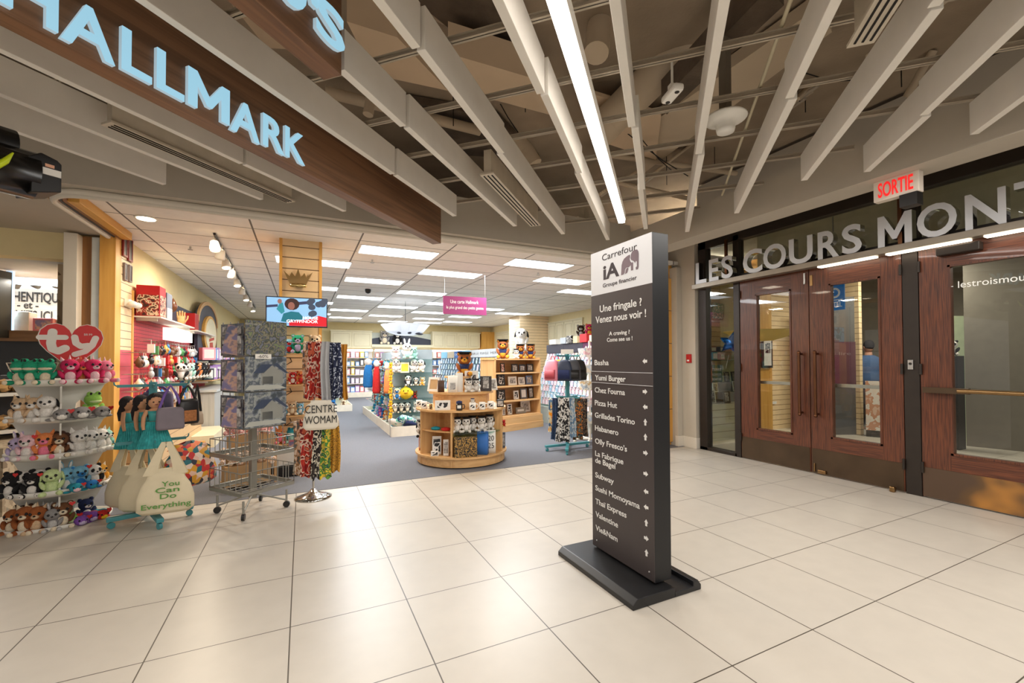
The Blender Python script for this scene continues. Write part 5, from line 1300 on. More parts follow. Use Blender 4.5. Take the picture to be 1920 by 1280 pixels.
# ================================================================== maple bookcase of picture frames
B0, B1 = gp(928, 812), gp(1014, 799)
ba = math.atan2(B1.y - B0.y, B1.x - B0.x); bw = (B1 - B0).length
bk = thing('bookcase', 'light maple bookcase filled with black and white picture frames behind the round table', 'bookcase', B0, ba)
bz = [.30, .605, .905, 1.175, 1.455]
MB().box(0, .03, 0, .45, 0, 1.48).build('side_panel', M_mapz, bk); MB().box(bw - .03, bw, 0, .45, 0, 1.48).build('side_panel', M_mapz, bk)
MB().box(.03, bw - .03, .42, .44, .3, 1.46).build('back_panel', M_map, bk)
MB().box(-.02, bw + .02, -.06, .45, 0, .14).box(-.01, bw + .01, -.05, .45, .14, .275).build('plinth', M_map, bk, .004)
for z in bz: MB().box(.03 if z < 1.4 else -.02, bw - .03 if z < 1.4 else bw + .02, -.04 if z == .3 else .0, .42, z - .025, z).build('shelf', M_map, bk)
def bcp(u, v, z): return Matrix.Translation(B0) @ Matrix.Rotation(ba, 4, 'Z') @ Vector((u * bw, v, z))
M_bkf = mat('black_frame', (30, 27, 28), .4)
fr_items = [  # shelf, u, w, h, frame, photo, label
    (3, .27, .11, .19, M_bkf, patches('reddish_photo', [(150, 60, 60), (220, 190, 180), (110, 50, 50)], 20, .5), 'tall black frame with reddish picture on the top shelf'), (3, .53, .17, .17, M_bkf, M_photo, 'dark bow-shaped frame second from the left on the top shelf'), (3, .70, .2, .16, M_bkf, M_photo, 'wide black frame third on the top shelf'), (3, .88, .18, .17, M_bkf, M_photo, 'black frame at the right end of the top shelf'),
    (2, .24, .2, .24, M_bkf, M_print_bw, 'large black frame at the left of the second shelf'), (2, .48, .23, .18, M_paper, M_photo, 'wide white frame in the middle of the second shelf'), (2, .68, .17, .16, M_paper, M_photo, 'smaller white frame on the second shelf'), (2, .86, .2, .19, mat('slate_blue_frame', (96, 116, 150), .4), M_photo, 'slate blue frame at the right of the second shelf'),
    (1, .24, .2, .22, M_bkf, M_print_bw, 'black frame with white lettering at the left of the third shelf'), (1, .56, .14, .18, M_paper, M_print_bw, 'white frame with black figures on the third shelf'), (1, .73, .18, .22, mat('grey_frame', (88, 86, 88), .4), M_paper, 'grey frame with white picture on the third shelf'), (1, .90, .13, .23, M_bkf, M_photo, 'narrow black frame at the right of the third shelf'),
    (0, .42, .12, .22, M_paper, M_print_bw, 'white frame with small black squares on the lowest shelf'), (0, .29, .08, .2, M_paper, M_photo, 'narrow white frame at the left of the lowest shelf'), (0, .86, .26, .24, M_paper, M_photo, 'large white album standing at the back of the lowest shelf'), (0, .66, .27, .13, mat('taupe_box', (150, 142, 128), .6), M_paper, 'wide taupe box frame at the front of the lowest shelf')]
for sh_, u, w_, h, fm, pm, lab in fr_items:
    o = frame(w_, h, fm, pm); o.location = bcp(u, .16 if 'back' not in lab else .28, bz[sh_] + .004); o.rotation_euler = (-.1, 0, ba + random.uniform(-.12, .12)); tag(o, lab, 'picture frame', 'frames in the maple bookcase')
for u, v, sz, args, lab in ((.30, .20, .42, ('bear', 'rust', 'gold', 'dkbrown'), 'biggest teddy bear in black cap at the left on top of the bookcase'), (.575, .18, .22, ('dog', 'white', 'white', 'black'), 'small white plush dog between the bears on the bookcase'), (.70, .22, .33, ('bear', 'rust', 'gold', 'dkbrown'), 'middle teddy bear in black cap on top of the bookcase'), (.92, .2, .34, ('bear', 'rust', 'gold', 'dkbrown'), 'teddy bear in black cap at the right end of the bookcase')):
    o = plush(*args, cap='black', n=14); o.location = bcp(u, v, 1.457); o.rotation_euler = (0, 0, face(o.location.x, o.location.y)); o.scale = (sz,) * 3; tag(o, lab, 'plush toy', 'plush toys on the bookcase')
    if args[0] == 'bear': q = MB(); q.ell((0, -.01, .33), (.25, .235, .2), 0, 14); q.build('shirt', PM['navy'], o)

# ================================================================== second teal rack: backpacks and aprons
f2 = [gp(1026, 846), gp(1063, 853), gp(1101, 838), gp(1066, 832)]
z2 = Vector((sum(f.x for f in f2) / 4, sum(f.y for f in f2) / 4))
zt2, zl2 = hz(z2.x, z2.y, 667), hz(z2.x, z2.y, 744)
cross_rack('teal steel rack on castors with small backpacks above and patterned aprons below', f2, zt2, zl2)
D2 = depth((z2.x, z2.y, 0)); fc2 = face(z2.x, z2.y)
o = MB().box(-.10, .10, -.004, .004, 0, .075).build('card_holder', M_paper); o.location = (z2.x, z2.y, zt2 + .03); o.rotation_euler = (0, 0, fc2); tag(o, 'blank white card on top of the second teal rack', 'card')
def pack(m1, m2):
    b = MB(); loft(b, [(-.36, .11, .07, 0, 0), (-.34, .125, .085, 0, 0), (-.18, .12, .08, 0, 0), (-.08, .09, .06, 0, 0), (-.05, .05, .03, 0, 0)], 22, p=3.5)
    o = b.build('backpack', m1)
    b = MB(); loft(b, [(-.33, .085, .02, 0, -.085), (-.2, .085, .02, 0, -.08)], 16, p=4); b.build('pocket', m2, o)
    b = MB(); b.tube([(-.04, 0, -.06), (-.02, 0, -.0), (.02, 0, 0), (.04, 0, -.06)], .007, 6); b.build('loop', m2, o)
    for s in (-1, 1): b = MB(); b.tube([(s * .06, .05, -.07), (s * .08, .1, -.18), (s * .08, .07, -.33)], .012, 6); b.build('strap', m2, o)
    return o
for px, D, rz, m1, m2, lab in ((1036, D2 - .1, -.5, mat('pink_nylon', (232, 140, 160), .5), mat('rose_nylon', (176, 70, 84), .5), 'pink backpack at the left of the second teal rack'), (1044, D2 + .1, -.2, PM['yellow'], PM['hotpink'], 'yellow and pink backpack behind the pink one'), (1058, D2 - .16, -.1, mat('navy_nylon', (40, 50, 74), .5), PM['navy'], 'navy backpack in the middle of the second teal rack'), (1073, D2 - .14, .2, mat('charcoal_nylon', (66, 66, 72), .5), M_black, 'charcoal backpack on the second teal rack'), (1084, D2 + .0, .5, mat('black_nylon', (32, 32, 34), .5), M_black, 'black backpack at the right of the second teal rack')):
    o = pack(m1, m2); hang(o, px, 668, D, fc2 + rz); o.scale = (1.05,) * 3; tag(o, lab, 'backpack', 'backpacks on the second teal rack')
M_yb = patches('sun_print', [(236, 160, 40), (226, 214, 180), (90, 120, 150)], 10, .8); M_chk = patches('dog_print', [(30, 30, 32), (226, 222, 216), (30, 30, 32), (210, 206, 200)], 40, .8, 1, 'cells'); M_lbl = patches('pale_blue_print', [(150, 176, 196), (214, 214, 210), (110, 140, 166)], 14, .8); M_sun = patches('sunflower_print', [(60, 70, 66), (206, 130, 60), (40, 44, 50), (120, 120, 100)], 14, .8); M_dkp = patches('dark_paw_print', [(30, 28, 30), (30, 28, 30), (150, 120, 90), (60, 56, 56)], 40, .8); M_den = patches('denim_print', [(40, 60, 90), (54, 74, 104), (36, 50, 80)], 20, .8)
for px, py0, py1, wpx, mm, lab, D in ((1034, 748, 812, 12, M_yb, 'yellow apron at the left of the second teal rack', .12), (1043, 746, 824, 17, M_den, 'dark blue apron on the second teal rack', -.05), (1056, 745, 826, 20, M_chk, 'black and white patterned apron on the second teal rack', -.16), (1072, 745, 818, 12, M_lbl, 'pale blue apron on the second teal rack', -.15), (1083, 746, 822, 15, M_sun, 'sunflower apron on the second teal rack', -.08), (1093, 747, 818, 16, M_dkp, 'black paw print apron at the right of the second teal rack', .05)):
    b = MB(); k = D2 / F; cloth_strip(b, wpx * k, (py1 - py0) * k, 3, .025, flare=.35, seedv=px)
    o = b.build('apron', mm); o.location = dp(px, py0, D2 + D); o.rotation_euler = (0, 0, fc2 + (px - 1064) * .02); tag(o, lab, 'apron', 'aprons on the second teal rack')

# ================================================================== plush gondolas
M_gon = mat('cream_gondola', (232, 222, 204), .5); M_gglass = glass('shelf_glass2', (214, 232, 230), 1.0); M_grid = mat('grey_grid_panel', (150, 160, 164), .5)
def gondola(label, x0, x1, y0, y1, zs, back_m=M_grid):
    t = thing('display_gondola', label, 'display shelf', (x0, y0, 0))
    w_, d = x1 - x0, y1 - y0
    for a in ((0, w_, 0, .02), (0, w_, d - .02, d), (0, .02, .02, d - .02), (w_ - .02, w_, .02, d - .02)): MB().box(a[0], a[1], a[2], a[3], .0, .19).build('base_board', M_gon, t)
    MB().box(.02, w_ - .02, .02, d - .02, .08, .1).build('base_shelf', M_gon, t)
    MB().box(w_ * .5 - .02, w_ * .5 + .02, .5, d - .1, .1, zs[-1] + .2).box(.1, w_ - .1, .46, .5, .1, zs[-1] + .2).build('back_panel', back_m, t)
    for z in zs:
        MB().box(.08, w_ - .08, .10, .46, z - .01, z).build('end_shelf', M_gglass, t)
        MB().box(.06, w_ * .5 - .02, .52, d - .12, z - .01, z).build('side_shelf', M_gglass, t)
    return t
GZ = [.42, .68, .93, 1.19, 1.45]
gondola('cream plush gondola with glass shelves left of the round table', 1.5, 2.5, 8.25, 12.5, GZ)
gondola('second cream gondola farther back on the left', .62, 1.30, 13.2, 17.6, GZ, M_gon)
def shelfplush(px, Y, z, sz, args, lab, group, noise=0.0):
    if args[0] == 'lying': o = lying(*args[1:])
    else: o = plush(*args)
    p = yp(px, 700, Y); o.location = (p.x, p.y, z + .003); o.scale = (sz,) * 3; o.rotation_euler = (0, 0, face(p.x, p.y) + random.uniform(-.2, .2))
    tag(o, lab, 'plush toy', group)
ge = 'plush toys on the gondola end'
for px, Yo, lv, sz, args, lab in (
    (742, .2, 4, .26, ('bear', 'white', 'palepink'), 'white plush on the top of the gondola end, left'), (763, .2, 4, .34, ('rabbit', 'white', 'mint', 'grey'), 'white and mint plush on the top of the gondola end'), (775, .3, 4, .26, ('bear', 'mint', 'mint'), 'mint plush on the top of the gondola end, right'),
    (743, .2, 3, .29, ('dog', 'white', 'ltgrey'), 'white plush dog at the left of the second gondola end shelf'), (776, .2, 3, .28, ('dog', 'white', 'ltgrey', 'black'), 'white plush dog right of the yellow box'), (789, .2, 3, .28, ('dog', 'white', 'cream', 'black'), 'white plush dog at the right of the second gondola end shelf'),
    (765, .2, 2, .22, ('panda', 'white', 'white', 'black'), 'black and white plush on the third gondola end shelf'), (780, .2, 2, .18, ('panda', 'white', 'cream', 'black'), 'smaller black and white plush beside it'), (792, .2, 2, .18, ('bear', 'cream', 'gold'), 'cream plush at the right of the third gondola end shelf'),
    (745, .2, 1, .24, ('bear', 'cream', 'blue'), 'cream and blue plush beside the round yellow chick'), (778, .25, 1, .16, ('bear', 'brown', 'red'), 'small brown plush right of the yellow chick'),
    (741, .2, 0, .21, ('panda', 'white', 'cream', 'black'), 'plush panda, left of three low on the gondola end'), (753, .2, 0, .21, ('panda', 'white', 'cream', 'black'), 'plush panda, middle of three low on the gondola end'), (764, .2, 0, .21, ('panda', 'white', 'cream', 'black'), 'plush panda, right of three low on the gondola end'), (781, .2, 0, .22, ('bear', 'white', 'ltgrey'), 'pale plush at the right of the pandas')):
    shelfplush(px, 8.25 + Yo, GZ[lv], sz, args, lab, ge)
# yellow round chick
b = MB(); b.ell((0, 0, .5), (.52, .46, .5), 0, 20); b.ell((0, -.44, .58), (.17, .14, .07), 1, 10); b.ell((.0, 0, 1.0), (.12, .1, .12), 0, 10)
for s in (-1, 1): b.ell((s * .5, -.05, .5), (.1, .16, .2), 0, 10)
o = b.build('plush_chick', [PM['yellow'], PM['gold']]); p = yp(761, 700, 8.42); o.location = (p.x, p.y, GZ[1] + .002); o.scale = (.235,) * 3; o.rotation_euler = (0, 0, face(p.x, p.y)); tag(o, 'round yellow plush chick in the middle of the gondola end', 'plush toy')
for s in (-1, 1): e = MB(); e.ell((s * .17, -.42, .72), .05, 0, 8); e.build('eye', M_eye, o)
o = carton(.17, .1, .20, mat('pale_gift_box', (236, 226, 190), .5), mat('yellow_band', (232, 190, 60), .5)); p = yp(758, 700, 8.45); o.location = (p.x, p.y, GZ[3] + .001); tag(o, 'pale box with yellow band on the second gondola end shelf', 'box')
def cushion(mm, px, Y, z, sz, lab, rz=.4):
    b = MB(); puff(b, [(-.5, -.35), (0, -.40), (.5, -.35), (.53, 0), (.5, .35), (0, .40), (-.5, .35), (-.53, 0)], .3); o = b.build('cushion', mm); p = yp(px, 700, Y); o.location = (p.x, p.y, z); o.scale = (sz,) * 3; o.rotation_euler = (1.0, .3, rz); tag(o, lab, 'cushion', 'cushions in the gondola base')
cushion(patches('patchwork', [(60, 140, 190), (240, 240, 240), (120, 210, 190), (40, 60, 110)], 5, .8), 760, 8.45, .26, .36, 'blue, white and mint patchwork cushion in the gondola base'); cushion(PM['white'], 741, 8.5, .24, .26, 'white cushion at the left of the gondola base', -.4); cushion(PM['ltgrey'], 781, 8.55, .25, .30, 'pale grey cushion at the right of the gondola base', .2); cushion(PM['navy'], 769, 8.36, .2, .22, 'navy cushion hanging over the gondola base edge', .1)
# chain of small yellow plush hanging at the gondola corner
for i in range(9):
    o = plush('bear', 'yellow', 'gold', 'black', True) if i == 0 else dup(o0)
    if i == 0: o0 = o
    z = 1.28 - i * .115; o.location = (1.47, 8.17, z); o.scale = (.115,) * 3; o.rotation_euler = (0, 0, face(1.5, 8.2) + (.5 if i % 2 else -.4))
    tag(o, 'small yellow plush in the hanging chain at the gondola corner, %s from the top' % ORD[i], 'plush toy', 'chain of yellow plush toys')
m_ = MB(); m_.tube([(1.47, 8.235, .0), (1.47, 8.235, 1.42)], .006, 6); o = m_.build('clip_strip', M_steel); tag(o, 'thin hanging strip holding the yellow plush chain', 'strip')
# side rows
cols = [('skyblue', 'teal'), ('white', 'palepink'), ('blue', 'navy'), ('red', 'white'), ('teal', 'blue'), ('purple', 'pink'), ('grey', 'white'), ('cream', 'brown'), ('lilac', 'skyblue'), ('orange', 'cream')]
kinds = ['bear', 'cat', 'rabbit', 'dog', 'horn']
protos = {}
def quick(kind, main, acc):
    if kind not in protos: protos[kind] = plush(kind, main, acc, 'black', False); protos[kind + '_n'] = 0
    protos[kind + '_n'] += 1
    if protos[kind + '_n'] == 1: return protos[kind]
    return dup(protos[kind], mats=[PM[main], PM[acc], None])
rn = random.Random(11)
lvn = ['lowest', 'second lowest', 'middle', 'second highest', 'highest']
for li, z in enumerate([.101] + GZ[:4]):
    for k in range(9):
        Y = 8.95 + k * .37; m1, m2 = cols[(k * 3 + li * 2) % 10]
        o = quick(kinds[(k + li) % 5], m1, m2); o.location = (1.5 + .24 + rn.uniform(-.03, .03), Y, z + .003); o.scale = (rn.uniform(.22, .27),) * 3; o.rotation_euler = (0, 0, face(1.6, Y) - .6)
        tag(o, '%s plush, %s side shelf of the gondola, %s from the front' % ({'skyblue': 'sky blue'}.get(m1, m1), lvn[li], ORD[k]), 'plush toy', 'plush toys along the gondola side')
for li, z in enumerate([.101] + GZ[:4]):
    for k in range(7):
        Y = 13.85 + k * .5; m1, m2 = cols[(k * 7 + li * 3 + 1) % 10]
        o = quick(kinds[(k + li * 2) % 5], m1, m2); o.location = (.62 + .2, Y, z + .003); o.scale = (.27,) * 3; o.rotation_euler = (0, 0, face(.8, Y) - .5)
        tag(o, '%s plush, %s shelf of the far gondola, %s from its front' % ({'skyblue': 'sky blue'}.get(m1, m1), lvn[li], ORD[k]), 'plush toy', 'plush toys on the far gondola')
    for k in range(2):
        m1, m2 = cols[(k * 5 + li * 4 + 2) % 10]
        o = quick(kinds[(k + li) % 5], m1, m2); o.location = (.80 + k * .28, 13.42, z + .003); o.scale = (.25,) * 3; o.rotation_euler = (0, 0, face(.9, 13.4))
        tag(o, '%s plush, %s end shelf of the far gondola, %s' % ({'skyblue': 'sky blue'}.get(m1, m1), lvn[li], ['left', 'right'][k]), 'plush toy', 'plush toys on the far gondola')
# tall red nutcracker-like pillow pet and blue robe, hanging goods at the gondola side
for px, py, mm, w_, h, lab in ((706, 712, PM['red'], .16, .55, 'red and white long plush hanging on the gondola side'), (690, 705, PM['blue'], .22, .5, 'deep blue fleece hanging on the gondola side'), (726, 715, PM['orange'], .12, .45, 'orange and white long plush hanging near the gondola corner')):
    b = MB(); loft(b, [(0, w_ * .4, .05, 0, 0), (.05, w_ * .5, .07, 0, 0), (h * .7, w_ * .42, .06, 0, 0), (h, w_ * .25, .04, 0, 0)], 16); b.ell((0, 0, h + .06), (w_ * .4, .07, .08), 1, 10)
    o = b.build('long_plush', [mm, PM['white']]); p = dp(px, py, depth((1.42, 9.3, 0)) - (px - 706) * .04); o.location = (min(p.x, 1.44), p.y, p.z - h * .5); o.rotation_euler = (0, 0, face(p.x, p.y) - .3); tag(o, lab, 'plush toy', 'long plush toys on the gondola side')
# ================================================================== column shelves and flower displays
for i, (py, nm) in enumerate(((663, 'top'), (720, 'second'), (777, 'third'), (828, 'lowest'))):
    z = hz(-.02, 6.2, py)
    t = thing('wall_shelf', 'thin shelf fixed to the slatted column, %s of four' % nm, 'shelf', (-.02, 6.30, z), 0, 'shelves on the slatted column')
    MB().box(-.33, .30, -.20, .005, -.012, 0).build('board', M_map, t)
    for s in (-.2, .2):
        m_ = MB(); m_.tube([(s, -.18, -.012), (s, -.05, -.05), (s * .8, -.01, -.14), (s * .5, -.008, -.10), (s * .6, -.01, -.05)], .007, 6); m_.build('scroll_bracket', M_black, t)
cs = [(558, 0, .26, ('bear', 'green', 'lilac'), 'bright green plush under the television'), (590, 0, .26, ('bear', 'beige', 'cream'), 'tan plush bear under the television, right'), (542, 0, .2, ('bear', 'skyblue', 'red'), 'blue and red plush under the television, left'),
      (549, 1, .17, ('bear', 'red', 'white'), 'red and white plush on the second column shelf'), (564, 1, .18, ('bear', 'orange', 'red'), 'orange and red plush on the second column shelf'),
      (548, 2, .19, ('bear', 'beige', 'cream'), 'tan plush bear on the third column shelf'), (563, 2, .16, ('bear', 'skyblue', 'white'), 'sky blue plush on the third column shelf'), (536, 2, .16, ('bear', 'white', 'skyblue'), 'white plush half hidden on the third column shelf'),
      (508, 3, .16, ('bear', 'teal', 'cream'), 'teal plush at the left of the lowest column shelf'), (525, 3, .2, ('cat', 'orange', 'pink'), 'orange plush on the lowest column shelf'), (547, 3, .2, ('frog', 'teal', 'mint'), 'green and mint plush on the lowest column shelf'), (562, 3, .18, ('bear', 'ltgrey', 'white'), 'pale grey plush at the right of the lowest column shelf')]
for px, lv, sz, args, lab in cs:
    o = plush(*args); z = hz(-.02, 6.2, (663, 720, 777, 828)[lv]); p = yp(px, 700, 6.19)
    o.location = (max(-.30, min(.25, p.x)), 6.19, z + .002); o.scale = (sz,) * 3; o.rotation_euler = (0, 0, face(p.x, p.y)); tag(o, lab, 'plush toy', 'plush toys on the column shelves')
o = carton(.30, .22, .18, M_paper, None, 'white_box'); o.location = (-.16, 6.14, .13); tag(o, 'plain white box low in front of the slatted column', 'box')
o = carton(.42, .30, .12, M_black, None, 'low_plinth'); o.location = (-.16, 6.12, .005); tag(o, 'low black plinth under the plain white box', 'plinth')
o = carton(.10, .08, .11, mat('rose_box', (176, 96, 110), .5), M_pinkp); o.location = (-.1, 6.14, .312); tag(o, 'small rose gift box on top of the plain white box', 'gift box')
M_blos = patches('pink_blossom', [(226, 160, 164), (244, 206, 200), (180, 100, 108), (250, 226, 216)], 40, .8, 2); M_blosw = patches('cream_blossom', [(244, 222, 198), (252, 240, 226), (206, 160, 130), (236, 204, 180)], 40, .8, 2)
for (px, py, D, mm, lab) in ((470, 848, 5.0, M_blos, 'kraft carton of pink paper blossoms, upper one behind the wire rack'), (462, 905, 4.85, M_blosw, 'kraft carton of cream paper blossoms, lower one behind the wire rack')):
    p = dp(px, py, D); t = thing('flower_carton', lab, 'flower display', p, face(p.x, p.y) + .2, 'flower cartons')
    MB().box(-.22, .22, -.10, .10, 0, .22).build('carton', M_kraft, t)
    b = MB(); r_ = random.Random(px)
    for i in range(90): b.ell((r_.uniform(-.25, .25), r_.uniform(-.13, .13), .24 + r_.uniform(-.02, .15)), r_.uniform(.018, .032), 0, 8)
    q = b.build('paper_blossoms', mm, t); q['kind'] = 'stuff'
o = MB(); o.box(-.26, .26, -.14, .14, 0, .015).box(-.26, .26, -.14, .14, -.30, -.285)
for x in (-.24, .24):
    for y in (-.12, .12): o.box(x - .012, x + .012, y - .012, y + .012, -.62, .0)
p = dp(468, 849, 5.0); o = o.build('flower_stand', M_kraft); o.location = (p.x, p.y, p.z - .017); o.rotation_euler = (0, 0, face(p.x, p.y) + .2); tag(o, 'narrow kraft stand carrying the blossom cartons behind the wire rack', 'stand')
m_ = None

# ================================================================== left wall goods
def lw(px, py, off=.0): return xp(px, py, XL + off)
for i, (px, py, w_, h, lab) in enumerate(((217, 455, .15, .30, 'left red framed plaque high on the slatwall by the golden jamb'), (235, 470, .15, .30, 'right red framed plaque high on the slatwall by the golden jamb'), (215, 505, .11, .22, 'left grey plaque below the red framed plaques'), (231, 512, .11, .22, 'right grey plaque below the red framed plaques'))):
    p = lw(px + 4, py); o = frame(w_, h, mat('red_mahogany', (132, 34, 34), .35) if i < 2 else mat('grey_wood', (128, 112, 108), .6), mat('dark_bronze_plate', (58, 48, 46), .4), 'wall_plaque'); o.location = (XL + .045, [7.03, 7.21, 7.06, 7.22][i], p.z - h / 2); o.rotation_euler = (0, 0, PI / 2); tag(o, lab, 'plaque', 'plaques on the slatwall')
p = lw(222, 566); t = thing('emergency_lamp', 'white twin emergency lamp on the slatwall by the golden jamb', 'lamp', (XL + .03, 7.14, p.z))
MB().box(0, .06, -.08, .08, -.04, .05).build('housing', M_white, t, .01)
for y in (-.09, .09): m_ = MB(); m_.ell((.09, y, -.01), (.05, .04, .04), 0, 12); m_.build('lamp_head', M_white, t)
def shelf_run(lab, y0, y1, z, dpt=.34, mt=M_gglass):
    t = thing('wall_shelf', lab, 'shelf', (XL + .03, (y0 + y1) / 2, z), 0, 'shelves on the left wall'); l_ = (y1 - y0) / 2
    MB().box(0, dpt, -l_, l_, -.02, 0).build('board', mt, t)
    for k in range(max(2, int(l_ * 2))): yy = -l_ + .1 + (2 * l_ - .2) * k / max(1, int(l_ * 2) - 1); MB().box(0, dpt * .8, yy - .012, yy + .012, -.06, -.02).build('bracket', M_trimw, t)
shelf_run('pale upper shelf on the left wall carrying the tree boxes', 7.42, 9.5, 2.03, .29, M_trimw)
shelf_run('second pale shelf farther along the left wall with red box', 9.7, 11.6, 2.0, .29, M_trimw)
M_treeb = patches('tree_box_art', [(60, 26, 22), (150, 40, 30), (226, 200, 170), (90, 50, 30)], 16, .4, 3)
o = carton(.26, .28, .42, mat('xmas_red', (186, 24, 30), .4), None, 'tree_box'); o.location = (XL + .17, 7.60, 2.034); tag(o, 'tall red and brown boxed ornament tree on the left wall shelf', 'box'); MB().box(-.12, .12, -.1425, -.14, .01, .29).build('box_art', M_treeb, o); MB().box(.13, .1325, -.13, .13, .01, .29).build('box_art', M_treeb, o)
o = carton(.26, .28, .38, mat('slate_box', (110, 116, 132), .5), None, 'tree_box'); o.location = (XL + .17, 7.95, 2.034); tag(o, 'grey and white boxed ornament tree beside the red one', 'box'); MB().box(.13, .1325, -.13, .13, .01, .16).build('white_band', M_paper, o); MB().box(-.12, .12, -.1425, -.14, .01, .16).build('white_band', M_paper, o)
b = MB(); loft(b, [(0, .05, .03, 0, 0), (.1, .055, .03, 0, 0), (.16, .06, .03, 0, 0)], 14)
for k in range(4): b.tube([(-.045 + k * .03, 0, .15), (-.05 + k * .033, 0, .21), (-.05 + k * .034, 0, .26 - abs(k - 1.5) * .02)], .012, 8)
b.tube([(.055, 0, .06), (.09, 0, .12), (.095, 0, .17)], .012, 8)
o = b.build('wooden_hand', M_map); o.location = (XL + .2, 9.1, 2.032); o.rotation_euler = (0, 0, face(-2, 9)); tag(o, 'jointed wooden hand standing on the left wall shelf', 'figurine')
o = MB(); o.lathe([(.0001, 0), (.04, .03), (.06, .10), (.03, .18), (.008, .22), (.0001, .24)], 14); o = o.build('ornament', mat('brown_glass', (96, 56, 36), .2)); o.location = (XL + .2, 8.6, 2.20); tag(o, 'brown pine cone ornament hanging at the navy band', 'ornament')
o = carton(.24, .30, .31, mat('crimson_box', (176, 14, 22), .35), None); o.location = (XL + .16, 9.92, 2.004); tag(o, 'plain crimson box on the farther left wall shelf', 'box'); text('SWEATER', (-.02, -.1505, .06), (0, 0, 1), (-1, 0, 0), M_paper, o, width=.2, cap=.04, extrude=.001)
o = carton(.10, .26, .30, M_paper, None); o.location = (XL + .16, 10.22, 2.004); tag(o, 'slim white box leaning beside the crimson box', 'box')
o = MB(); o.box(0, .16, -.62, .62, -.1, .1); o = o.build('wall_light', glow('shelf_light', (250, 248, 240), 1.1)); o.location = (XL + .04, 9.35, 1.87); tag(o, 'long white under-shelf light above the pegboard', 'light')
# arched board with round emblem plate
t = thing('emblem_board', 'tall navy arched board with a round cream plate on the left wall', 'sign', (XL + .04, 11.75, 0))
m_ = MB(); m_.prism([(-1.1, 1.4), (1.1, 1.4), (1.1, 2.25)] + [(1.1 * math.cos(a), 2.25 + .46 * math.sin(a)) for a in [PI * k / 14 for k in range(1, 14)]] + [(-1.1, 2.25)], .06, .12, 'yz'); m_.build('board', M_navy, t)
m_ = MB(); m_.prism([(1.12 * math.cos(a), 2.27 + .48 * math.sin(a)) for a in [PI * k / 14 for k in range(0, 15)]] + [(-1.02, 2.22)] + [(1.04 * math.cos(a), 2.24 + .43 * math.sin(a)) for a in [PI - PI * k / 14 for k in range(0, 15)]], .10, .14, 'yz'); m_.build('arch_moulding', M_map, t)
m_ = MB(); m_.prism([(.74 * math.cos(2 * PI * k / 32), 2.02 + .42 * math.sin(2 * PI * k / 32)) for k in range(32)], .12, .17, 'yz'); m_.build('plate_rim', M_gold, t)
m_ = MB(); m_.prism([(.62 * math.cos(2 * PI * k / 32), 2.02 + .36 * math.sin(2 * PI * k / 32)) for k in range(32)], .17, .18, 'yz'); m_.build('plate', mat('cream_plate', (240, 228, 196), .3), t)
m_ = MB(); m_.prism([(-.25, 1.86), (.3, 1.92), (.3, 1.98), (-.25, 1.92)], .18, .186, 'yz'); m_.prism([(-.2, 1.72), (.2, 1.74), (.15, 1.86), (-.2, 1.84)], .18, .184, 'yz'); m_.build('plate_motif', mat('motif_red', (186, 60, 48), .4), t)
# ornaments hanging in rows on the pegboard
om = [mat('orn_' + n_, c_, .3) for n_, c_ in (('white', (240, 236, 230)), ('red', (196, 40, 40)), ('gold', (214, 160, 80)), ('brown', (110, 70, 44)), ('blue', (60, 130, 190)), ('pink', (236, 160, 170)), ('green', (80, 150, 90)), ('black', (40, 36, 36)), ('cream', (244, 220, 190)), ('silver', (186, 186, 186)))]
on_ = ['white', 'red', 'golden', 'brown', 'blue', 'pink', 'green', 'black', 'cream', 'silver']
def orn(k):
    b = MB()
    if k == 0: b.ell((0, 0, -.06), .035, 0, 10); b.ell((0, 0, -.015), .022, 0, 8); b.tube([(0, 0, 0), (0, 0, .03)], .003, 5)
    elif k == 1: b.box(-.035, .035, -.015, .015, -.09, -.01); b.tube([(0, 0, -.01), (0, 0, .03)], .003, 5)
    else: b.lathe([(.0001, -.10), (.035, -.08), (.03, -.03), (.012, -.005), (.0001, 0)], 10); b.ell((.03, 0, -.05), .018, 0, 8); b.ell((-.03, 0, -.05), .018, 0, 8); b.tube([(0, 0, -.01), (0, 0, .03)], .003, 5)
    o = b.build('hanging_ornament', om[0])
    h_ = MB(); h_.tube([(-.17, 0, .035), (0, 0, .032), (.01, 0, .045)], .003, 5); h_.build('peg_hook', M_steel, o)
    return o
op = [orn(k) for k in range(3)]; on_used = [0, 0, 0]
rw = ['top', 'second', 'third', 'fourth', 'fifth', 'sixth']
for r_, z in enumerate((1.66, 1.50, 1.34, 1.18, 1.02, .88)):
    for k in range(17):
        y = 7.52 + k * .165 + rn.uniform(-.03, .03)
        if y > 9.9 and r_ > 3: continue
        kk = rn.randrange(3); ci = rn.randrange(10)
        o = op[kk] if not on_used[kk] else dup(op[kk]); on_used[kk] = 1
        o.material_slots[0].link = 'OBJECT'; o.material_slots[0].material = om[ci]
        o.location = (XL + .03 + .17, y, z + rn.uniform(-.015, .015)); o.rotation_euler = (0, 0, 0); o.scale = (1.1, 1.5, 1.5)
        tag(o, '%s ornament in the %s row of the red pegboard, %s from the golden jamb' % (on_[ci], rw[r_], ORD[k]), 'ornament', 'ornaments on the pegboard')
for r_, z in enumerate((1.48, 1.2, .98)):
    for k in range(4):
        kk = rn.randrange(3); ci = rn.randrange(10); o = dup(op[kk]); o.material_slots[0].link = 'OBJECT'; o.material_slots[0].material = om[ci]
        o.location = (XL + .2, 7.02 + k * .085, z); tag(o, '%s ornament on the narrow pink panel beside the golden jamb, %s row' % (on_[ci], ['upper', 'middle', 'lower'][r_]), 'ornament', 'ornaments on the pink panel')
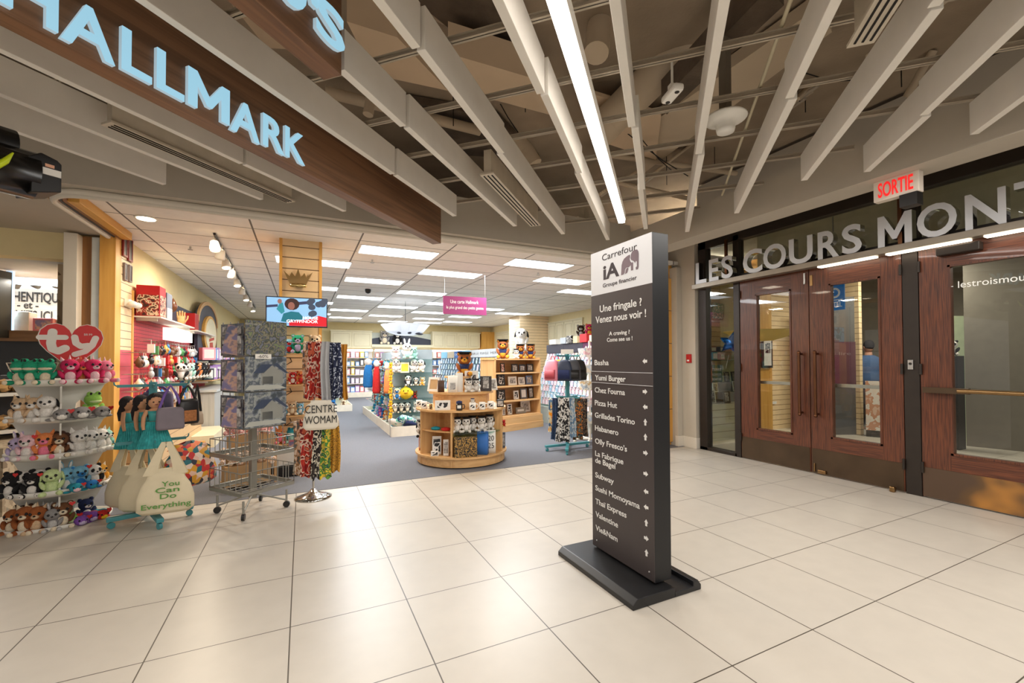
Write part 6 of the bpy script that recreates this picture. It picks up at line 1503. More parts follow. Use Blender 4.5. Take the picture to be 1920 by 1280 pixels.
# plush row and packages farther along the left wall
shelf_run('glass shelf with seated plush along the red pegboard', 8.2, 10.6, 1.12, .40)
for k, (m1, kd) in enumerate((('white', 'panda'), ('ltgrey', 'bear'), ('mint', 'bear'), ('black', 'panda'), ('orange', 'bear'), ('black', 'panda'), ('black', 'bear'), ('dkbrown', 'bear'))):
    o = plush(kd, m1, 'white', 'black'); o.location = (XL + .36, 8.36 + k * .27, 1.122); o.scale = (.29,) * 3; o.rotation_euler = (0, 0, face(-1.8, 8.4 + k * .27)); tag(o, '%s plush on the glass shelf along the red pegboard, %s from the left' % (m1.replace('ltgrey', 'pale grey').replace('dkbrown', 'dark brown'), ORD[k]), 'plush toy', 'plush toys on the left wall shelf')
shelf_run('lower shelf with bright packages near the service counter', 10.4, 13.6, 1.05, .42, M_map); shelf_run('upper shelf with clear packages near the service counter', 10.4, 13.6, 1.45, .42)
pc = [(206, 186, 214), (110, 160, 220), (240, 160, 170), (236, 230, 222), (240, 210, 90), (170, 130, 190), (60, 60, 70), (230, 120, 120)]
pcn = ['lilac', 'blue', 'pink', 'white', 'yellow', 'purple', 'charcoal', 'coral']
pk = carton(.2, .16, .24, mat('pack_0', pc[0], .5), M_paper, 'gift_package'); first = True
pmats = [mat('pack_%d' % i, c_, .5) for i, c_ in enumerate(pc)]
for r_, z in enumerate((1.452, 1.052)):
    for k in range(11):
        ci = rn.randrange(8); o = pk if first else dup(pk); first = False
        o.material_slots[0].link = 'OBJECT'; o.material_slots[0].material = pmats[ci]
        o.location = (XL + .34, 10.55 + k * .28, z); o.rotation_euler = (0, 0, face(-1.8, 10.5 + k * .28) + .4); o.scale = (rn.uniform(.9, 1.2), 1, rn.uniform(.8, 1.3))
        tag(o, '%s package on the %s shelf near the service counter, %s from the left' % (pcn[ci], ['upper', 'lower'][r_], ORD[k]), 'package', 'packages near the service counter')
# service counter
t = thing('service_counter', 'grey wood grain service counter along the left side of the shop', 'counter', (0, 0, 0))
M_gw = wood('grey_laminate', (186, 182, 174), (172, 168, 160), 'Z', 8)
MB().box(-1.98, -1.50, 9.95, 12.6, .08, .84).build('body', M_gw, t); MB().box(-2.0, -1.46, 9.9, 12.65, .84, .88).build('counter_top', mat('grey_top', (196, 196, 190), .4), t); MB().box(-1.95, -1.54, 9.98, 12.58, 0, .08).build('kick', M_black, t)
o = MB().box(-2.0, -1.30, 8.6, 9.88, .0, .2).build('low_platform', mat('cream_laminate', (222, 206, 170), .5)); tag(o, 'low cream display platform in front of the service counter', 'platform')

# ================================================================== back wall: cabinets, open bay, stocked shelves
M_cab = mat('cream_cabinet', (232, 222, 190), .6, var=.02)
def cabinets(label, p0, ang, w_, z0, z1, nd, dep=.35, group='cream wall cabinets'):
    t = thing('wall_cabinet', label, 'cabinet', p0, ang, group)
    MB().box(0, w_, 0, dep, z0, z1).build('carcass', M_cab, t); MB().box(-.02, w_ + .02, -.03, dep, z1, z1 + .05).build('cornice', M_cab, t)
    dw = w_ / nd
    for k in range(nd):
        o = MB().box(k * dw + .01, (k + 1) * dw - .01, -.02, 0, z0 + .01, z1 - .01).build('door', M_cab, t)
        m_ = MB()
        for a in ((k * dw + .08, k * dw + .1, z0 + .08, z1 - .08), ((k + 1) * dw - .1, (k + 1) * dw - .08, z0 + .08, z1 - .08), (k * dw + .1, (k + 1) * dw - .1, z0 + .08, z0 + .1), (k * dw + .1, (k + 1) * dw - .1, z1 - .1, z1 - .08)): m_.box(a[0], a[1], -.026, -.02, a[2], a[3])
        m_.build('door_moulding', mat('cabinet_shadow_paint', (214, 202, 168), .6), o)
cabinets('cream wall cabinets left of the open bay on the back wall', (1.0, 18.34, 0), 0, 1.55, 1.96, 2.62, 2)
cabinets('cream wall cabinets right of the open bay on the back wall', (5.05, 18.34, 0), 0, 2.2, 2.0, 2.66, 4)
cabinets('cream cabinets hidden partly behind the television column', (-2.0, 18.34, 0), 0, 2.2, 1.9, 2.66, 3)
t = thing('open_bay', 'open navy backed shelf bay with large plush on the back wall', 'shelf', (2.55, 18.3, 0))
MB().box(0, 2.5, .34, .38, 1.96, 2.62).build('back_panel', mat('pale_panel', (214, 218, 206), .7), t); MB().box(-.02, 2.52, -.05, .36, 2.02, 2.12).build('ledge', M_cab, t)
m_ = MB(); m_.prism([(.0, 2.12), (2.5, 2.12), (2.5, 2.36)] + [(2.5 - 2.5 * k / 12, 2.36 + .16 * math.sin(PI * k / 12)) for k in range(1, 12)] + [(0, 2.36)], .30, .335); m_.build('navy_arch', M_navy, t)
for px, args, sz, lab in ((721, ('bear', 'grey', 'cream', 'dkbrown'), .62, 'big grey plush sloth in the open bay on the back wall'), (745, ('panda', 'black', 'white', 'black'), .58, 'big black and white plush in the open bay on the back wall')):
    o = plush(*args); p = yp(px, 640, 18.42); o.location = (p.x, 18.44, 2.122); o.scale = (sz, sz * .55, sz); tag(o, lab, 'plush toy'); o.rotation_euler = (0, 0, 0)
b = MB(); b.box(7.3, 8.1, 18.2, 18.7, 0, 2.75); struct('wall_wood', b, M_gold)
cabinets('cream cabinets on the right-hand back corner', (7.86, 17.9, 0), -PI / 2, 3.2, 2.02, 2.66, 4)
cabinets('row of cream wall cabinets along the right wall', (7.86, 13.3, 0), -PI / 2, 2.1, 2.0, 2.72, 4)
o = MB(); o.box(7.5, 7.86, 9.0, 11.15, 2.05, 2.12); o = o.build('wall_shelf', M_cab); tag(o, 'cream shelf with plush owls on the right wall', 'shelf')
for px, args, lab in ((1087, ('bear', 'dkbrown', 'ltgrey'), 'brown plush owl on the right wall shelf'), (1103, ('bear', 'hotpink', 'gold'), 'hot pink plush beside the owl on the right wall shelf')):
    o = plush(*args); p = xp(px, 620, 7.62); o.location = (7.66, p.y, 2.121); o.scale = (.42,) * 3; o.rotation_euler = (0, 0, face(7.6, p.y)); tag(o, lab, 'plush toy')
b = MB(); b.box(6.75, 7.9, 13.35, 14.2, 0, CZ); struct('wall_pier_slats', b, M_slat)
o = plush('dog', 'white', 'white', 'black'); p = dp(978, 660, 12.2); o.location = (p.x, p.y, p.z + .1); o.scale = (.62,) * 3; o.rotation_euler = (0, 0, face(p.x, p.y)); tag(o, 'big white plush dog on a bracket on the slatted pier', 'plush toy')
o = MB().box(-.25, .25, -.25, .9, -.04, 0).build('wall_bracket', M_steel); o.location = (p.x, p.y, p.z + .098); o.rotation_euler = (0, 0, face(p.x, p.y)); tag(o, 'bracket shelf under the big white plush dog', 'bracket')
# stocked shelves below the cabinets
for i, (x0, x1) in enumerate(((-1.9, .3), (1.0, 2.6), (2.65, 5.0), (5.05, 7.2))):
    t = thing('shelf_unit', 'stocked shelf unit against the back wall, %s from the left' % ORD[i], 'shelf unit', (x0, 18.3, 0), 0, 'shelf units on the back wall'); w_ = x1 - x0
    MB().box(0, w_, .34, .38, .1, 1.9).build('back_panel', mat('pale_back', (216, 214, 214), .7), t); MB().box(0, w_, -.05, .36, 0, .2).build('base', M_gon, t)
    for z in (.55, .9, 1.25, 1.58): MB().box(0, w_, 0, .34, z - .02, z).build('shelf', M_gon, t)
    if i != 0: MB().box(.02, w_ - .02, .0, .1, 1.84, 1.92).build('light_tube', glow('cabinet_light', (255, 246, 228), 2.2), t)
    nn = int(w_ / .2)
    for r_, z in enumerate((.2, .55, .9, 1.25, 1.58)):
        for k in range(nn):
            ci = rn.randrange(8); o = dup(pk); o.material_slots[0].link = 'OBJECT'; o.material_slots[0].material = pmats[ci]
            o.location = (x0 + .12 + k * (w_ - .2) / nn, 18.45, z + .001); o.rotation_euler = (0, 0, rn.uniform(-.1, .1)); o.scale = (rn.uniform(.6, .85), .9, rn.uniform(.7, 1.2))
            tag(o, '%s package, back wall unit %s, %s row up, %s from left' % (pcn[ci], ['by the counter', 'left of the bay', 'under the open bay', 'right of the bay'][i], ORD[r_], ORD[k]), 'package', 'packages on the back wall')

# ================================================================== greeting card racks
cardm = [patches('card_%d' % i, cs_, 14, .6, 2) for i, cs_ in enumerate(([(170, 206, 226), (236, 240, 242), (120, 170, 206)], [(236, 238, 240), (150, 190, 220), (210, 220, 226)], [(206, 190, 220), (236, 226, 236), (170, 150, 196)], [(240, 186, 200), (246, 228, 230), (214, 130, 156)], [(130, 176, 170), (224, 236, 232), (90, 140, 150)], [(240, 226, 200), (246, 240, 230), (206, 180, 140)]))]
cn_ = ['pale blue', 'white', 'lilac', 'pink', 'teal', 'cream']
cd = MB(); cd.box(-.055, .055, -.003, .003, 0, .155); cd0 = cd.build('greeting_card', cardm[0]); cfirst = [True]
def cardrack(label, P0, ang, w_, zb, zt_, nrow, ncol, heads, pal, gname, wordsfor, hdr_h=.2, dep=.5):
    t = thing('card_rack', label, 'card rack', P0, ang)
    MB().box(0, w_, .30, .36, .0, zt_ + hdr_h).build('back_panel', mat('rack_blue_grey', (126, 148, 170), .6), t)
    MB().box(0, w_, -.16, .30, 0, zb - .04).build('drawer_base', mat('rack_base', (176, 180, 170), .6), t, .01)
    pr = [(-.15 + .35 * k / (nrow - 1), zb + (zt_ - zb - .17) * k / (nrow - 1)) for k in range(nrow)]
    for (y, z) in pr: MB().box(0, w_, y - .0, y + .10, z - .012, z).build('card_tier', M_gglass, t)
    for k, (hc, hw, wd) in enumerate(heads):
        x0 = w_ * k / len(heads)
        o = MB().box(x0 + .004, x0 + w_ / len(heads) - .004, .26, .30, zt_, zt_ + hdr_h).build('header_sign', hc, t)
        if wd: text(wd, (x0 + .06, .2595, zt_ + hdr_h * .35), (1, 0, 0), (0, 0, 1), hw, o, width=w_ / len(heads) - .14, cap=hdr_h * .28, extrude=.001)
    M_ = Matrix.Translation(P0) @ Matrix.Rotation(ang, 4, 'Z')
    for r_, (y, z) in enumerate(pr):
        for c_ in range(ncol):
            ci = pal[rn.randrange(len(pal))]
            o = cd0 if cfirst[0] else dup(cd0); cfirst[0] = False
            o.material_slots[0].link = 'OBJECT'; o.material_slots[0].material = cardm[ci]
            o.location = M_ @ Vector((.08 + (w_ - .16) * c_ / (ncol - 1), y + .04, z + .002)); o.rotation_euler = (-.18, 0, ang)
            tag(o, '%s greeting card, %s, %s row down, %s from its left end' % (cn_[ci], wordsfor, ORD[nrow - 1 - r_], ORD[c_] if c_ < 20 else 'near the far end'), 'greeting card', gname)
    return t
H1 = mat('header_sky', (130, 190, 220), .5); H2 = mat('header_white', (226, 230, 234), .5); H3 = mat('header_kraft', (200, 186, 160), .5); H4 = mat('header_blue', (40, 110, 190), .5); HD = mat('header_charcoal', (66, 62, 74), .5); HP = mat('header_plum', (96, 42, 80), .5)
cardrack('long greeting card rack with pale blue header signs in the middle of the shop', Vector((3.95, 14.2, 0)), -PI / 2, 4.9, .45, 1.52, 6, 20, [(H1, M_paper, ''), (H3, M_tdk, ''), (H4, M_vinyl, 'CARTES'), (H1, M_tdk, ''), (H2, M_tdk, 'POUR LUI'), (H2, M_tdk, 'POUR ELLE'), (H2, M_tdk, 'MERCI')], [0, 0, 1, 1, 2, 4], 'cards in the middle rack', 'the middle rack')
cardrack('greeting card rack with dark header signs on the right behind the backpacks', Vector((5.15, 9.25, 0)), -PI / 2, 2.3, .42, 1.60, 8, 17, [(HD, M_vinyl, ''), (HD, M_vinyl, ''), (HP, M_vinyl, 'AMOUR')], [2, 3, 3, 1, 0, 5], 'cards in the right-hand rack', 'the right-hand rack')
for i, (y, w_, h, mm, nm) in enumerate(((8.9, .3, .12, M_paper, 'long white'), (8.45, .22, .14, mat('pale_box', (206, 214, 222), .5), 'pale blue'), (8.2, .2, .17, M_print_bw, 'black and white patterned'), (7.95, .16, .15, mat('butter_box', (240, 226, 180), .5), 'butter yellow'), (7.65, .25, .18, mat('scarlet_box', (204, 50, 56), .5), 'scarlet'), (7.3, .26, .14, mat('ivory_box', (240, 232, 196), .5), 'ivory'))):
    o = carton(w_, .2, h, mm, None); o.location = (5.47, y, 1.802); o.rotation_euler = (0, 0, -PI / 2); tag(o, nm + ' gift box on top of the right-hand card rack', 'gift box', 'boxes on the right-hand card rack')
o = MB().box(5.45, 5.51, 6.95, 9.25, 1.70, 1.801).build('rack_top_ledge', M_cab); tag(o, 'cream ledge along the top of the right-hand card rack', 'ledge')
# white spinner and cart partly behind the pylon
t = thing('card_spinner', 'pale wire card spinner just left of the directory pylon', 'rack', (4.45, 6.15, 0))
m_ = MB(); m_.tube([(0, 0, .05), (0, 0, 1.75)], .02, 8); m_.build('post', M_trimw, t)
for k in range(5):
    m_ = MB(); m_.lathe([(.17, .35 + k * .28), (.20, .5 + k * .28)], 12, smooth=False); m_.lathe([(.168, .35 + k * .28), (.198, .5 + k * .28)], 12, smooth=False); m_.build('tier', patches('spinner_%d' % (k % 3), [[(236, 226, 210), (206, 214, 226), (240, 240, 236)], [(226, 180, 190), (240, 226, 220), (190, 200, 216)], [(216, 186, 140), (240, 236, 226), (180, 190, 200)]][k % 3], 12, .6), t)
for k in range(5): a = 2 * PI * k / 5 + .2; m_ = MB(); m_.tube([(0, 0, .07), (.26 * math.cos(a), .26 * math.sin(a), .06)], .018, 6); m_.ell((.26 * math.cos(a), .26 * math.sin(a), .03), .03, 0, 8); m_.build('castor_arm', M_trimw, t)
# ================================================================== neighbour's bakery stand behind the plush rack
M_brickw = lines('white_painted_brick', (236, 226, 212), (206, 194, 178), 2, .09, .006, rough=.7)
b = MB(); b.box(-9, -2.45, 9.6, 9.8, 0, 3); struct('wall_bakery', b, M_brickw)
b = MB(); b.box(-9, -2.42, 6.9, 7.1, 2.62, FZ0); struct('trim_15', b, M_yel)
b = MB(); b.box(-9, -2.42, 7.1, 9.6, 2.62, 2.7); struct('ceiling_bakery', b, mat('bakery_ceiling', (206, 206, 204), .8))
b = MB(); b.box(-2.72, -2.43, 7.25, 7.5, 0, 2.62); struct('wall_stone', b, patches('stacked_stone', [(134, 116, 94), (166, 148, 122), (110, 92, 74), (180, 162, 136)], 9, .9, 3, 'cells'))
b = MB(); b.box(-2.45, -2.1, 7.12, 9.8, 0, 3); struct('wall_between', b, M_yel)
b = MB(); b.box(-4.6, -2.75, 8.6, 9.58, 2.59, 2.61); o = b.build('ceiling_light_panel', glow('bakery_panel', (226, 240, 252), 2.2)); tag(o, 'glowing ceiling panel in the bakery stand at the left', 'light')
area_light('bakery_lamp', (-3.6, 8.2, 2.5), .8, .3, 75, (1, .93, .82))
def bt(s, px0, px1, py, cap):
    a, c_ = yp(px0, py, 9.59), yp(px1, py, 9.59)
    return text(s, (a.x, -.004, a.z), (1, 0, 0), (0, 0, 1), mat('charcoal_paint', (64, 58, 54), .6), wt_, width=c_.x - a.x, cap=cap, extrude=.002, weight=.02)
wt_ = thing('wall_lettering', 'dark hand painted words on the white brick wall of the bakery stand', 'lettering', (0, 9.595, 0))
bt('AUTHENTIQUES', -18, 128, 562, .15); bt('- et -', 32, 72, 577, .11); bt('BISCUITS ICI', -12, 98, 598, .15)
for i, px in enumerate((31, 70, 107)):
    p = yp(px, 530, 9.2); t = thing('spot_lamp', 'grey spot lamp above the painted words, %s from the left' % ORD[i], 'lamp', p, face(p.x, p.y) + .4, 'bakery spot lamps')
    m_ = MB(); m_.lathe([(.03, .09), (.055, .06), (.075, -.06), (.07, -.06), (.05, .05)], 14); o = m_.build('spot_head', mat('grey_lamp', (150, 146, 142), .4, metal=.4), t); o.rotation_euler = (.9, 0, .3)
    m_ = MB(); m_.tube([(0, 0, .05), (0, 0, .2)], .012, 6); m_.build('stem', M_steel, t)
p0 = yp(5, 522, 9.2); b = MB(); b.box(p0.x - .8, p0.x + 1.5, 9.15, 9.25, p0.z + .02, p0.z + .06); o = b.build('lamp_rail', M_trimw); tag(o, 'pale rail carrying the grey spot lamps in the bakery stand', 'rail')
# counter and shelves
M_ctr = wood('bakery_wood', (150, 110, 72), (128, 92, 58), 'X', 8)
t = thing('bakery_counter', 'brown wood topped dark bakery counter behind the plush rack', 'counter', (0, 0, 0))
z1 = yp(50, 620, 8.0).z
MB().box(-6, -2.75, 7.95, 8.5, z1 - .14, z1).build('counter_top', M_ctr, t); MB().box(-6, -2.78, 8.05, 8.45, 0, z1 - .14).build('front_panel', mat('slate_front', (62, 64, 70), .6), t)
o = carton(.30, .2, .26, mat('glass_jar_cream', (216, 206, 190), .3), None, 'canister'); o.location = (yp(33, 610, 8.15).x, 8.15, z1); tag(o, 'cream canister on the bakery counter', 'canister')
o = carton(.20, .16, .18, mat('rose_tin', (196, 110, 120), .4), M_pinkp, 'tin_box'); o.location = (yp(86, 610, 8.15).x, 8.15, z1); tag(o, 'small rose tin on the bakery counter', 'box')
o = carton(.12, .14, .17, mat('taupe_tin', (160, 150, 140), .4), None, 'tin_box'); o.location = (yp(100, 610, 8.2).x, 8.22, z1); tag(o, 'small taupe tin beside the rose one on the bakery counter', 'box')
# hanging menu screen
p = dp(3, 560, 5.6); t = thing('menu_screen', 'dark menu screen with bright bluish edge at the left picture edge', 'screen', (p.x, p.y, p.z), face(p.x, p.y) + .9)
MB().box(-.28, .10, -.03, .03, -.50, .36).build('panel', M_black, t); MB().box(.10, .135, -.035, .035, -.52, .38).build('bright_edge', glow('screen_edge', (190, 220, 250), .9), t)
m_ = MB(); m_.box(-.05, .10, -.06, .06, .40, .48); m_.tube([(.0, 0, .44), (.0, 0, FZ0 - .05 - p.z)], .012, 6); m_.box(.1, .5, -.02, .02, .40, .43); m_.box(.06, .22, -.05, .05, .44, .62); m_.build('mount', M_black, t)
# tiers of twisted bread
bsh = thing('bread_shelf', 'white shelf unit with twisted loaves at the left edge behind the plush rack', 'shelf', dp(10, 800, 4.55), face(-2.6, 4.0)); bsh.location.z = 0
DB = 4.55
for i, py in enumerate((735, 803)):
    z = hz(bsh.location.x, bsh.location.y, py)
    MB().box(-.35, .40, -.2, .25, z - .035, z).build('shelf_board', M_plas, bsh)
MB().box(.36, .40, .2, .25, 0, 1.1).box(-.35, -.31, .2, .25, 0, 1.1).build('upright', M_plas, bsh)
M_loaf = mat('baked_twist', (190, 150, 96), .7, var=.2, scale=12)
lf = None
for r_, py in enumerate((735, 803)):
    for k in range(5):
        if lf is None:
            m_ = MB()
            for s in (0, PI): m_.tube([(.035 * math.cos(q * 1.1 + s), -.2 + q * .033, .05 + .035 * math.sin(q * 1.1 + s)) for q in range(13)], .033, 8)
            lf = m_.build('twisted_loaf', M_loaf); o = lf
        else: o = dup(lf)
        z = hz(bsh.location.x, bsh.location.y, py); o.location = Matrix.Translation(bsh.location) @ Matrix.Rotation(bsh.rotation_euler[2], 4, 'Z') @ Vector((-.2 + k * .125, .02, z + .02)); o.rotation_euler = (0, 0, bsh.rotation_euler[2] + .3)
        tag(o, 'twisted loaf on the %s board of the white bread shelf, %s from the left' % (['upper', 'lower'][r_], ORD[k]), 'bread', 'twisted loaves')
p = dp(62, 690, 5.0); t = thing('wire_basket', 'cream wire basket of dark bread behind the green plush frogs', 'basket', p, face(p.x, p.y)); m_ = MB()
for zz, k_ in ((-.06, .8), (.0, .92), (.06, 1)): m_.tube([(-.2 * k_, -.12 * k_, zz), (.2 * k_, -.12 * k_, zz), (.2 * k_, .12 * k_, zz), (-.2 * k_, .12 * k_, zz)], .004, 6, closed=True)
for k in range(-4, 5): m_.tube([(k * .04, -.096, -.06), (k * .05, -.12, .06)], .003, 5); m_.tube([(k * .04, .096, -.06), (k * .05, .12, .06)], .003, 5)
m_.build('wire_frame', M_trimw, t)
b = MB()
for k in range(6): b.ell((-.13 + k * .052, .02 * (-1) ** k, .02), (.05, .09, .05), 0, 10)
o = b.build('bread_heap', mat('dark_crust', (96, 66, 40), .8, var=.25)); o.location = p; o.rotation_euler = (0, 0, face(p.x, p.y)); o['kind'] = 'stuff'; tag(o, 'heap of dark rolls in the cream wire basket', 'bread')
o = MB().box(-.24, .24, -.16, .16, -1.05, -.075).build('basket_stand', mat('slate_front', (62, 64, 70), .6)); o.location = p; o.rotation_euler = (0, 0, face(p.x, p.y)); tag(o, 'slate coloured stand under the cream wire basket', 'stand')
# low stone plinth and ramp-like white base left of the rack
b = MB(); b.box(-4.6, -2.45, 5.6, 6.6, 0, .62); struct('wall_low_stone', b, patches('rough_stone', [(150, 132, 108), (176, 158, 132), (126, 108, 86)], 7, .9, 4))

# black projector-like machine hanging at upper left
p = dp(16, 318, 2.55)
t = thing('hanging_machine', 'black cylinder machine with lime green curved band hanging at the upper left', 'machine', p, face(p.x, p.y) + .25)
m_ = MB(); M90 = Matrix.Rotation(PI / 2, 4, 'Y')
m_.add([M90 @ Vector(v) for v in [(.14 * math.cos(2 * PI * i / 20), .14 * math.sin(2 * PI * i / 20), z) for z in (-.5, .10) for i in range(20)]], [tuple(range(19, -1, -1)), tuple(range(20, 40))] + [(i, (i + 1) % 20, 20 + (i + 1) % 20, 20 + i) for i in range(20)], 0, True)
m_.build('drum', mat('dark_gloss', (22, 20, 18), .25), t).location = (0, 0, .0)
m_ = MB(); m_.add([M90 @ Vector(v) for v in [(.105 * math.cos(2 * PI * i / 20), .105 * math.sin(2 * PI * i / 20), z) for z in (-.5, -.02) for i in range(20)]], [tuple(range(19, -1, -1)), tuple(range(20, 40))] + [(i, (i + 1) % 20, 20 + (i + 1) % 20, 20 + i) for i in range(20)], 0, True)
o = m_.build('upper_drum', M_black, t); o.location = (.05, .05, .15)
m_ = MB(); m_.prism([(.06, -.13), (.06, .02), (.0, .04), (.10, .12), (.17, .10), (.19, .08), (.19, -.09), (.10, -.12)], -.12, .12); m_.build('end_bracket', M_black, t, .006)
MB().box(.105, .185, -.126, -.12, -.005, .035).build('paper_label', M_paper, t); MB().box(.115, .155, -.126, -.12, .042, .06).build('orange_label', mat('peach_label', (226, 170, 140), .6), t)
m_ = MB(); m_.tube([(-.02, -.143, .06), (-.05, -.148, .0), (-.11, -.13, -.07), (-.2, -.10, -.11), (-.4, -.10, -.11)], [.004, .016, .022, .026, .03], 8); m_.build('lime_band', mat('lime_band', (206, 226, 30), .4), t)
m_ = MB(); m_.tube([(-.46, 0, .1), (-.46, 0, 3.4 - p.z)], .02, 8); m_.build('drop_rod', M_black, t)

# ================================================================== behind the entrance doors: vestibule and the shop's side window
b = MB(); b.box(DX + .08, 12, -6, 5.3, 3.25, 3.35); struct('ceiling_vestibule', b, mat('vestibule_ceiling', (176, 168, 152), .8))
b = MB(); b.box(11.8, 12, -6, 6, 0, 3.3); struct('wall_vestibule', b, mat('vestibule_wall', (140, 132, 120), .7))
b = MB(); b.box(5.98, 8.6, 6.3, 6.36, 0, 3.2); struct('wall_window_slats', b, M_slat)
b = MB(); b.box(5.98, 9.2, 5.05, 6.3, -.02, .02); struct('floor_window', b, mat('pale_deck', (226, 216, 196), .5))
b = MB(); b.box(7.25, 7.6, 5.0, 5.3, 0, 3.2); struct('wall_golden_pier', b, M_gold)
b = MB(); b.box(5.98, 7.25, 5.10, 5.115, .05, 3.0); struct('window_4', b, M_glass)
for i, (lx, ly, p_) in enumerate(((6.9, 5.7, 100), (9.2, 3.6, 60), (8.4, 1.0, 36))): area_light('vestibule_lamp', (lx, ly, 3.1), .6, .3, p_, (1, .92, .78))
def vw(px, py, X=6.9): return xp(px, py, X)
b = MB(); b.box(6.15, 6.2, -.2, 4.25, 2.72, 3.25); struct('trim_16', b, mat('transom_backing', (222, 212, 182), .8))  # pale panel added behind the transom so its glass looks lighter
# window display seen through the sidelight
def atY(px, py, Y): return yp(px, py, Y)
t = thing('window_plinth', 'cream slatted plinth in the side window behind the sidelight', 'plinth', (6.6, 5.72, 0)); MB().box(-.55, 1.15, -.34, .34, .02, .62).build('body', lines('cream_slats', (226, 212, 186), (150, 130, 100), 2, .13, .01), t)
o = MB().box(6.02, 8.2, 5.95, 6.28, 1.40, 1.42).build('wall_shelf', M_gglass); tag(o, 'lower glass shelf high in the side window behind the sidelight', 'shelf')
o = MB().box(6.02, 8.2, 5.95, 6.28, 1.568, 1.582).build('wall_shelf', M_gglass); tag(o, 'upper glass shelf in the side window carrying dark boxes', 'shelf')
b = MB(); puff(b, [(-.5, -.45), (.35, -.5), (.5, .45), (-.35, .5)], .25); o = b.build('cushion', patches('garden_cushion', [(236, 232, 206), (120, 170, 150), (226, 220, 190), (160, 190, 150)], 5, .8, 3)); p = atY(1346, 583, 6.24); o.location = p; o.scale = (.34,) * 3; tag(o, 'printed cream and green cushion hanging in the side window', 'cushion')
for px, py, w_, h, m1, lab in ((1336, 640, .14, .15, mat('mint_box', (130, 190, 176), .5), 'mint striped box on the glass shelf of the side window'), (1350, 640, .12, .12, mat('peach_box', (226, 170, 130), .5), 'peach box on the glass shelf of the side window'), (1333, 624, .16, .1, mat('red_dark_box', (140, 40, 44), .5), 'dark red box above the mint one'), (1350, 624, .16, .1, M_black, 'black box beside the dark red one')):
    p = atY(px, py, 6.1); o = carton(w_, .12, h, m1, M_paper); o.location = (p.x, 6.1, 1.421 if py > 630 else 1.583); tag(o, lab, 'box', 'boxes in the side window')
b = MB(); st = [(math.cos(PI / 2 + k * PI / 5) * (1 if k % 2 == 0 else .52), math.sin(PI / 2 + k * PI / 5) * (1 if k % 2 == 0 else .52)) for k in range(10)]; puff(b, st, .7, .72); o = b.build('star_balloon', mat('blue_foil', (24, 110, 200), .15, metal=.7, var=.2, scale=3)); p = dp(1371, 643, 7.0); o.location = p; o.scale = (.19,) * 3; o.rotation_euler = (0, .2, face(p.x, p.y)); tag(o, 'shiny blue star balloon in the side window', 'balloon')
q = MB(); q.tube([(0, 0, -1.0), (0, 0, -2.2)], .012, 5); q.build('ribbon', M_paper, o)
o = MB().box(-.19, .19, -.01, .01, -.2, .2).build('teal_sign', mat('teal_board', (66, 146, 138), .5)); p = atY(1343, 702, 6.28); o.location = p; tag(o, 'teal book-shaped sign with pale lettering in the side window', 'sign')
for k, s in enumerate(('TERRE', 'ALEXANDER', 'SIGNATURE')): text(s, (-.14, -.0105, .08 - k * .1), (1, 0, 0), (0, 0, 1), M_vinyl, o, width=.28, cap=.05, extrude=.001)
t = thing('window_steps', 'low stepped stand with picture frames in the side window', 'stand', (6.65, 5.72, .62)); MB().box(-.5, 1.1, -.05, .3, 0, .18).box(-.5, 1.1, .1, .3, .18, .36).build('steps', mat('grey_step', (120, 112, 104), .6), t)
for px, py, dz, yy, w_, h, fm, lab in ((1342, 740, .181, 5.75, .16, .18, M_paper, 'white photo frame tilted on the window steps'), (1333, 758, .0, 5.6, .10, .14, M_bkf, 'narrow black frame low on the window steps'), (1364, 755, .361, 5.95, .15, .2, M_bkf, 'dark frame with a pale collar picture on the window steps'), (1338, 788, .0, 5.52, .15, .26, M_paper, 'white 2025 bag-like frame at the front of the side window'), (1364, 784, .0, 5.5, .18, .22, mat('bronze_frame', (92, 78, 64), .4), 'bronze frame with landscape picture at the front of the side window'), (1376, 700, .361, 5.96, .13, .2, M_bkf, 'black frame higher up beside the teal sign'), (1379, 772, .181, 5.8, .12, .2, M_paper, 'white card at the right of the window steps')):
    p = atY(px, py, yy); o = frame(w_, h, fm, M_photo); o.location = (p.x, yy, .622 + dz); o.rotation_euler = (-.12, 0, .1); tag(o, lab, 'picture frame', 'frames in the side window')
    if '2025' in lab: text('20', (-.045, -.0115, .14), (1, 0, 0), (0, 0, 1), M_black, o, width=.09, cap=.06, extrude=.001); text('25', (-.045, -.0115, .06), (1, 0, 0), (0, 0, 1), M_black, o, width=.09, cap=.06, extrude=.001)
# yellow parasol, shown through sidelight and first door
p = dp(1425, 640, 7.3); t = thing('yellow_umbrella', 'pale yellow umbrella hanging upside down behind the first oak door', 'umbrella', p); m_ = MB(); m_.lathe([(.0001, .0), (.2, .015), (.42, .08), (.58, .17), (.57, .175), (.41, .09), (.19, .025), (.0001, .01)], 10, smooth=False); m_.build('canopy', translucent('yellow_nylon', (248, 228, 150)), t); m_ = MB(); m_.tube([(0, 0, 0), (0, 0, 3.2 - p.z)], .006, 5); m_.build('shaft', M_steel, t)
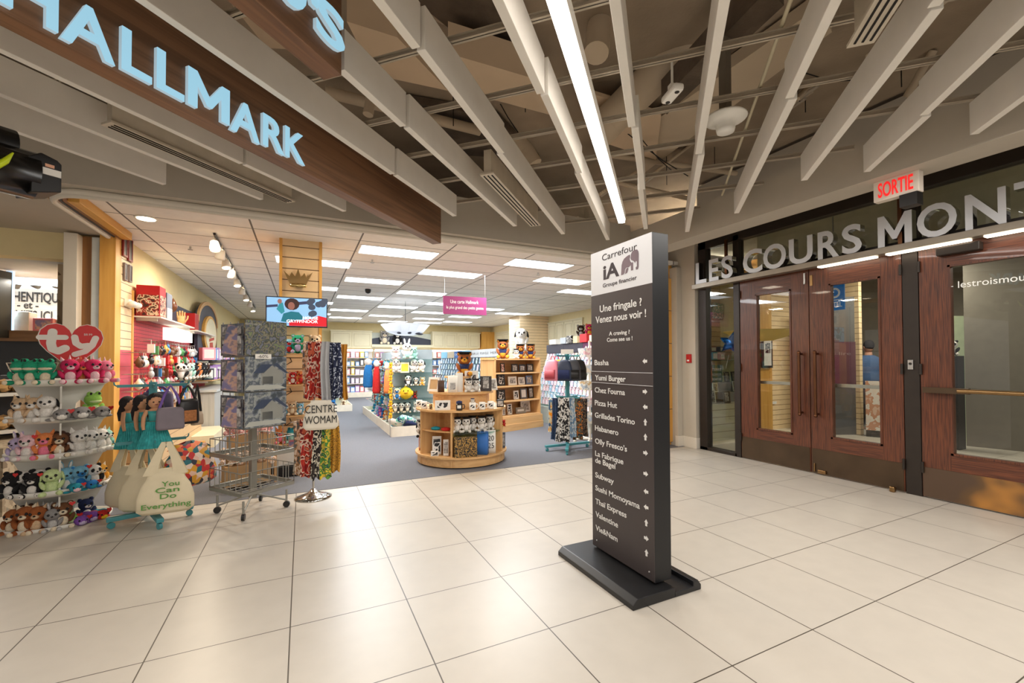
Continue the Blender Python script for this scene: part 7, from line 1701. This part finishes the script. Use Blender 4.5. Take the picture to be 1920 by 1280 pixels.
# display behind the first door
t = thing('poster_board', 'dark post with a grey and white poster behind the first oak door', 'poster', (7.42, 4.99, 0)); p = atY(1461, 660, 4.98)
MB().box(-.14, .14, -.03, .0, p.z - .28, p.z + .26).build('board', M_black, t); MB().box(-.10, .10, -.034, -.03, p.z - .24, p.z + .22).build('sheet', M_paper, t); MB().box(-.07, .07, -.036, -.034, p.z - .02, p.z + .16).build('picture', M_print_bw, t)
b = MB(); b.box(7.6, 9.4, 5.6, 5.65, 0, 3.2); struct('wall_side_slats', b, M_slat)
for px, py, w_, h, mm, nm, lab in ((1432, 570, .34, .22, M_paper, 'hanging_banner', 'white banner hanging behind the top of the first oak door'), (1427, 598, .18, .16, mat('blue_picture', (70, 110, 150), .5), 'wall_picture', 'small blue picture behind the first oak door'), (1424, 693, .16, .38, mat('denim_shirt', (84, 100, 150), .8), 'hanging_shirt', 'blue shirt hanging behind the first oak door'), (1436, 693, .14, .38, mat('plum_shirt', (110, 60, 76), .8), 'hanging_shirt', 'plum shirt hanging behind the first oak door'), (1447, 755, .28, .05, M_paper, 'shelf_label', 'white shelf label low behind the first oak door')):
    p = atY(px, py, 5.57); b = MB()
    if 'shirt' in nm: cloth_strip(b, w_, h, 3, .02, top=h / 2, seedv=px)
    else: b.box(-w_ / 2, w_ / 2, -.01, .01, -h / 2, h / 2)
    o = b.build(nm, mm); o.location = p; tag(o, lab, nm.split('_')[-1])
# through the second door: plum poster wall, bright passage, person in blue
b = MB(); b.box(9.4, 9.5, 4.5, 5.6, 0, 3.2); struct('wall_passage', b, M_slat)
p0 = dp(1563, 640, 8.2); p1 = dp(1607, 640, 8.2)
t = thing('plum_poster', 'large plum shop poster behind the second oak door', 'poster', (p0.x, p0.y, 0), math.atan2(p1.y - p0.y, p1.x - p0.x)); L_ = (p1 - p0).length
MB().box(0, L_, 0, .06, .9, 1.75).build('sheet', mat('plum_sheet', (84, 48, 62), .4), t); MB().box(-.03, L_ + .08, .01, .1, .0, 2.6).build('frame', mat('slate_post', (84, 82, 82), .5), t)
text('lire', (.1, -.002, 1.5), (1, 0, 0), (0, 0, 1), M_tgr, t, width=.22, cap=.06, extrude=.001)
p = dp(1630, 760, 8.6); t = thing('person', 'person in a blue jacket and dark trousers walking away behind the second door', 'person', (p.x, p.y, 0), 2.6)
b = MB()
loft(b, [(.04, .06, .09, -.09, .05), (.10, .05, .06, -.09, .0), (.45, .065, .07, -.09, 0), (.86, .09, .1, -.085, 0)], 12, p=2)
loft(b, [(.04, .06, .09, .09, -.10), (.10, .05, .06, .09, -.15), (.45, .065, .07, .09, -.06), (.86, .09, .1, .085, 0)], 12, p=2)
loft(b, [(.80, .18, .11, 0, 0), (1.0, .17, .11, 0, 0), (1.3, .20, .12, 0, 0), (1.44, .17, .09, 0, 0), (1.50, .06, .06, 0, 0), (1.56, .055, .06, 0, 0)], 18, p=2.2)
b.ell((0, -.01, 1.66), (.078, .098, .115), 0, 14); b.ell((0, -.108, 1.65), (.015, .02, .02), 0, 8)
for s in (-1, 1):
    b.tube([(s * .18, 0, 1.40), (s * .24, .02, 1.15), (s * .25, -.06, .92), (s * .25, -.09, .84)], [.055, .046, .036, .03], 10)
    for k in range(5): b.tube([(s * (.24 + .006 * k), -.085 - .012 * k, .85), (s * .245, -.10 - .014 * k, .79), (s * .24, -.09 - .012 * k, .755 + .006 * abs(k - 2))], [.011, .010, .008], 6)
    b.ell((s * .08, .0, 1.655), (.012, .02, .03), 0, 8)
b.build('body', mat('person_skin', (190, 140, 116), .6), t)
b = MB(); loft(b, [(.86, .20, .135, 0, 0), (1.05, .19, .13, 0, 0), (1.3, .222, .14, 0, 0), (1.45, .19, .11, 0, 0), (1.50, .085, .08, 0, 0)], 18, p=2.2)
for s in (-1, 1): b.tube([(s * .19, 0, 1.41), (s * .255, .02, 1.15), (s * .262, -.05, .93)], [.068, .058, .05], 10)
b.build('jacket', mat('blue_jacket', (70, 96, 138), .8, var=.1), t)
b = MB()
loft(b, [(.08, .065, .08, -.09, .01), (.45, .082, .085, -.09, 0), (.90, .108, .12, -.085, 0)], 12, p=2); loft(b, [(.08, .065, .08, .09, -.14), (.45, .082, .085, .09, -.06), (.90, .108, .12, .085, 0)], 12, p=2)
b.build('trousers', mat('dark_trousers', (40, 38, 44), .8), t)
b = MB(); b.ell((0, .015, 1.70), (.088, .10, .105), 0, 14); b.build('hair', M_hair, t)
o = MB(); o.box(0, .34, 0, .03, .12, 1.02); p = dp(1623, 760, 8.0); o = o.build('poster_stand', patches('peach_poster', [(236, 220, 206), (236, 226, 216), (206, 150, 120), (226, 190, 170)], 5, .5, 3)); o.location = (p.x, p.y, 0); o.rotation_euler = (0, 0, face(p.x, p.y)); tag(o, 'narrow pale poster with brush strokes low behind the second oak door', 'poster')
q = MB(); q.box(0, .34, .005, .1, 0, .12); q.build('foot', M_frame, o)
b = MB(); b.box(-.02, .0, 0, .3, 0, .3)
pb = xp(1563, 556, DX + .35); t = thing('blade_sign', 'blue square blade sign with white emblem behind the second door glass', 'sign', (DX + .4, pb.y + .02, pb.z), 0)
MB().box(-.01, .01, -.12, .12, -.17, .16).build('panel', mat('hotel_blue', (28, 110, 176), .4, emit=.25), t)
m_ = MB(); m_.tube([(-.012, .055 * math.cos(2 * PI * k / 20) - .01, .05 + .055 * math.sin(2 * PI * k / 20)) for k in range(20)], .012, 6, closed=True); m_.build('ring_emblem', M_vinyl, t)
MB().box(-.0125, -.0105, -.10, .10, -.045, -.035).build('rule', M_vinyl, t); text('HOTEL', (-.0105, .105, -.13), (0, -1, 0), (0, 0, 1), M_vinyl, t, width=.2, cap=.065, extrude=.001)
m_ = MB(); m_.tube([(0, 0, .15), (0, 0, 3.25 - pb.z)], .008, 6); m_.build('hanger', M_steel, t)
# third door: panel glowing for the lit shop, grey wall for the reflection
pa = dp(1781, 640, 7.4); pb_ = dp(1806, 640, 7.4)
o = MB(); o.box(0, .26, 0, .05, 0, 2.15); o = o.build('shop_glow_panel', mat('shop_glow_green', (206, 214, 170), .5, emit=.25)); o.location = (pa.x, pa.y, .0); o.rotation_euler = (0, 0, math.atan2(pb_.y - pa.y, pb_.x - pa.x)); tag(o, 'glowing pale green panel standing in for the bright shop behind the third door', 'panel')
pc_ = dp(1808, 640, 7.1); b = MB(); b.box(0, 2.6, 0, .1, 0, 3.25); o = struct('wall_grey_reflection', b, mat('grey_reflection', (120, 113, 103), .6)); o.location = (pc_.x, pc_.y, 0); o.rotation_euler = (0, 0, math.atan2(-1.0, .25) )  # added wall, its grey stands for the reflection in the door glass
o = plush('panda', 'white', 'white', 'black'); p = dp(1785, 655, 6.9); o.location = (p.x, p.y, p.z - .1); o.scale = (.26,) * 3; o.rotation_euler = (0, 0, face(p.x, p.y)); tag(o, 'small black and white plush panda behind the third door', 'plush toy')
q = MB(); q.box(-.12, .12, -.1, .1, -p.z + .1, -.002); q = q.build('plinth', M_black); q.location = o.location; tag(q, 'black plinth carrying the plush panda behind the third door', 'plinth')
